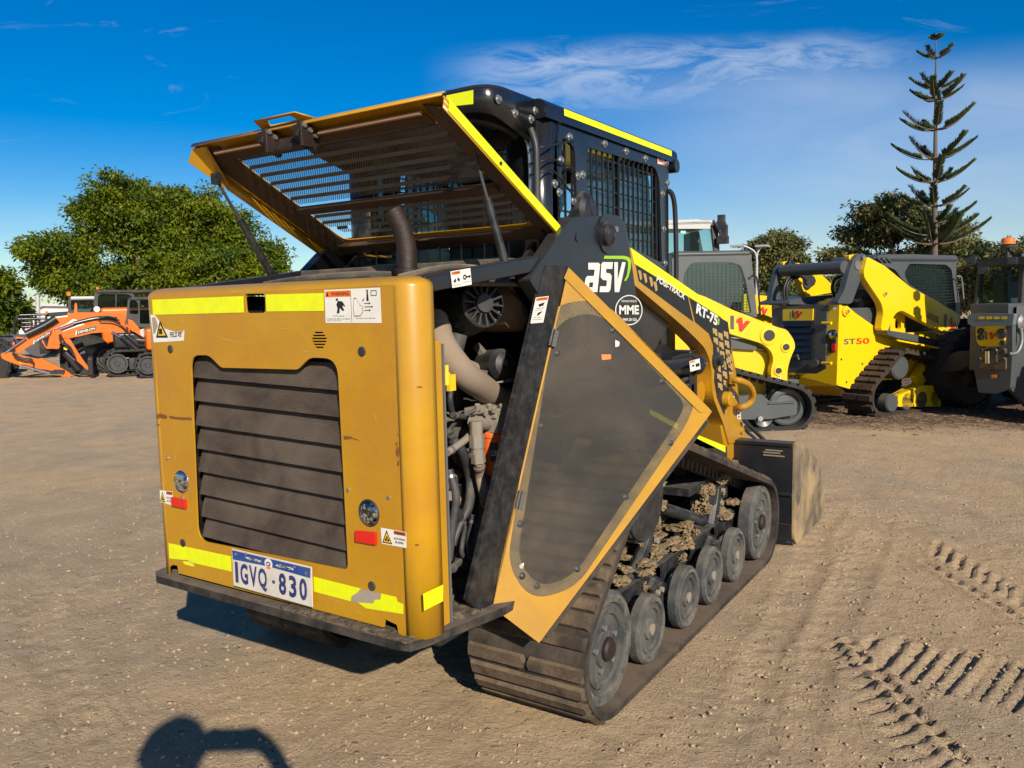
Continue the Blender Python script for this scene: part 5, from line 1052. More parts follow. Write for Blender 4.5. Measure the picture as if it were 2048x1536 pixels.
# ---------------------------------------------------------------- machines parked behind
class Side:
    """a machine's side: heading phi, ground point O on its outer face; u runs forward, z up, w outward"""
    def __init__(s, phi, O, off=(0, 0), sc=1.0):
        s.h = Vector((math.cos(R(phi)), math.sin(R(phi)), 0)); s.n = Vector((s.h.y, -s.h.x, 0)); s.O = Vector(O); s.off = off; s.sc = sc
    def px(s, x, y): return s.off[0] + x / s.sc, s.off[1] + y / s.sc
    def p(s, x, y, w=0.0): x, y = s.px(x, y); return PP(x, y, s.O + s.n * w, s.n)
    def uz(s, x, y, w=0.0): q_ = s.p(x, y, w) - s.O; return (q_.dot(s.h), q_.z)
    def M(s, w): return frame(s.O + s.n * w, s.h, (0, 0, 1), s.n)
    def loc(s, u, w, z): return s.O + s.h * u + s.n * w + Vector((0, 0, z))
    def pl(s, name, pts, w, th, mat, parent, holes=(), r=.02, bev=.004):
        lo = [rounded([s.uz(*q_, w) for q_ in pts], r)] + [rounded([s.uz(*q_, w) for q_ in h_], .04) for h_ in holes]
        return plate(name, lo, th, mat, parent, s.M(w - th / 2), bev)
    def tube(s, name, pts, w, r, mat, parent, n=10):
        mb = MB(); mb.tube(smooth_path([s.p(*q_[:2], q_[2] if len(q_) > 2 else w) for q_ in pts], 6) if len(pts) > 2 else [s.p(*q_[:2], q_[2] if len(q_) > 2 else w) for q_ in pts], r, n); return mb.build(name, [mat], parent)
    def st(s, name, pts, w, layers, parent): return sticker(name, [s.p(*q_, w) for q_ in pts], layers, parent, .003)
    def ubox(s, name, u0, u1, w0, w1, z0, z1, mat, parent, bev=.01):
        mb = MB(); c = s.loc((u0 + u1) / 2, (w0 + w1) / 2, (z0 + z1) / 2); mb.box(c, (abs(u1 - u0), abs(w1 - w0), abs(z1 - z0)), Matrix((s.h, -s.n, (0, 0, 1))).transposed()); return mb.build(name, [mat], parent, bev)
    def belt(s, parent, circ_, w0, w1, pitch=.09, mats=None, th=.03, lug=.025, split=2):
        dummy = belt(None, 0, w1 - w0, circ_, pitch, th, lug, mats or [RUBN, RUBN, RUBN], 'rubber_track', (.5,), split)
        # belt is built with x = width, y = forward; turn it into the machine's frame
        Mx = frame(s.O + s.n * w0, s.n, s.h, (0, 0, 1)); dummy.matrix_basis = Mx; WM[dummy.name] = Mx
        dummy.parent = parent; dummy.matrix_parent_inverse = WM[parent.name].inverted(); return dummy
    def guard(s, name, pts, w, parent, nx_=14, nz_=12, mat=None, t=.006):
        q_ = [s.uz(*a, w) for a in pts]; loop = rounded(q_, .04); mb = MB(); us = [a[0] for a in loop]; zs = [a[1] for a in loop]; Rm = Matrix((s.h, -s.n, (0, 0, 1))).transposed()
        def hits(c, k):
            o = []
            for i in range(len(loop)):
                a, b = loop[i - 1], loop[i]
                if (a[k] - c) * (b[k] - c) < 0: t_ = (c - a[k]) / (b[k] - a[k]); o.append(a[1 - k] + (b[1 - k] - a[1 - k]) * t_)
            return (min(o), max(o)) if len(o) > 1 else None
        for i in range(1, nx_):
            u = min(us) + (max(us) - min(us)) * i / nx_; r_ = hits(u, 0)
            if r_: mb.box(s.loc(u, w, sum(r_) / 2), (t, t, r_[1] - r_[0]), Rm)
        for i in range(1, nz_):
            z = min(zs) + (max(zs) - min(zs)) * i / nz_; r_ = hits(z, 1)
            if r_: mb.box(s.loc(sum(r_) / 2, w + t * .8, z), (r_[1] - r_[0], t * .9, t), Rm)
        return mb.build(name, [mat or BLK], parent)
CY = paint('bright_yellow_paint', (.78, .50, .004), .30, .08, (.4, .3, .1), 3, updust=.15, coat=.4)
DG = paint('graphite_paint', (.060, .068, .072), .38, .15, (.16, .15, .13), 3, updust=.25, coat=.15)
RUBN = paint('black_track_rubber', (.020, .020, .020), .7, .4, (.09, .075, .06), 5, updust=.4, bump=.3, spec=.3)
RUBB = paint('brown_track_rubber', (.030, .024, .020), .8, .6, (.10, .07, .045), 5, updust=.5, bump=.3, spec=.2)
ORP = paint('orange_paint', (.66, .125, .001), .32, .04, (.4, .2, .1), 3, updust=.15, coat=.35)
REDP = paint('red_paint', (.55, .015, .012), .35, .1, (.3, .1, .08), 4, updust=.1)
LGR = paint('light_grey_paint', (.42, .43, .42), .4, .2, (.3, .28, .25), 3, updust=.2)
AMB = paint('amber_lens', (.80, .18, .01), .15, .1, (.4, .2, .1), 4, updust=0, coat=.8)
WL1 = [('h', [[(.0, 1), (.16, 1), (.22, .0), (.06, .0)]])]
WL2 = [('h', [[(.32, .80), (.47, .99), (.58, .96), (.64, .50), (.77, .82), (1, .84), (.62, -.04), (.50, .0), (.42, .56), (.32, .56)]])]
def vlogo(c, parent, nm='letter_emblem'): return sticker(nm, c, [(DG, WL1), (REDP, WL2)], parent, .004)
# --- (1) yellow loader directly behind
O1 = P(1590, 862, 'z', 0); A1 = Side(38, O1, (1320, 420), 3.339)
Y1 = root('compact_track_loader', 'bright yellow track loader with lowered arm, directly behind the ochre machine', 'track loader', A1.loc(-1, -.85, 0), 'new yellow track loaders parked behind')
c1 = [(-.03, .245, .215), (-1.62, .245, .215), (-1.15, .60, .17)]
A1.belt(Y1, c1, -.42, 0); A1.belt(Y1, c1, -1.75, -1.33)
for u, z, r_ in ((-.03, .245, .205), (-1.62, .245, .205)):
    for w0 in (-.20, ): 
        mb = MB(); mb.lathe(A1.loc(u, -.18, z), A1.n, [(0, .05), (.04, .05), (.05, .02), (.13, .015), (.15, .05), (r_ - .02, .05), (r_, .04), (r_, -.1)], 32); mb.build('idler_wheel', [DG], Y1)
for k in range(5): mb = MB(); mb.lathe(A1.loc(-.30 - .27 * k, -.15, .14), A1.n, [(0, .05), (.03, .05), (.05, .02), (.10, .04), (.11, .03), (.11, -.1)], 24); mb.build('roller', [DG], Y1)
A1.pl('track_frame', [(545, 1240), (680, 1230), (745, 1290), (912, 1280), (915, 1365), (745, 1395), (560, 1400), (400, 1400), (400, 1250)], -.06, .10, DG, Y1)
A1.ubox('frame_cap', -.28, .02, -.07, -.04, .29, .31, DG, Y1); mb = MB(); mb.bolt(A1.p(665, 1392, -.05), A1.n, .03, .03); mb.build('bolt', [BOLT], Y1)
A1.pl('side_body', [(60, 820), (740, 960), (745, 1130), (700, 1110), (400, 1020), (60, 1000)], -.36, .03, CY, Y1, r=.03)
A1.ubox('chassis', -2.3, -.15, -1.35, -.42, .35, .85, CY, Y1); A1.ubox('engine_cover', -2.4, -1.6, -1.3, -.46, .8, 1.35, CY, Y1, .04)
A1.pl('lift_cylinder', [(470, 850), (640, 905), (650, 935), (480, 925)], -.30, .08, DG, Y1)
arm1 = A1.pl('lift_arm', [(180, 540), (300, 578), (480, 665), (795, 787), (845, 797), (893, 865), (905, 915), (870, 990), (850, 1070), (850, 1160), (742, 1135), (742, 1060), (760, 1000), (745, 945), (690, 893), (480, 830), (180, 690)], -.22, .10, CY, Y1, r=[.02] * 3 + [.05] * 4 + [.1, .1, .02, .02, .05, .1, .1, .1, .02, .02])
for x, y, r_ in ((730, 838, .060), (843, 915, .035), (793, 1073, .032)):
    mb = MB(); mb.lathe(A1.p(x, y, -.215), A1.n, [(r_ * 1.7, -.002), (r_ * 1.7, .006), (r_, .008)], 28, 0); mb.lathe(A1.p(x, y, -.20), A1.n, [(0, -.002), (r_, -.002)], 24, 1); mb.build('pin_boss', [CY, BLK1], arm1)
vlogo([A1.p(x, y, -.215) for x, y in ((472, 703), (606, 728), (598, 822), (464, 790))], arm1)
A1.st('small_sticker', [(786, 1092), (806, 1092), (806, 1126), (786, 1124)], -.215, [(WHT, [RECT]), (BLK1, [rc(.2, .2, .7, .5)])], arm1)
A1.pl('arm_foot', [(760, 1130), (925, 1130), (930, 1190), (850, 1190), (800, 1160)], -.6, .1, DG, Y1)
cb1 = A1.pl('cab_side', [(105, 320), (150, 282), (590, 288), (612, 296), (612, 330), (590, 345), (610, 480), (650, 715), (600, 700), (480, 650), (150, 560), (105, 560)], -.46, .05, DG, Y1, holes=[[(160, 420), (210, 350), (480, 350), (540, 370), (575, 480), (612, 695), (490, 655), (155, 530)]], r=.05)
A1.guard('window_guard', [(160, 420), (210, 350), (480, 350), (540, 370), (575, 480), (612, 695), (490, 655), (155, 530)], -.47, cb1, 16, 18)
A1.pl('side_window', [(150, 380), (200, 340), (560, 340), (625, 700), (480, 660), (150, 540)], -.53, .006, GLS, cb1, bev=0)
A1.pl('far_cab_side', [(105, 320), (150, 282), (590, 288), (612, 330), (650, 715), (105, 715)], -1.30, .05, DG, Y1, holes=[[(160, 420), (210, 350), (480, 350), (540, 370), (575, 480), (612, 695), (155, 695)]])
u0, z0 = A1.uz(120, 285, -.46); u1, _ = A1.uz(610, 292, -.46); A1.ubox('cab_roof', u0 - .05, u1, -1.36, -.45, z0 - .05, z0 + .015, DG, Y1, .03)
A1.ubox('cab_rear', u0 - .06, u0, -1.32, -.5, .9, z0, DG, Y1); A1.ubox('operator_seat', -1.1, -.75, -1.1, -.7, .8, 1.45, PLA, Y1, .05)
A1.tube('grab_handle', [(606, 445, -.42), (640, 440, -.40), (655, 520, -.40), (670, 700, -.42)], -.4, .010, BLK, Y1)
# arm of a further yellow machine and its mostly hidden body
A3 = Side(40, P(1500, 800, 'z', 0), (1320, 420), 3.339)
Y3 = root('compact_track_loader', 'mostly hidden yellow track loader whose arm shows between the cab and the hooped black tube', 'track loader', A3.loc(-.8, -.8, 0), 'new yellow track loaders parked behind')
A3.pl('lift_arm', [(560, 560), (735, 575), (790, 615), (745, 640), (748, 760), (690, 720), (670, 720), (560, 690)], -.2, .1, CY, Y3)
A3.pl('side_body', [(560, 700), (900, 760), (900, 1000), (560, 980)], -.4, .03, CY, Y3); A3.ubox('chassis', -2.0, .1, -1.3, -.45, .3, .85, CY, Y3)
A3.belt(Y3, [(-.1, .24, .21), (-1.6, .24, .21), (-1.2, .55, .17)], -.4, 0)
vlogo([A3.p(x, y, -.195) for x, y in ((655, 640), (720, 650), (720, 710), (655, 700))], Y3)
A3.pl('cab_side', [(90, 330), (540, 335), (560, 560), (560, 700), (90, 700)], -.5, .05, DG, Y3)
# pale cab of an excavator further back
E5 = Side(36, P(1420, 775, 'z', 0), (1320, 420), 3.339)
X5 = root('wheeled_excavator', 'pale grey cab with a folding mirror rising above the middle yellow loader', 'excavator', E5.loc(0, -1, 0))
cbx = E5.pl('cab_side', [(-60, 82), (0, 70), (250, 62), (362, 82), (385, 150), (400, 300), (420, 600), (-60, 600)], 0, .06, LGR, X5, holes=[[(-40, 125), (340, 125), (362, 280), (-40, 285)]])
E5.pl('cab_window', [(-50, 110), (345, 110), (370, 290), (-50, 290)], -.08, .006, GLS, cbx, bev=0); u0, z0 = E5.uz(0, 70, 0); E5.ubox('cab_roof', u0 - .5, E5.uz(372, 80, 0)[0], -1.2, .0, z0 - .10, z0, LGR, X5, .03); E5.ubox('far_cab_side', u0 - .5, u0 + .7, -1.22, -1.16, .5, z0 - .6, LGR, X5)
E5.pl('cab_post', [(345, 90), (385, 100), (400, 290), (362, 290)], .04, .05, PLA, X5); E5.ubox('body', u0 - 1.8, u0 + 1.6, -1.8, -.1, .45, 1.35, LGR, X5)
for u in (u0 - 1.2, u0 + 1.2):
    for w_ in (-1.7, -.2): mb = MB(); mb.lathe(E5.loc(u, w_, .45), E5.n, [(0, .05), (.2, .05), (.42, .12), (.45, .05), (.45, -.15), (.2, -.18)], 28); mb.build('wheel', [RUBN], X5)
mb = MB(); mb.tube([E5.p(372, 85, .1), E5.p(408, 160, .12), E5.p(400, 200, .12)], .03, 8); mb.tube(smooth_path([E5.p(378, 90, .1), E5.p(420, 60, .14), E5.p(440, 130, .14), E5.p(420, 210, .12)], 5), .022, 8); mb.box(E5.p(410, 80, .12), (.10, .10, .22)); mb.box(E5.p(432, 150, .14), (.08, .08, .24)); mb.box(E5.p(420, 200, .12), (.16, .12, .12)); mb.build('mirror', [PLA], X5, .01)
E5.st('window_sticker', [(138, 135), (172, 135), (172, 155), (138, 155)], -.06, [(paint('mint_print', (.35, .62, .5), .5), [RECT])], X5); E5.pl('operator_seat', [(200, 150), (260, 140), (290, 290), (200, 300)], -.6, .4, PLA, X5)
# --- (2) yellow loader seen from its rear corner
O2 = P(1765, 835, 'z', 0); A2 = Side(61, O2, (1540, 470), 3.746)
Y2 = root('compact_track_loader', 'bright yellow track loader marked ST50 with a black cross tube', 'track loader', A2.loc(.6, -.9, 0), 'new yellow track loaders parked behind')
WB = -.30
sb2 = A2.pl('side_panel', [(520, 520), (578, 530), (640, 585), (868, 745), (950, 762), (955, 775), (895, 838), (735, 1195), (690, 1190), (686, 1165), (640, 1165), (500, 1125)], WB, .03, CY, Y2, r=.02)
# rear face, drawn on the plane across the machine
RH = Side(61 + 180 + 90, A2.p(500, 700, WB) * 1.0, (1540, 470), 3.746); RH.O.z = 0   # its n points backward toward the yard
if RH.n.dot(CAM - RH.O) < 0: RH = Side(61 + 90, RH.O, (1540, 470), 3.746)
rf = RH.pl('rear_panel', [(20, 540), (410, 525), (520, 520), (498, 1128), (415, 1030), (330, 1040), (15, 1000)], 0, .04, CY, Y2)
RH.pl('rear_frame', [(15, 560), (70, 535), (415, 520), (425, 540), (415, 1005), (350, 1040), (130, 1030), (15, 1000)], .03, .03, DG, rf, r=.03)
RH.pl('emblem_panel', [(95, 556), (322, 553), (318, 640), (95, 642)], .045, .015, CY, rf, r=.01)
vlogo([RH.p(x, y, .047) for x, y in ((165, 563), (252, 563), (240, 628), (160, 622))], rf)
mb = MB()
for k in range(6):
    y = 650 + 48 * k; a = [RH.p(100, y, .05), RH.p(316, y, .05), RH.p(308, y + 34, .065), RH.p(104, y + 34, .065)]; mb.add(a, [(0, 1, 2, 3)]); mb.add([a[3], a[2], RH.p(307, y + 46, .048), RH.p(105, y + 46, .048)], [(0, 1, 2, 3)])
mb.build('louvres', [BLK], rf)
RH.pl('lamp_recess', [(438, 712), (492, 708), (488, 880), (436, 884)], .012, .012, BLK1, rf, r=.03); mb = MB(); c = RH.p(474, 750, .02); mb.lathe(c, RH.n, [(.05, -.01), (.05, .02), (.035, .03), (0, .035)], 20); mb.build('work_lamp', [CHROME], rf)
RH.pl('tail_light', [(462, 815), (488, 812), (486, 872), (462, 874)], .03, .02, REDP, rf)
mb = MB()
for x, y in ((440, 660), (440, 960)): mb.cyl(RH.p(x - 50, y, .05), RH.p(x + 20, y, .05), .018, 8)
mb.build('door_hinge', [CY], rf); mb = MB(); mb.tube([RH.p(180, 915, .05), RH.p(205, 900, .09), RH.p(215, 935, .09)], .015, 8); mb.bolt(RH.p(345, 960, .05), RH.n, .05, .02); mb.build('door_handle', [DG], rf)
RH.pl('small_sticker', [(470, 540), (488, 540), (488, 560), (470, 560)], .024, .004, WHT, rf)
lw = MB(); a, b_, c, d = RH.p(130, 1035, .03), RH.p(495, 1000, .03), RH.p(495, 1130, .03), RH.p(130, 1130, .0); lw.poly([a, b_, c, d]); e, f_ = A2.p(625, 1215, -.45), A2.p(325, 1190, -.9); lw.poly([d, c, e, f_]); lw.build('belly_pan', [CY], Y2)
sticker('belly_mark', [RH.p(x, y, .032) for x, y in ((140, 1045), (225, 1042), (228, 1088), (140, 1075))], [(BLK1, [('t', 'W', (0, .1, .4, .9), .02), ('h', [rc(.5, .1, .95, .9), rc(.6, .3, .85, .7)])])], Y2, .003)
q0 = A2.uz(500, 700, WB)[0]
A2.ubox('engine_cover', q0 + .02, q0 + 1.0, -1.25, -.34, .5, 1.28, DG, Y2, .02); A2.ubox('chassis', q0 + .02, q0 + 2.2, -1.25, -.36, .38, .95, CY, Y2)
mb = MB()
for k in range(5):
    u = q0 + .05 + .17 * k; mb.prism([A2.loc(u, -.36, 1.28 + .03 * k), A2.loc(u + .13, -.36, 1.32 + .03 * k), A2.loc(u + .13, -1.2, 1.32 + .03 * k), A2.loc(u, -1.2, 1.28 + .03 * k)], (0, 0, .02))
mb.build('hood_louvres', [BLK], Y2); A2.pl('hood_edge', [(150, 495), (250, 465), (500, 445), (520, 520), (140, 520)], -.95, .5, DG, Y2)
A2.st('model_mark', [(553, 778), (742, 770), (742, 815), (553, 820)], WB + .001, [(DG, [('t', 'ST', (.0, 0, .46, 1), .015)]), (REDP, [('t', '50', (.48, 0, 1, 1), .015)])], sb2)
for x, y in ((566, 572), (848, 440), (857, 712), (783, 1022)):
    w_ = WB + .01 if y != 440 else -.20
    mb = MB(); mb.lathe(A2.p(x, y, w_), A2.n, [(.055, -.01), (.055, .015), (.03, .02), (.03, .035), (0, .035)], 22); mb.bolt(A2.p(x, y, w_) + A2.n * .035, A2.n, .02, .01, 1); mb.build('pin_boss', [CY, BOLT], sb2 if y != 440 else Y2)
A2.pl('tie_down_plate', [(690, 1120), (770, 990), (805, 985), (815, 1030), (745, 1190), (700, 1200)], WB + .03, .03, CY, sb2, holes=[[(703, 1150), (715, 1130), (735, 1130), (725, 1165)]], r=.02)
mb = MB()
for x, y in ((533, 932), (690, 965), (572, 1102)): mb.bolt(A2.p(x, y, WB), A2.n, .013, .006)
mb.build('panel_bolts', [BLK1], sb2); A2.st('small_sticker', [(792, 928), (816, 928), (816, 958), (792, 958)], WB + .001, [(WHT, [RECT]), (REDP, [rc(0, .7, 1, 1)]), (BLK1, [rc(.2, .2, .8, .5)])], sb2)
arm2 = A2.pl('lift_arm', [(728, 162), (860, 232), (1050, 390), (1240, 490), (1420, 600), (1425, 640), (1372, 762), (1100, 625), (1040, 590), (985, 562), (935, 590), (905, 660), (872, 742), (832, 705), (838, 640), (850, 590), (838, 515), (695, 300)], -.18, .09, CY, Y2, r=[.03] * 5 + [.02] * 2 + [.1] * 5 + [.02] * 2 + [.08] * 4)
A2.st('arm_lettering', [(1178, 575), (1268, 618), (1262, 664), (1170, 615)], -.179, [(BLK1, [('t', 'WACKER', (.02, .54, .95, 1), .02), ('t', 'NEUSON', (.0, 0, .98, .46), .02)])], arm2)
sticker('letter_emblem', [A2.p(x, y, -.179) for x, y in ((1308, 590), (1400, 620), (1392, 725), (1302, 690))], [(DG, [('h', [[(.0, 1), (.2, .98), (.2, .0), (.0, .05)]])]), (REDP, [('h', [[(.45, .80), (.62, 1), (.70, .55), (.98, .62), (.98, .35), (.66, -.05), (.45, .45)]])])], arm2, .004)
A2.st('shop_shade_line', [(1, 1), (2, 1), (2, 2), (1, 2)], -.179, [(CY, [])], arm2) if False else None
lk = A2.pl('rear_link', [(500, 512), (612, 515), (640, 440), (722, 210), (728, 160), (700, 138), (655, 145), (625, 185), (600, 250), (555, 420)], -.24, .08, DG, Y2, r=.05)
mb = MB(); mb.lathe(A2.p(660, 225, -.235), A2.n, [(0, 0), (.05, 0), (.055, .008), (.06, 0)], 24); mb.bolt(A2.p(695, 170, -.235), A2.n, .03, .02); mb.build('link_pin', [GREYST], lk)
A2.pl('link_guard', [(590, 150), (660, 142), (668, 170), (640, 195), (595, 195)], -.30, .06, CY, lk)
LW = -1.28
def AL(x, y): return A2.p(x, y, LW)
A2.pl('rear_link', [(5, 520), (20, 400), (60, 250), (100, 200), (150, 195), (200, 205), (190, 250), (110, 290), (75, 330), (70, 400), (100, 520), (60, 530)], LW, .08, DG, Y2, r=.05)
mb = MB(); a = A2.p(95, 268, LW + .04); b_ = A2.p(560, 240, -.30); mb.cyl(a, b_, .075, 24); mb.build('cross_tube', [DG], Y2); mb = MB(); mb.lathe(A2.p(160, 222, LW + .09), A2.n, [(.06, -.03), (.06, .01), (.03, .02), (0, .02)], 20); mb.build('link_pin', [BLK, ], Y2); A2.pl('link_guard', [(95, 200), (145, 195), (150, 225), (100, 235)], LW + .02, .05, CY, Y2)
A2.pl('lift_arm', [(205, 205), (250, 225), (390, 300), (500, 405), (500, 425), (270, 465), (215, 330), (160, 285), (150, 270), (205, 235)], LW + .12, .08, CY, Y2, r=.02)
mb = MB(); 
for i in range(9): a = 2 * math.pi * i / 9; mb.bolt(A2.p(285 + 25 * math.cos(a), 345 + 25 * math.sin(a), LW + .125), A2.n, .03, .05)
mb.cyl(A2.p(285, 345, LW + .12), A2.p(285, 345, LW + .17), .09, 12); mb.build('hose_manifold', [PLA], Y2)
for pts, w_ in (([(200, 300), (140, 320), (105, 400), (110, 480), (120, 510)], LW + .2), ([(215, 315), (150, 340), (125, 400), (130, 505)], LW + .22), ([(560, 300), (490, 330), (465, 400), (490, 470)], -.5), ([(270, 340), (220, 305), (150, 315)], LW + .2)): A2.tube('hydraulic_hose', pts, w_, .018, BLK1, Y2)
A2.ubox('air_cleaner', q0 + .55, q0 + .95, -.75, -.42, 1.2, 1.50, PLA, Y2, .08)
A2.tube('lift_cylinder', [(800, 700), (800, 520)], -.42, .055, BLK, Y2, 16); A2.tube('cylinder_rod', [(808, 530), (808, 480)], -.42, .03, CHROME, Y2, 12)
A2.pl('cab_support', [(905, 640), (935, 585), (965, 570), (1010, 600), (1015, 780), (900, 730)], -.34, .05, CY, Y2, holes=[[(940, 620), (980, 640), (985, 705), (935, 700)]])
A2.pl('side_step', [(875, 712), (1030, 735), (1490, 840), (1505, 860), (1490, 880), (1240, 830), (950, 772), (880, 745)], -.12, .16, DG, Y2)
A2.pl('step_edge', [(950, 782), (1240, 835), (1400, 868), (1395, 876), (1240, 850), (960, 795)], -.03, .02, CY, Y2)
A2.pl('dark_frame', [(900, 700), (1010, 600), (1380, 790), (1380, 840), (900, 745)], -.45, .05, BLK, Y2)
cb2 = A2.pl('cab_side', [(770, 175), (830, 150), (1050, 142), (1395, 158), (1415, 190), (1392, 215), (1395, 330), (1425, 520), (1428, 605), (1240, 490), (1050, 388), (980, 320), (940, 260), (860, 230)], -.46, .06, DG, Y2, holes=[[(1005, 290), (1045, 215), (1320, 222), (1362, 260), (1395, 575), (1180, 455), (1040, 370)]], r=.05)
A2.guard('window_guard', [(1005, 290), (1045, 215), (1320, 222), (1362, 260), (1395, 575), (1180, 455), (1040, 370)], -.48, cb2, 20, 16); A2.pl('side_window', [(1000, 290), (1040, 205), (1370, 215), (1405, 590), (1040, 390)], -.53, .006, GLS, cb2, bev=0)
u0, z0 = A2.uz(960, 145, -.46); u1, _ = A2.uz(1410, 160, -.46); A2.ubox('cab_roof', u0 - .35, u1, -1.22, -.44, z0 - .10, z0 + .0, DG, Y2, .05); A2.ubox('cab_rear', u0 - .05, u0 + .05, -1.2, -.5, 1.1, z0 - .05, DG, Y2, .03)
A2.ubox('far_cab_side', u0, u1 - .1, -1.22, -1.17, 1.75, z0 - .05, DG, Y2); A2.ubox('operator_seat', u0 + .35, u0 + .7, -1.0, -.65, .9, 1.5, PLA, Y2, .05)
A2.tube('grab_handle', [(1395, 310, -.40), (1430, 315, -.38), (1440, 370, -.38), (1455, 540, -.38)], -.4, .012, GREYST, Y2)
for k in range(3): A2.tube('roof_rib', [(800 + 35 * k, 170, -.44), (840 + 35 * k, 205, -.44)], -.44, .012, DG, Y2)
c2 = [(.05, .235, .205), (1.9, .235, .205), (.42, .56, .17)]
A2.belt(Y2, c2, -.40, 0, .10, [RUBB, RUBB, RUBB], .03, .03, 2); A2.belt(Y2, c2, -1.72, -1.32, .10, [RUBB, RUBB, RUBB], .03, .03, 2)
A2.pl('inner_frame', [(945, 1200), (1110, 1110), (1090, 1060), (1160, 960), (1290, 990), (1290, 1290), (945, 1285)], -.20, .08, CY, Y2, r=.02); A2.pl('track_frame', [(960, 1200), (1130, 1130), (1280, 1125), (1280, 1285), (955, 1285)], -.08, .06, CY, Y2)
mb = MB()
for k in range(6): mb.lathe(A2.loc(.28 + .27 * k, -.10, .14), A2.n, [(0, .02), (.10, .02), (.11, 0), (.11, -.1)], 20)
mb.lathe(A2.loc(.42, -.1, .56), A2.n, [(0, .02), (.13, .02), (.15, 0), (.15, -.15)], 24); mb.build('rollers', [DG], Y2)
# --- (3) grey wheel loader at the right edge, seen from behind
O4 = P(1985, 850, 'z', 0); A4 = Side(58, O4, (1540, 470), 3.746)
Y4 = root('wheel_loader', 'dark grey wheel loader with an amber beacon at the right edge', 'wheel loader', A4.loc(.8, -.7, 0))
B4 = Side(58 + 90, A4.p(1770, 800, .0), (1540, 470), 3.746); B4.O.z = 0
if B4.n.dot(CAM - B4.O) < 0: B4 = Side(58 - 90, B4.O, (1540, 470), 3.746)
rr4 = B4.pl('rear_body', [(1525, 680), (1815, 665), (1815, 880), (1800, 1150), (1690, 1190), (1560, 1180), (1530, 1010)], 0, .06, DG, Y4, r=.03)
B4.pl('emblem_plate', [(1540, 685), (1762, 675), (1755, 820), (1745, 838), (1570, 832), (1545, 790)], .02, .02, CY, rr4, r=.03)
vlogo([B4.p(x, y, .022) for x, y in ((1610, 725), (1708, 722), (1700, 782), (1608, 782))], rr4)
mb = MB()
for x, y, r_ in ((1580, 720, .035), (1580, 765, .035), (1738, 740, .055), (1748, 810, .035), (1590, 865, .02), (1755, 865, .02), (1575, 930, .02), (1755, 930, .02)): mb.lathe(B4.p(x, y, .022), B4.n, [(r_, 0), (r_, .02), (r_ * .8, .025), (0, .015)], 20)
mb.build('lamp_ring', [PLA], rr4)
B4.pl('hitch_plate', [(1570, 845), (1765, 850), (1765, 1010), (1570, 1005)], .02, .03, paint('bronze_plate', (.10, .07, .03), .5, .4), rr4)
mb = MB(); mb.tube(smooth_path([B4.p(1610, 880, .08), B4.p(1635, 850, .10), B4.p(1690, 860, .10), B4.p(1700, 900, .08)], 5), .02, 8); mb.tube([B4.p(1632, 870, .1), B4.p(1632, 960, .1)], .03, 10, 1); mb.tube([B4.p(1690, 880, .09), B4.p(1695, 950, .09)], .018, 8); mb.tube(smooth_path([B4.p(1650, 990, .07), B4.p(1670, 1005, .08), B4.p(1690, 985, .08)], 4), .014, 8); mb.build('tow_hitch', [BLK, CHROME], rr4)
B4.pl('orange_tag', [(1655, 1045), (1700, 1045), (1698, 1072), (1657, 1070)], .035, .004, AMB, rr4)
B4.pl('bonnet_lid', [(1480, 600), (1530, 585), (1830, 590), (1815, 680), (1530, 685), (1480, 665)], .06, .06, paint('teal_grey_paint', (.10, .15, .155), .4, .2), rr4)
mb = MB()
for k in range(4): mb.poly([B4.p(x, y, .065) for x, y in ((1560 + 57 * k, 612), (1605 + 57 * k, 609), (1612 + 57 * k, 628), (1567 + 57 * k, 632))])
mb.build('yellow_slots', [CY], rr4)
A4.pl('side_body', [(1770, 640), (1850, 600), (2100, 600), (2100, 1400), (1980, 1340), (1790, 1140), (1790, 900), (1770, 800)], 0, .05, DG, Y4, r=.03)
A4.st('small_sticker', [(1768, 940), (1812, 936), (1812, 1005), (1772, 1012)], .001, [(WHT, [RECT]), (REDP, [rc(0, .45, 1, .5)]), (BLK1, [rc(.2, .65, .8, .8), circ(.5, .22, .2, 12, .14)])], Y4)
mb = MB(); mb.lathe(A4.p(1875, 655, .02), A4.n, [(.09, 0), (.09, .03), (.05, .05), (0, .05)], 20); mb.box(A4.p(1895, 620, .03), (.12, .12, .25)); mb.tube(smooth_path([A4.p(1790, 890, .05), A4.p(1850, 880, .07), A4.p(1885, 800, .07), A4.p(1880, 700, .06)], 5), .02, 8); mb.build('side_lamp', [GREYST], Y4)
uB = (B4.O - A4.O).dot(A4.h); A4.ubox('body', uB + .07, uB + 1.7, -.47, -.03, .55, 1.30, DG, Y4); A4.ubox('axle_beam', uB + .9, uB + 2.4, -1.0, -.1, .40, .7, DG, Y4)
cb4 = B4.pl('cab_rear', [(1520, 575), (1555, 230), (1560, 190), (1890, 175), (1900, 230), (1878, 575)], -.30, .05, PLA, Y4, holes=[[(1540, 565), (1575, 245), (1870, 235), (1852, 565)]])
B4.pl('rear_window', [(1535, 570), (1570, 240), (1875, 230), (1858, 570)], -.34, .006, GLS, cb4, bev=0); B4.pl('window_post', [(1750, 240), (1785, 238), (1775, 570), (1758, 570)], -.9, .05, PLA, cb4)
B4.pl('cab_roof', [(1485, 190), (1560, 180), (1890, 160), (1990, 165), (2000, 215), (1560, 235), (1550, 200)], -.25, 1.2, PLA, Y4, r=.04); A4.pl('cab_side', [(1905, 175), (2100, 175), (2100, 600), (1890, 600), (1912, 240)], -.12, .05, LGR, Y4, holes=[[(1930, 260), (2080, 260), (2080, 560), (1910, 560)]])
mb = MB(); 
for x, y in ((1510, 192), (1600, 265), (1815, 195)): mb.box(B4.p(x, y, -.1), (.10, .10, .08))
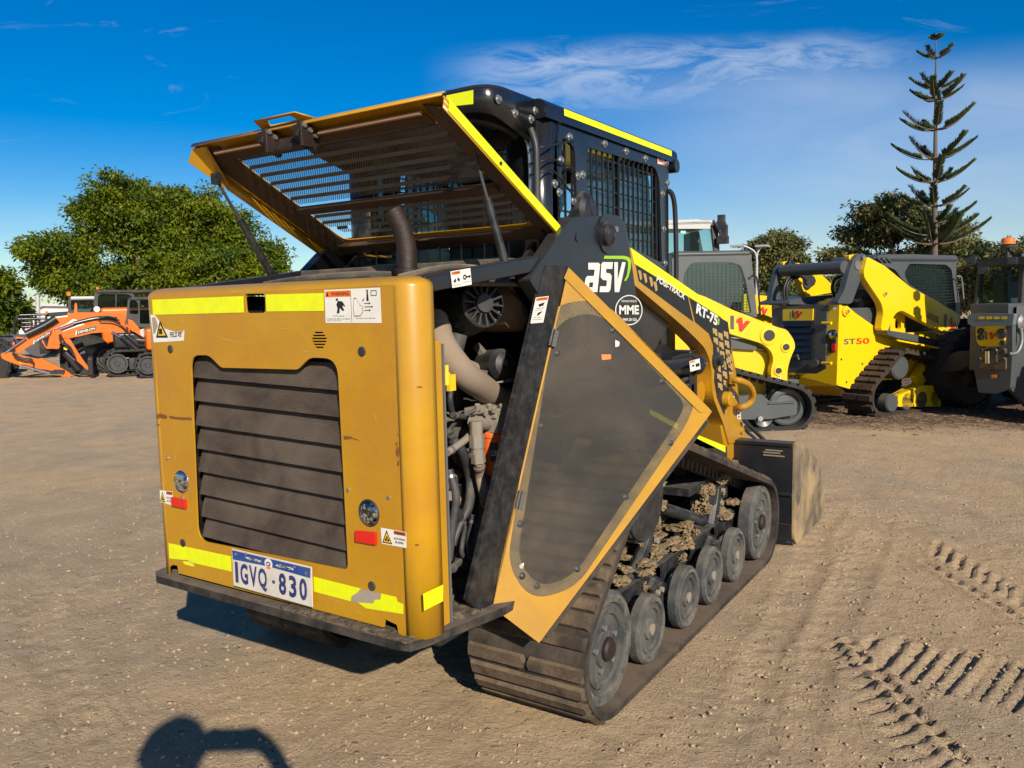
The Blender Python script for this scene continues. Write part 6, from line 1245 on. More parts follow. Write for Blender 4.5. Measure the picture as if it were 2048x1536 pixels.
mb.tube([B4.p(1640, 345, -.3), B4.p(1680, 275, -.3), B4.p(1840, 260, -.3)], .01, 6); mb.build('work_lamps', [BLK], Y4, .01)
B4.pl('operator_seat', [(1680, 330), (1780, 325), (1790, 600), (1670, 600)], -.9, .4, PLA, Y4, r=.05)
mb = MB(); a = B4.p(1780, 170, -.3); b_ = B4.p(1783, 75, -.3); mb.cyl(a, b_, .022, 12, 1); mb.lathe(b_, (0, 0, 1), [(.05, 0), (.07, .01), (.07, .03), (.072, .035), (.068, .065), (.05, .08), (0, .083)], 24, 0); mb.lathe(b_ - V(0, 0, .03), (0, 0, 1), [(.0, 0), (.07, 0), (.075, .03)], 20, 1); mb.box(B4.p(1820, 95, -.3), (.03, .03, .05), None, 1); mb.build('amber_beacon', [AMB, PLA], Y4)
B4.pl('exhaust_box', [(1830, 140), (1885, 138), (1885, 195), (1830, 198)], -.4, .1, BLK, Y4); B4.pl('white_tag', [(1886, 140), (1905, 140), (1905, 230), (1890, 230)], -.35, .03, LGR, Y4)
def tyre(S_, c, r, w_, parent, nm='tyre', mat=None):
    RUBB = mat or RUBN
    mb = MB(); ax = S_.n; prof = [(r * .52, -w_ / 2 + .02), (r * .60, -w_ / 2), (r * .86, -w_ / 2 + .01), (r * .95, -w_ / 2 + .05), (r * .97, 0), (r * .95, w_ / 2 - .05), (r * .86, w_ / 2 - .01), (r * .60, w_ / 2), (r * .52, w_ / 2 - .02)]
    mb.lathe(c, ax, prof, 48); t = mb.build(nm, [RUBB], parent)
    mb = MB()
    for k in range(22):
        for sg in (1, -1):
            a = 2 * math.pi * (k + (.5 if sg > 0 else 0)) / 22; d = lambda q_, h_, rr_: c + ax * h_ + (S_.h * math.cos(q_) + Vector((0, 0, 1)) * math.sin(q_)) * rr_
            A_ = [d(a, sg * w_ * .02, r * .95), d(a + .10, sg * w_ * .02, r * .95), d(a - .12, sg * w_ * .50, r * .90), d(a - .22, sg * w_ * .50, r * .90)]; B_ = [d(a, sg * w_ * .02, r), d(a + .07, sg * w_ * .02, r), d(a - .14, sg * w_ * .50, r * .97), d(a - .21, sg * w_ * .50, r * .97)]
            mb.add(A_ + B_, [(4, 5, 6, 7), (0, 1, 5, 4), (1, 2, 6, 5), (2, 3, 7, 6), (3, 0, 4, 7)])
    mb.build('tread_lugs', [RUBB], t); mb = MB(); mb.lathe(c, ax, [(r * .54, -w_ * .3), (r * .54, w_ * .42), (r * .50, w_ * .42), (r * .46, w_ * .1), (r * .2, w_ * .1), (r * .18, w_ * .25), (0, w_ * .25)], 32); mb.lathe(c, -ax, [(r * .54, w_ * .42), (r * .50, w_ * .42), (r * .46, w_ * .1), (r * .2, w_ * .1), (0, w_ * .2)], 32); mb.build('rim', [DG], t); return t
cw = B4.p(1400, 1200, -.35)
for w_, u_ in ((-1.15, .45), (-1.15, 2.3), (-.05, 2.3), (.62, .45)):
    if w_ == .62: c = A4.loc(uB + .6, .62, .50)
    else: c = A4.loc(u_, w_, .50)
    if (w_, u_) == (-1.15, .45): c = PP(1540 + 1430 / 3.746, 470 + 1175 / 3.746, A4.O + A4.n * -1.1, A4.n); c.z = .50; c4 = c.copy()
    tyre(A4, c, .50, .36, Y4, mat=RUBN)
B4.pl('mudguard', [(1290, 990), (1340, 900), (1400, 870), (1520, 870), (1520, 960), (1440, 1010), (1350, 1025), (1290, 1020)], -.30, .3, PLA, Y4, r=.05)
rc4 = root('quick_hitch', 'red and black coupler block standing at the front of the ST50 loader', 'coupler', A4.loc(.9, -1.6, 0))
B4.pl('black_block', [(1390, 630), (1540, 620), (1530, 740), (1420, 745)], -1.3, .3, BLK, rc4, r=.02); B4.pl('red_arm', [(1375, 740), (1425, 735), (1430, 765), (1495, 760), (1530, 735), (1530, 830), (1500, 830), (1440, 800), (1320, 795), (1320, 775), (1375, 768)], -1.25, .2, REDP, rc4, r=.01); B4.pl('support_leg', [(1450, 800), (1510, 800), (1510, 1250), (1450, 1250)], -1.5, .2, PLA, rc4)
# ---------------------------------------------------------------- orange machines far left
O6 = P(190, 757, 'z', 0); A6 = Side(60, O6, (0, 560), 6.4)
def text_plate(S_, pts, w_, par, t='DEVELON'): S_.st('boom_lettering', pts, w_, [(BLK1, [RECT]), (WHT, [('t', t, (.08, .22, .94, .80), .02), rc(-.04, 0, .02, 1)])], par)
def excav_tracks(S_, u, w_, r, ln, parent, wd=.3, dz=1.3):
    for ww in (w_, w_ - dz):
        S_.belt(parent, [(u, r + .05, r), (u + ln, r + .05, r)], ww - wd, ww, .12, [RUBN] * 3, .03, .02, 1)
        mb = MB(); mb.lathe(S_.loc(u, ww - wd * .4, r + .05), S_.n, [(0, wd * .35), (.05, wd * .35), (.06, wd * .28), (r * .6, wd * .28), (r * .7, wd * .35), (r * .85, wd * .35), (r * .85, -.05)], 24); mb.lathe(S_.loc(u + ln, ww - wd * .4, r + .05), S_.n, [(0, wd * .3), (r * .7, wd * .35), (r * .85, wd * .3), (r * .85, -.05)], 24); mb.build('track_wheel', [PLA], parent)
        S_.ubox('track_frame', u + r * .9, u + ln - r * .9, ww - wd * .7, ww - wd * .15, r * .6, r * 1.6, PLA, parent, .02)
X1 = root('mini_excavator', 'orange excavator nearest of its row, boom arched over a black cylinder', 'excavator', A6.loc(1.5, -.7, 0), 'orange excavators parked in a row')
BW = -.55
bm1 = A6.pl('boom', [(1850, 745), (1820, 760), (1700, 740), (1600, 690), (1500, 690), (1430, 660), (1180, 680), (975, 730), (800, 750), (770, 700), (800, 660), (920, 620), (1240, 520), (1330, 480), (1430, 485), (1540, 530), (1700, 660), (1800, 720)], BW, .16, ORP, X1, r=.06)
text_plate(A6, [(985, 645), (1232, 590), (1232, 640), (975, 705)], BW + .002, bm1)
A6.pl('lower_boom', [(1620, 690), (1700, 700), (1890, 830), (1870, 840), (1680, 760)], BW + .05, .1, ORP, X1); A6.pl('stick', [(690, 650), (780, 640), (900, 760), (1000, 930), (1235, 1265), (1215, 1272), (1100, 1265), (1165, 1235), (1160, 1180), (1000, 1050), (950, 1000), (880, 880), (800, 790), (740, 830), (700, 700)], BW - .02, .14, ORP, X1, r=.04)
A6.tube('boom_cylinder', [(1560, 720), (1890, 1020)], BW + .10, .085, BLK, X1, 14); A6.tube('cylinder_rod', [(1430, 670), (1590, 760)], BW + .10, .035, CHROME, X1); A6.tube('bucket_cylinder', [(830, 930), (1010, 1150)], BW + .10, .06, BLK, X1, 12); A6.tube('cylinder_rod', [(840, 920), (960, 1030)], BW + .14, .02, CHROME, X1); A6.tube('arm_cylinder', [(940, 560), (1250, 490), (1500, 500)], BW, .05, BLK, X1, 12)
for pts in ([(1250, 500), (1350, 465), (1450, 480), (1530, 520)], [(1270, 520), (1440, 530), (1560, 590), (1640, 680)], [(760, 700), (780, 800), (860, 850), (960, 990)], [(770, 690), (830, 800), (900, 860), (950, 960)], [(1620, 600), (1650, 690), (1720, 740)]): A6.tube('hydraulic_hose', pts, BW + .12, .018, BLK1, X1)
A6.pl('bucket_link', [(1020, 1140), (1140, 1160), (1165, 1200), (1130, 1230), (1030, 1200), (1000, 1160)], BW, .12, BLK, X1); A6.pl('yellow_tag', [(815, 855), (870, 870), (860, 900), (815, 890)], BW + .003, .004, YEL1, X1)
u_, z_ = A6.uz(1510, 1150, -.05); excav_tracks(A6, u_, 0, .26, 1.35, X1)
A6.ubox('house', u_ - .05, u_ + 1.9, -1.5, -.45, .62, 1.0, BLK, X1, .06); 
cf = A6.pl('cab_side', [(1610, 560), (1635, 260), (1660, 225), (1870, 215), (2050, 215), (2050, 620), (1700, 600)], -.35, .06, PLA, X1, holes=[[(1650, 430), (1665, 270), (1720, 250), (1770, 300), (1770, 440)], [(1790, 260), (2000, 260), (2000, 560), (1790, 560)]]); A6.pl('cab_window', [(1640, 560), (1660, 240), (2040, 240), (2040, 600)], -.42, .006, GLSD, cf, bev=0)
a_, b_ = A6.uz(1640, 225, -.35); A6.ubox('cab_roof', a_, a_ + 1.2, -1.35, -.33, b_ - .08, b_, PLA, X1, .05); A6.ubox('blade', u_ - .6, u_ - .5, -1.6, 0, .1, .45, BLK, X1)
A6.pl('engine_cover', [(1640, 500), (1700, 520), (1800, 640), (1870, 700), (1870, 760), (1650, 620)], -.3, .1, ORP, X1)
X2 = root('excavator', 'orange excavator with the largest cab, boom folded to the left edge', 'excavator', A6.loc(.5, -2.6, 0), 'orange excavators parked in a row')
B2 = -1.0
bm2 = A6.pl('boom', [(960, 480), (900, 520), (850, 560), (660, 640), (650, 700), (400, 830), (200, 960), (175, 900), (190, 850), (330, 740), (540, 600), (690, 490), (850, 470)], B2, .2, ORP, X2, r=.06); text_plate(A6, [(440, 770), (648, 640), (650, 690), (432, 820)], B2 + .002, bm2)
A6.pl('boom_brace', [(650, 650), (720, 660), (720, 730), (770, 850), (740, 890), (590, 870), (560, 800), (600, 880)], B2 - .05, .1, ORP, X2)
A6.pl('stick', [(5, 945), (40, 930), (170, 925), (250, 960), (480, 1010), (540, 1000), (650, 1060), (830, 1150), (930, 1220), (900, 1240), (780, 1240), (800, 1180), (650, 1160), (500, 1130), (240, 1090), (100, 1040), (20, 1000)], B2 + .05, .16, ORP, X2, r=.03)
A6.tube('bucket_cylinder', [(270, 1095), (640, 1195)], B2 + .2, .035, CHROME, X2); A6.tube('arm_cylinder', [(720, 490), (560, 590), (330, 700)], B2 + .05, .09, BLK, X2, 12); A6.tube('cylinder_rod', [(330, 745), (60, 935)], B2 + .05, .03, CHROME, X2); A6.tube('boom_cylinder', [(960, 560), (700, 660)], B2 + .2, .05, paint('maroon_rod', (.16, .04, .03), .4, .2), X2, 12)
A6.pl('bucket_link', [(640, 1170), (700, 1145), (830, 1150), (820, 1200), (700, 1210), (640, 1200)], B2 + .1, .12, BLK, X2)
for pts in ([(190, 900), (170, 960), (260, 1010), (380, 1020), (420, 1060)], [(200, 890), (180, 940), (280, 1000), (400, 1010), (410, 1080)]): A6.tube('hydraulic_hose', pts, B2 + .2, .02, BLK1, X2)
A6.pl('yellow_tag', [(242, 1030), (325, 1045), (322, 1072), (242, 1060)], B2 + .053, .004, YEL1, X2)
u2, _ = A6.uz(1500, 1000, -1.6); excav_tracks(A6, u2 - .2, -1.7, .3, 2.0, X2, .4, 1.5)
A6.pl('house_side', [(850, 430), (1000, 415), (1500, 415), (1600, 480), (1600, 640), (1180, 620), (960, 500), (880, 500)], -1.75, .1, ORP, X2, r=.04); A6.ubox('house', u2 - .3, u2 + 2.6, -3.6, -1.86, .7, 1.6, ORP, X2, .08)
cf = A6.pl('cab_side', [(1205, 420), (1205, 160), (1240, 130), (1450, 125), (1680, 135), (1720, 200), (1720, 440), (1600, 440)], -1.9, .08, PLA, X2, holes=[[(1250, 410), (1255, 210), (1280, 178), (1640, 180), (1690, 215), (1690, 420)]]); A6.pl('cab_window', [(1240, 415), (1240, 160), (1700, 160), (1700, 425)], -2.0, .006, GLSD, cf, bev=0); A6.pl('window_post', [(1478, 170), (1492, 170), (1492, 420), (1478, 420)], -1.9, .04, PLA, cf)
a_, b_ = A6.uz(1220, 130, -1.9); A6.ubox('cab_roof', a_, a_ + 1.5, -3.0, -1.88, b_ - .1, b_, PLA, X2, .05); A6.pl('operator_seat', [(1330, 260), (1400, 250), (1420, 420), (1310, 420)], -2.4, .4, PLA, X2)
mb = MB(); c = A6.p(1248, 105, -2.2); mb.lathe(c - V(0, 0, .03), (0, 0, 1), [(.035, 0), (.035, .035), (.02, .06), (0, .065)], 14); mb.build('beacon', [AMB], X2); mb = MB(); mb.lathe(A6.p(1240, 375, -1.85), A6.n, [(.07, 0), (.07, .02), (0, .04)], 18); mb.build('work_lamp', [WHT], X2); A6.st('window_sticker', [(1415, 355), (1465, 355), (1465, 385), (1415, 385)], -1.94, [(WHT, [RECT])], X2)
X3 = root('wheel_loader', 'orange loader with black lattice guard, big tyre and an amber beacon behind the orange booms', 'wheel loader', A6.loc(-.8, -4.2, 0))
tyre(A6, A6.p(1130, 1020, -2.0), .62, .45, X3); c_ = A6.p(1130, 1020, -2.0); tyre(A6, c_ - A6.h * 2.2, .62, .45, X3); tyre(A6, c_ - A6.n * 1.7, .62, .45, X3); tyre(A6, c_ - A6.n * 1.7 - A6.h * 2.2, .62, .45, X3)
A6.pl('rear_body', [(190, 700), (590, 690), (740, 850), (740, 960), (500, 985), (380, 950), (200, 800)], -2.3, .5, paint('charcoal_body', (.035, .038, .042), .4, .2), X3, r=.05); A6.pl('orange_trim', [(200, 725), (330, 735), (330, 750), (200, 750)], -2.2, .02, ORP, X3); A6.pl('orange_trim', [(545, 760), (600, 860), (735, 865), (735, 885), (590, 880), (530, 780)], -2.2, .02, ORP, X3); A6.pl('orange_trim', [(160, 790), (190, 790), (190, 850), (160, 850)], -2.2, .02, ORP, X3)
mb = MB(); PB = lambda *pts: mb.tube([A6.p(x, y, -2.4) for x, y in pts], .028, 8)
for pts in ([(250, 450), (590, 440)], [(230, 500), (580, 495)], [(270, 470), (300, 640), (360, 690)], [(400, 450), (410, 650)], [(455, 450), (455, 640)], [(490, 490), (520, 560), (490, 650)], [(240, 460), (180, 560), (180, 700)], [(280, 550), (400, 545)], [(280, 600), (440, 595)], [(590, 440), (600, 600), (560, 700)], [(470, 540), (590, 530)]): PB(*pts)
mb.build('lattice_guard', [BLK], X3)
cf = A6.pl('cab_side', [(870, 410), (870, 260), (900, 225), (1220, 225), (1240, 440), (900, 440)], -2.5, .06, PLA, X3, holes=[[(905, 400), (910, 260), (1200, 255), (1200, 415)]]); A6.pl('cab_window', [(895, 410), (900, 250), (1210, 245), (1210, 420)], -2.6, .006, GLSD, cf, bev=0); a_, b_ = A6.uz(900, 225, -2.5); A6.ubox('cab_roof', a_, a_ + 1.2, -3.7, -2.48, b_ - .06, b_ + .03, LGR, X3, .03); A6.pl('black_frame', [(590, 420), (870, 400), (870, 450), (700, 470), (600, 470)], -2.5, .3, BLK, X3); A6.pl('orange_nose', [(575, 400), (615, 400), (615, 435), (575, 435)], -2.4, .1, ORP, X3)
A6.pl('orange_lever', [(950, 420), (955, 310), (968, 285), (985, 310), (990, 420)], -2.45, .06, ORP, X3); mb = MB(); c = A6.p(880, 165, -2.8); mb.lathe(c - V(0, 0, .07), (0, 0, 1), [(.05, 0), (.05, .06), (.03, .10), (0, .105)], 14); mb.cyl(c - V(0, 0, .3), c - V(0, 0, .07), .02, 8, 1); mb.build('beacon', [AMB, PLA], X3)
A6.ubox('chassis', A6.uz(500, 900, -2.3)[0], A6.uz(1500, 900, -2.3)[0], -3.8, -2.3, .5, 1.0, BLK, X3)
A7 = Side(60, P(290, 757, 'z', 0), (0, 560), 6.4)
X4 = root('mini_excavator', 'small black excavator mostly hidden behind the left edge of the ochre machine', 'excavator', A7.loc(.8, -.7, 0), 'orange excavators parked in a row')
u_, z_ = A7.uz(1900, 1200, -.1); excav_tracks(A7, u_, 0, .24, 1.3, X4); A7.ubox('house', u_, u_ + 1.7, -1.4, -.2, .6, 1.1, ORP, X4, .06); A7.ubox('cab', u_ + .4, u_ + 1.5, -1.3, -.5, 1.1, 1.9, PLA, X4, .06)
for pts in ([(1750, 760), (1900, 780)], [(1480, 960), (1600, 955)], [(1430, 1000), (1650, 1000)]): A6.tube('rail', pts, -.3, .02, GREYST, X1)
A6.pl('pale_canister', [(1790, 630), (1880, 620), (1885, 720), (1830, 730), (1790, 690)], -.28, .2, LGR, X1, r=.08)
# ---------------------------------------------------------------- trees
def leafmat(name, c1, c2, c3):
    m, t, b, o = newmat(name); tc = nd(t, 'ShaderNodeTexCoord').outputs['Object']; g = nd(t, 'ShaderNodeNewGeometry')
    c = mixc(t, g.outputs['Random Per Island'], c1, c2); n = noi(t, tc, .9, 4, .6); c = mixc(t, nd(t, 'ShaderNodeMapRange', {0: n, 1: .42, 2: .64}).outputs[0], c, c3)
    t.links.new(c, b.inputs['Base Color']); b.inputs['Roughness'].default_value = .55; b.inputs['Specular IOR Level'].default_value = .25
    tl = nd(t, 'ShaderNodeBsdfTranslucent', {0: c}); mx = nd(t, 'ShaderNodeMixShader', {0: .22, 1: b.outputs[0], 2: tl.outputs[0]}); t.links.new(mx.outputs[0], o.inputs[0]); return m
BARK = paint('bark', (.13, .095, .065), .9, .4, (.2, .16, .12), 3, updust=0, bump=.5)
def foliage(name, lobes, n_clump, leaf, per, mat, parent, aim=-.35, clump_r=.5, jit=.5, long=2.2, seed=1, sublobes=15):
    """leaf-shaped faces in clumps over and inside ellipsoid lobes"""
    r = np.random.default_rng(seed); big = lobes; lobes = []
    for l in big:   # every lobe is a cluster of smaller ones
        for i in range(sublobes):
            d = r.normal(size=3); d /= np.linalg.norm(d); k_ = .62 + .22 * r.random(); s_ = .30 + .20 * r.random(); lobes.append((l[0] + d[0] * l[3] * k_, l[1] + d[1] * l[4] * k_, l[2] + d[2] * l[5] * k_, l[3] * s_ * 1.15, l[4] * s_ * 1.15, max(l[5] * s_ * 1.0, .12 * l[3])))
        lobes.append((l[0], l[1], l[2], l[3] * .55, l[4] * .55, l[5] * .55))
    vol = np.array([l[3] * l[4] * l[5] for l in lobes]) ** (2 / 3); vol /= vol.sum(); C = []
    for l, f in zip(lobes, vol):
        k = max(int(n_clump * f), 3); d = r.normal(size=(k, 3)); d /= np.linalg.norm(d, axis=1)[:, None]; rad = 1 - .6 * r.random(k) ** 2; bump = 1 + .16 * np.sin(d[:, 0] * 5 + l[0]) * np.cos(d[:, 2] * 6 + l[1]) + r.normal(size=k) * .05
        C.append(np.array(l[:3]) + d * (rad * bump)[:, None] * np.array(l[3:6]))
    C = np.concatenate(C); k = len(C); cr = clump_r * (.6 + .8 * r.random(k)); n = k * per
    off = r.normal(size=(n, 3)); off /= np.linalg.norm(off, axis=1)[:, None]; off *= (r.random(n) ** .5)[:, None]; off[:, 2] *= .55
    base = np.repeat(C, per, 0) + off * np.repeat(cr, per)[:, None]
    out = off.copy(); out[:, 2] += aim; out += r.normal(size=(n, 3)) * jit; out /= np.linalg.norm(out, axis=1)[:, None]
    up = np.tile(np.array((0, 0, 1.0)), (n, 1)) + r.normal(size=(n, 3)) * .55; side = np.cross(out, up); side /= np.linalg.norm(side, axis=1)[:, None] + 1e-9
    s = leaf * (.6 + .8 * r.random(n))[:, None]; a = base; b_ = base + out * s * long * .5 + side * s * .5; c = base + out * s * long; d = base + out * s * long * .5 - side * s * .5
    vs = np.stack([a, b_, c, d], 1).reshape(-1, 3); fs = np.arange(n * 4).reshape(-1, 4); return fastmesh(name, vs, fs, [mat], parent)
def far_pt(x, y, dist):
    d = CF + CR * ((x - 1024) / FPX) - CU * ((y - 768) / FPX); k = dist / math.hypot(d.x, d.y); return CAM + d * k
def tree(name, label, cat, dist, base_px, lobes_px, n_clump, leaf, per, mat, trunks, group=None, clump_r=.5, seed=1, depth=1.0, **kw):
    b0 = far_pt(base_px[0], base_px[1], dist); b0.z = 0; rt = root(name, label, cat, b0, group); sc = dist / FPX * 1.0; lobes = []
    vd = Vector((b0.x - CAM.x, b0.y - CAM.y, 0)).normalized(); r_ = random.Random(seed)
    for (x, y, rx, ry) in lobes_px:
        dd = (r_.random() - .5) * rx * sc * depth; p = far_pt(x, y, dist + dd); lobes.append((p.x, p.y, p.z, rx * sc * 1.0, rx * sc * 1.0, ry * sc))
    foliage('crown', lobes, n_clump, leaf, per, mat, rt, clump_r=clump_r, seed=seed, **kw)
    for i, (pts, r0, r1) in enumerate(trunks):
        q_ = [far_pt(x, y, dist) for x, y in pts]; 
        if i == 0: q_[0].z = 0
        k = len(q_); mb = MB(); mb.tube(smooth_path(q_, 4), [r0 + (r1 - r0) * j / ((k - 1) * 4) for j in range((k - 1) * 4 + 1)], 9); mb.build('trunk' if i == 0 else 'branch', [BARK], rt)
    return rt
LG = leafmat('leaf_olive_green', (.095, .145, .006), (.190, .210, .006), (.055, .095, .012)); LE = leafmat('leaf_eucalypt', (.150, .155, .050), (.230, .210, .070), (.090, .105, .038)); LP = leafmat('leaf_pine', (.055, .090, .032), (.100, .130, .042), (.040, .065, .028)); LD = leafmat('leaf_dark', (.060, .085, .022), (.110, .120, .030), (.035, .055, .020))
tree('broadleaf_tree', 'large spreading green tree behind the orange excavators', 'tree', 38, (300, 690), [(235, 388, 56, 46), (225, 440, 62, 50), (310, 465, 80, 60), (395, 425, 62, 44), (450, 465, 60, 56), (500, 515, 56, 42), (88, 508, 44, 26), (150, 498, 46, 34), (105, 556, 46, 26), (185, 565, 74, 34), (285, 550, 84, 40), (390, 535, 84, 48), (470, 555, 66, 34), (330, 408, 44, 34), (548, 530, 26, 28), (240, 596, 50, 14)],
     2500, .078, 76, LG, [([(300, 690), (300, 640), (290, 560), (250, 450), (238, 380)], .30, .05), ([(298, 640), (200, 560), (100, 520)], .16, .03), ([(300, 630), (380, 540), (440, 450)], .2, .04), ([(300, 600), (330, 500), (330, 420)], .12, .03), ([(300, 650), (420, 590), (520, 530)], .14, .03)], clump_r=.52, seed=5)
tree('broadleaf_tree', 'small bushy tree cut off by the left edge', 'tree', 30, (-10, 720), [(-10, 600, 38, 30), (-6, 636, 34, 16), (-25, 570, 30, 26), (22, 622, 14, 10)], 500, .09, 40, LG, [([(-10, 720), (-10, 660), (-15, 600)], .15, .04)], clump_r=.35, seed=8)
tree('eucalyptus', 'round dark gum tree beside the street lamp', 'tree', 60, (1560, 620), [(1550, 488, 34, 22), (1518, 500, 22, 14), (1587, 488, 16, 12), (1555, 520, 36, 22), (1598, 522, 9, 6), (1530, 555, 34, 30), (1575, 560, 28, 26)], 900, .12, 34, LE, [([(1560, 620), (1558, 560), (1548, 500)], .25, .06), ([(1558, 580), (1590, 530), (1592, 495)], .12, .04)], clump_r=.55, seed=11)
tree('eucalyptus', 'wide open gum tree behind the tall pine', 'tree', 62, (1780, 600), [(1735, 425, 34, 16), (1790, 408, 32, 16), (1715, 470, 34, 18), (1780, 460, 40, 26), (1672, 508, 26, 9), (1845, 445, 40, 22), (1905, 462, 28, 18), (1700, 520, 40, 16), (1890, 505, 50, 20), (1945, 490, 12, 14), (1780, 530, 90, 24)], 1500, .13, 30, LE, [([(1790, 600), (1788, 520), (1770, 440)], .28, .06), ([(1790, 560), (1840, 490), (1870, 440)], .16, .05), ([(1788, 550), (1720, 500), (1690, 480)], .16, .04)], clump_r=.62, seed=13)
for i, (x, w_, y, hgt) in enumerate(((1450, 50, 600, 24), (1560, 60, 610, 24), (1660, 70, 575, 30), (1780, 80, 560, 36), (1900, 70, 555, 40), (1990, 45, 525, 28), (2060, 45, 515, 34), (1400, 50, 580, 24))):
    tree('roadside_shrub', ['dark shrub behind the middle loader cab', 'dark shrub behind the round gum tree', 'dark shrub behind the curved hoses of the ST50', 'dark shrub behind the ST50 loader arm', 'dark shrub behind the ST50 cab', 'dark bushy tree left of the amber beacon', 'dark bushy tree at the far right edge behind the beacon', 'dark shrub behind the pale excavator cab'][i], 'shrub', 45 + 2 * (i % 3), (x, 640), [(x, y, w_, hgt), (x + 20, y + 30, w_, hgt)], 420, .11, 32, LD if i % 2 else LE, [([(x, 640), (x, y)], .12, .05)], 'shrubs along the far road', clump_r=.5, seed=20 + i)
# Norfolk pine: straight leader, whorls of rising fronds
def norfolk():
    dist = 58; b0 = far_pt(1868, 620, dist); b0.z = 0; rt = root('norfolk_pine', 'tall slender norfolk pine with tiered branches', 'tree', b0)
    top = far_pt(1872, 66, dist); pt = lambda y: far_pt(1868 + (620 - y) / 554 * 4.5, y, dist)
    mb = MB(); mb.tube([V(b0.x, b0.y, 0), pt(500), pt(300), pt(150), top], [.26, .19, .12, .06, .02], 10); mb.build('trunk', [paint('pine_bark', (.11, .085, .065), .9, .3, (.15, .12, .1), 3, updust=0)], rt)
    sc = dist / FPX; vs = []; r = np.random.default_rng(4); br = MB()
    tiers = [(78, 12), (112, 28), (185, 42), (200, 48), (252, 62), (300, 66), (362, 66), (410, 72), (448, 84), (480, 96), (500, 110)]
    tiers = [(79, 11, 5), (116, 30, 5), (178, 42, 6), (200, 55, 6), (259, 66, 6), (317, 68, 6), (364, 70, 6), (412, 72, 6), (446, 60, 6), (470, 84, 7), (488, 88, 7)]
    for (y, ln, nb) in tiers:
        c = pt(y); L_ = ln * sc * .92
        for k in range(nb):
            a = 2 * math.pi * (k + r.random() * .6) / nb + y; le = L_ * (.78 + .35 * r.random()); d = np.array((math.cos(a), math.sin(a), 0)); rise = le * .44; perp = np.array((-d[1], d[0], 0))
            P0 = np.array(c); pth = [P0 + d * le * t + np.array((0, 0, rise * t ** 2.0 - .03 * le * math.sin(t * 3))) for t in np.linspace(0, 1, 9)]
            br.tube([Vector(q_) for q_ in pth], [.045 * (1 - .8 * t) * (.5 + L_ / 3) for t in np.linspace(0, 1, 9)], 5)
            n = int(170 * max(le, .7))
            for j in range(n):
                t = .28 + .72 * r.random(); q_ = P0 + d * le * t + np.array((0, 0, rise * t ** 2.0)); sd = (1 if r.random() < .5 else -1); w_ = (1 - .35 * t) * (.26 + .06 * le)
                tip = q_ + perp * sd * w_ * r.random() * 1.0 + d * .10 + np.array((0, 0, w_ * (.45 + .6 * r.random()))); th = .034
                vs.append(q_ + np.array((0, 0, -.02))); vs.append((q_ + tip) / 2 + perp * th + d * th); vs.append(tip); vs.append((q_ + tip) / 2 - perp * th - d * th)
    br.build('branches', [BARK], rt); vs = np.array(vs); fastmesh('crown', vs, np.arange(len(vs)).reshape(-1, 4), [LP], rt)
norfolk()
# ---------------------------------------------------------------- street furniture and far buildings
def lamp_post(label, x, ytop, ybase, dist, arms):
    b0 = far_pt(x, ybase, dist); t0 = far_pt(x, ytop, dist); rt = root('street_lamp', label, 'street lamp', (b0.x, b0.y, 0)); mb = MB(); mb.tube([V(b0.x, b0.y, 0), V(b0.x, b0.y, t0.z - .6)], [.09, .06], 12); mb.build('pole', [GALV], rt)
    for sg, rch in arms:
        q_ = V(b0.x, b0.y, t0.z - .6); rr_ = CR * sg; mb = MB(); mb.tube(smooth_path([q_, q_ + V(0, 0, .35) + rr_ * .12, q_ + V(0, 0, .58) + rr_ * .5, q_ + V(0, 0, .62) + rr_ * rch], 5), .045, 8); mb.build('lamp_arm', [GALV], rt); mb = MB(); mb.box(q_ + V(0, 0, .62) + rr_ * (rch + .25), (.6, .6, .10)); mb.build('lamp_head', [GALV], rt, .02)
    return rt
GALV = paint('galvanised_steel', (.40, .42, .44), .45, .2, (.3, .3, .3), 3, metal=.3, updust=0)
lamp_post('grey curved street lamp in front of the round gum tree', 1513, 493, 640, 42, [(-1, .7), (.5, .3)])
def simple_pole(label, x, yt, dist, r_): b0 = far_pt(x, 660, dist); t0 = far_pt(x, yt, dist); mb = MB(); mb.tube([V(b0.x, b0.y, 0), V(t0.x, t0.y, t0.z)], [r_, r_ * .85], 12); mb.lathe((t0.x, t0.y, t0.z), (0, 0, 1), [(r_, 0), (r_ * 1.1, .05), (0, .1)], 12); o = mb.build('utility_pole', [LGR], None); tag(o, label, 'pole'); return o
simple_pole('white pole between the two left trees', 75, 590, 45, .12)
WB_ = paint('white_cladding', (.62, .62, .60), .5, .2, (.4, .4, .38), 1, updust=0)
A8 = Side(60, far_pt(150, 660, 60) * 1.0, (0, 0), 1); A8.O.z = 0
bd = root('warehouse', 'low white warehouse behind the excavators at the far left', 'building', A8.loc(0, -3, 0))
A8.pl('wall', [(20, 640), (20, 716), (320, 716), (320, 600), (170, 612), (85, 610)], 0, 5.0, WB_, bd, r=.01); A8.st('red_lettering', [(48, 648), (120, 646), (120, 662), (48, 664)], .01, [(REDP, [('t', 'HIRE  SALES', (0, 0, 1, 1), .02)])], bd); A8.pl('roof_edge', [(18, 640), (85, 606), (170, 608), (320, 596), (320, 602), (170, 613), (85, 612), (20, 645)], .3, .5, LGR, bd, r=.01)
A9 = Side(60, P(30, 742, 'z', 0) + V(-4, 6, 0), (0, 560), 6.4)
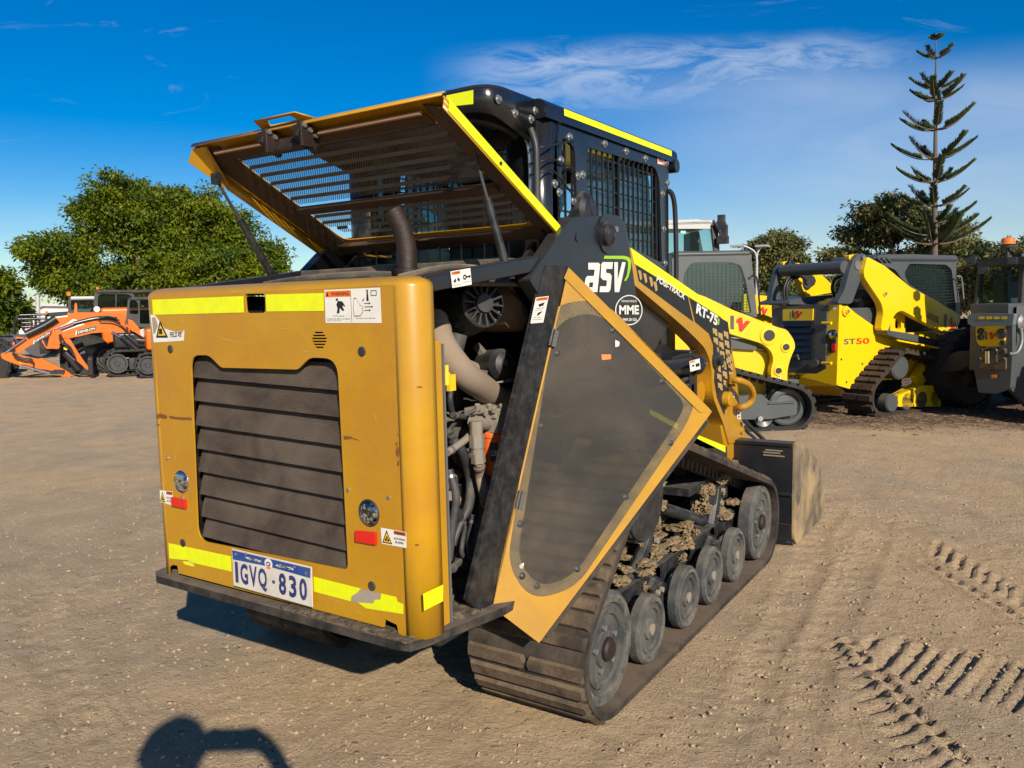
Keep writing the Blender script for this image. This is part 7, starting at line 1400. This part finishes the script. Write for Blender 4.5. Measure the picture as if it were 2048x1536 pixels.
tr = root('delivery_truck', 'white truck body with a red stripe parked at the far left edge', 'truck', A9.loc(0, -1, 0)); A9.pl('cargo_box', [(-300, 560), (160, 590), (170, 880), (-300, 900)], 0, 2.2, WB_, tr, r=.03); A9.pl('red_stripe', [(-300, 790), (170, 790), (170, 805), (-300, 805)], .01, .01, REDP, tr); A9.pl('blue_stripe', [(-300, 715), (170, 712), (170, 735), (-300, 738)], .01, .01, BLUE1, tr); A9.pl('skirt', [(-300, 850), (165, 840), (160, 930), (-300, 935)], .005, .03, LGR, tr)
for x in (-100, 40): tyre(A9, A9.loc(A9.uz(x, 950)[0], -.2, .42), .42, .25, tr)
# ---------------------------------------------------------------- the photographer, whose shadow falls into the frame
def person():
    sd = Vector((-SUN.x, -SUN.y, 0)).normalized(); rt_ = CR.copy(); rt_.z = 0; rt_.normalize(); fw = Vector((-rt_.y, rt_.x, 0))
    F0 = CAM - fw * .54 - rt_ * .01; F0.z = 0
    k = MB(); J = {}
    def W(a, b_, c): return F0 + rt_ * a + fw * b_ + V(0, 0, c)
    pts = {'pel': (0, -.02, .95), 'wai': (0, -.01, 1.10), 'che': (0, 0, 1.30), 'nek': (0, .02, 1.47), 'hed': (-.03, .05, 1.55), 'top': (-.03, .05, 1.63), 'hl': (-.10, 0, .90), 'kl': (-.12, .03, .50), 'al': (-.13, -.02, .09), 'tl': (-.14, .16, .04), 'hr': (.10, 0, .90), 'kr': (.12, .03, .50), 'ar': (.13, -.02, .09), 'tr': (.14, .16, .04),
           'sl': (-.18, .01, 1.42), 'el': (-.36, .20, 1.22), 'wl': (-.14, .46, 1.375), 'sr': (.18, .01, 1.42), 'er': (.34, .20, 1.22), 'wr': (.13, .46, 1.375), 'ml': (-.11, .49, 1.39), 'mr': (.095, .49, 1.39)}
    rad = {'pel': .15, 'wai': .135, 'che': .15, 'nek': .06, 'hed': .085, 'top': .085, 'hl': .10, 'kl': .062, 'al': .045, 'tl': .04, 'hr': .10, 'kr': .062, 'ar': .045, 'tr': .04, 'sl': .062, 'el': .042, 'wl': .028, 'sr': .062, 'er': .042, 'wr': .028, 'ml': .034, 'mr': .034}
    ed_ = [('pel', 'wai'), ('wai', 'che'), ('che', 'nek'), ('nek', 'hed'), ('hed', 'top'), ('pel', 'hl'), ('hl', 'kl'), ('kl', 'al'), ('al', 'tl'), ('pel', 'hr'), ('hr', 'kr'), ('kr', 'ar'), ('ar', 'tr'), ('che', 'sl'), ('sl', 'el'), ('el', 'wl'), ('wl', 'ml'), ('che', 'sr'), ('sr', 'er'), ('er', 'wr'), ('wr', 'mr')]
    fi = {}
    for sg, m_ in ((-1, 'ml'), (1, 'mr')):
        bx = pts[m_]
        for j in range(4):
            a, b_ = f'f{m_}{j}', f'g{m_}{j}'; pts[a] = (bx[0] - sg * .035, bx[1] + .03, bx[2] + .03 - .022 * j); pts[b_] = (bx[0] - sg * .065, bx[1] + .015, bx[2] + .03 - .022 * j); rad[a] = .009; rad[b_] = .008; ed_ += [(m_, a), (a, b_)]
        a = f't{m_}'; pts[a] = (bx[0] - sg * .03, bx[1] - .02, bx[2] + .03); rad[a] = .010; ed_.append((m_, a))
    nm = list(pts); me = bpy.data.meshes.new('person'); me.from_pydata([W(*pts[n]) for n in nm], [(nm.index(a), nm.index(b_)) for a, b_ in ed_], []); ob = bpy.data.objects.new('person', me); scn.collection.objects.link(ob); WM[ob.name] = Matrix()
    sk_ = ob.modifiers.new('skin', 'SKIN'); 
    for i, n in enumerate(nm): me.skin_vertices[0].data[i].radius = (rad[n], rad[n]); me.skin_vertices[0].data[i].use_root = (n == 'pel')
    ob.modifiers.new('sub', 'SUBSURF').render_levels = 2; me.materials.append(paint('navy_workwear', (.03, .04, .07), .8, .3)); tag(ob, 'person standing with elbows out, casting the shadow at the bottom edge', 'person')
    hr_ = MB(); blob(hr_, W(-.03, .035, 1.62), (.098, .108, .10), 3, 0, .06, 3, 3); hr_.build('hair', [paint('dark_hair', (.02, .015, .01), .8, .1)], ob)
    ph = MB(); ph.box(W(-.002, .485, 1.40), (.02, .155, .075), Matrix((fw, rt_, (0, 0, 1))).transposed()); o = ph.build('phone', [BLK1], None, .004); tag(o, 'black phone held in both hands of the person', 'phone')
try: 
    _b = me = bpy.data.meshes.new('x'); _b.from_pydata([(0, 0, 0)], [], []); bpy.data.meshes.remove(_b)
except Exception: pass
person()
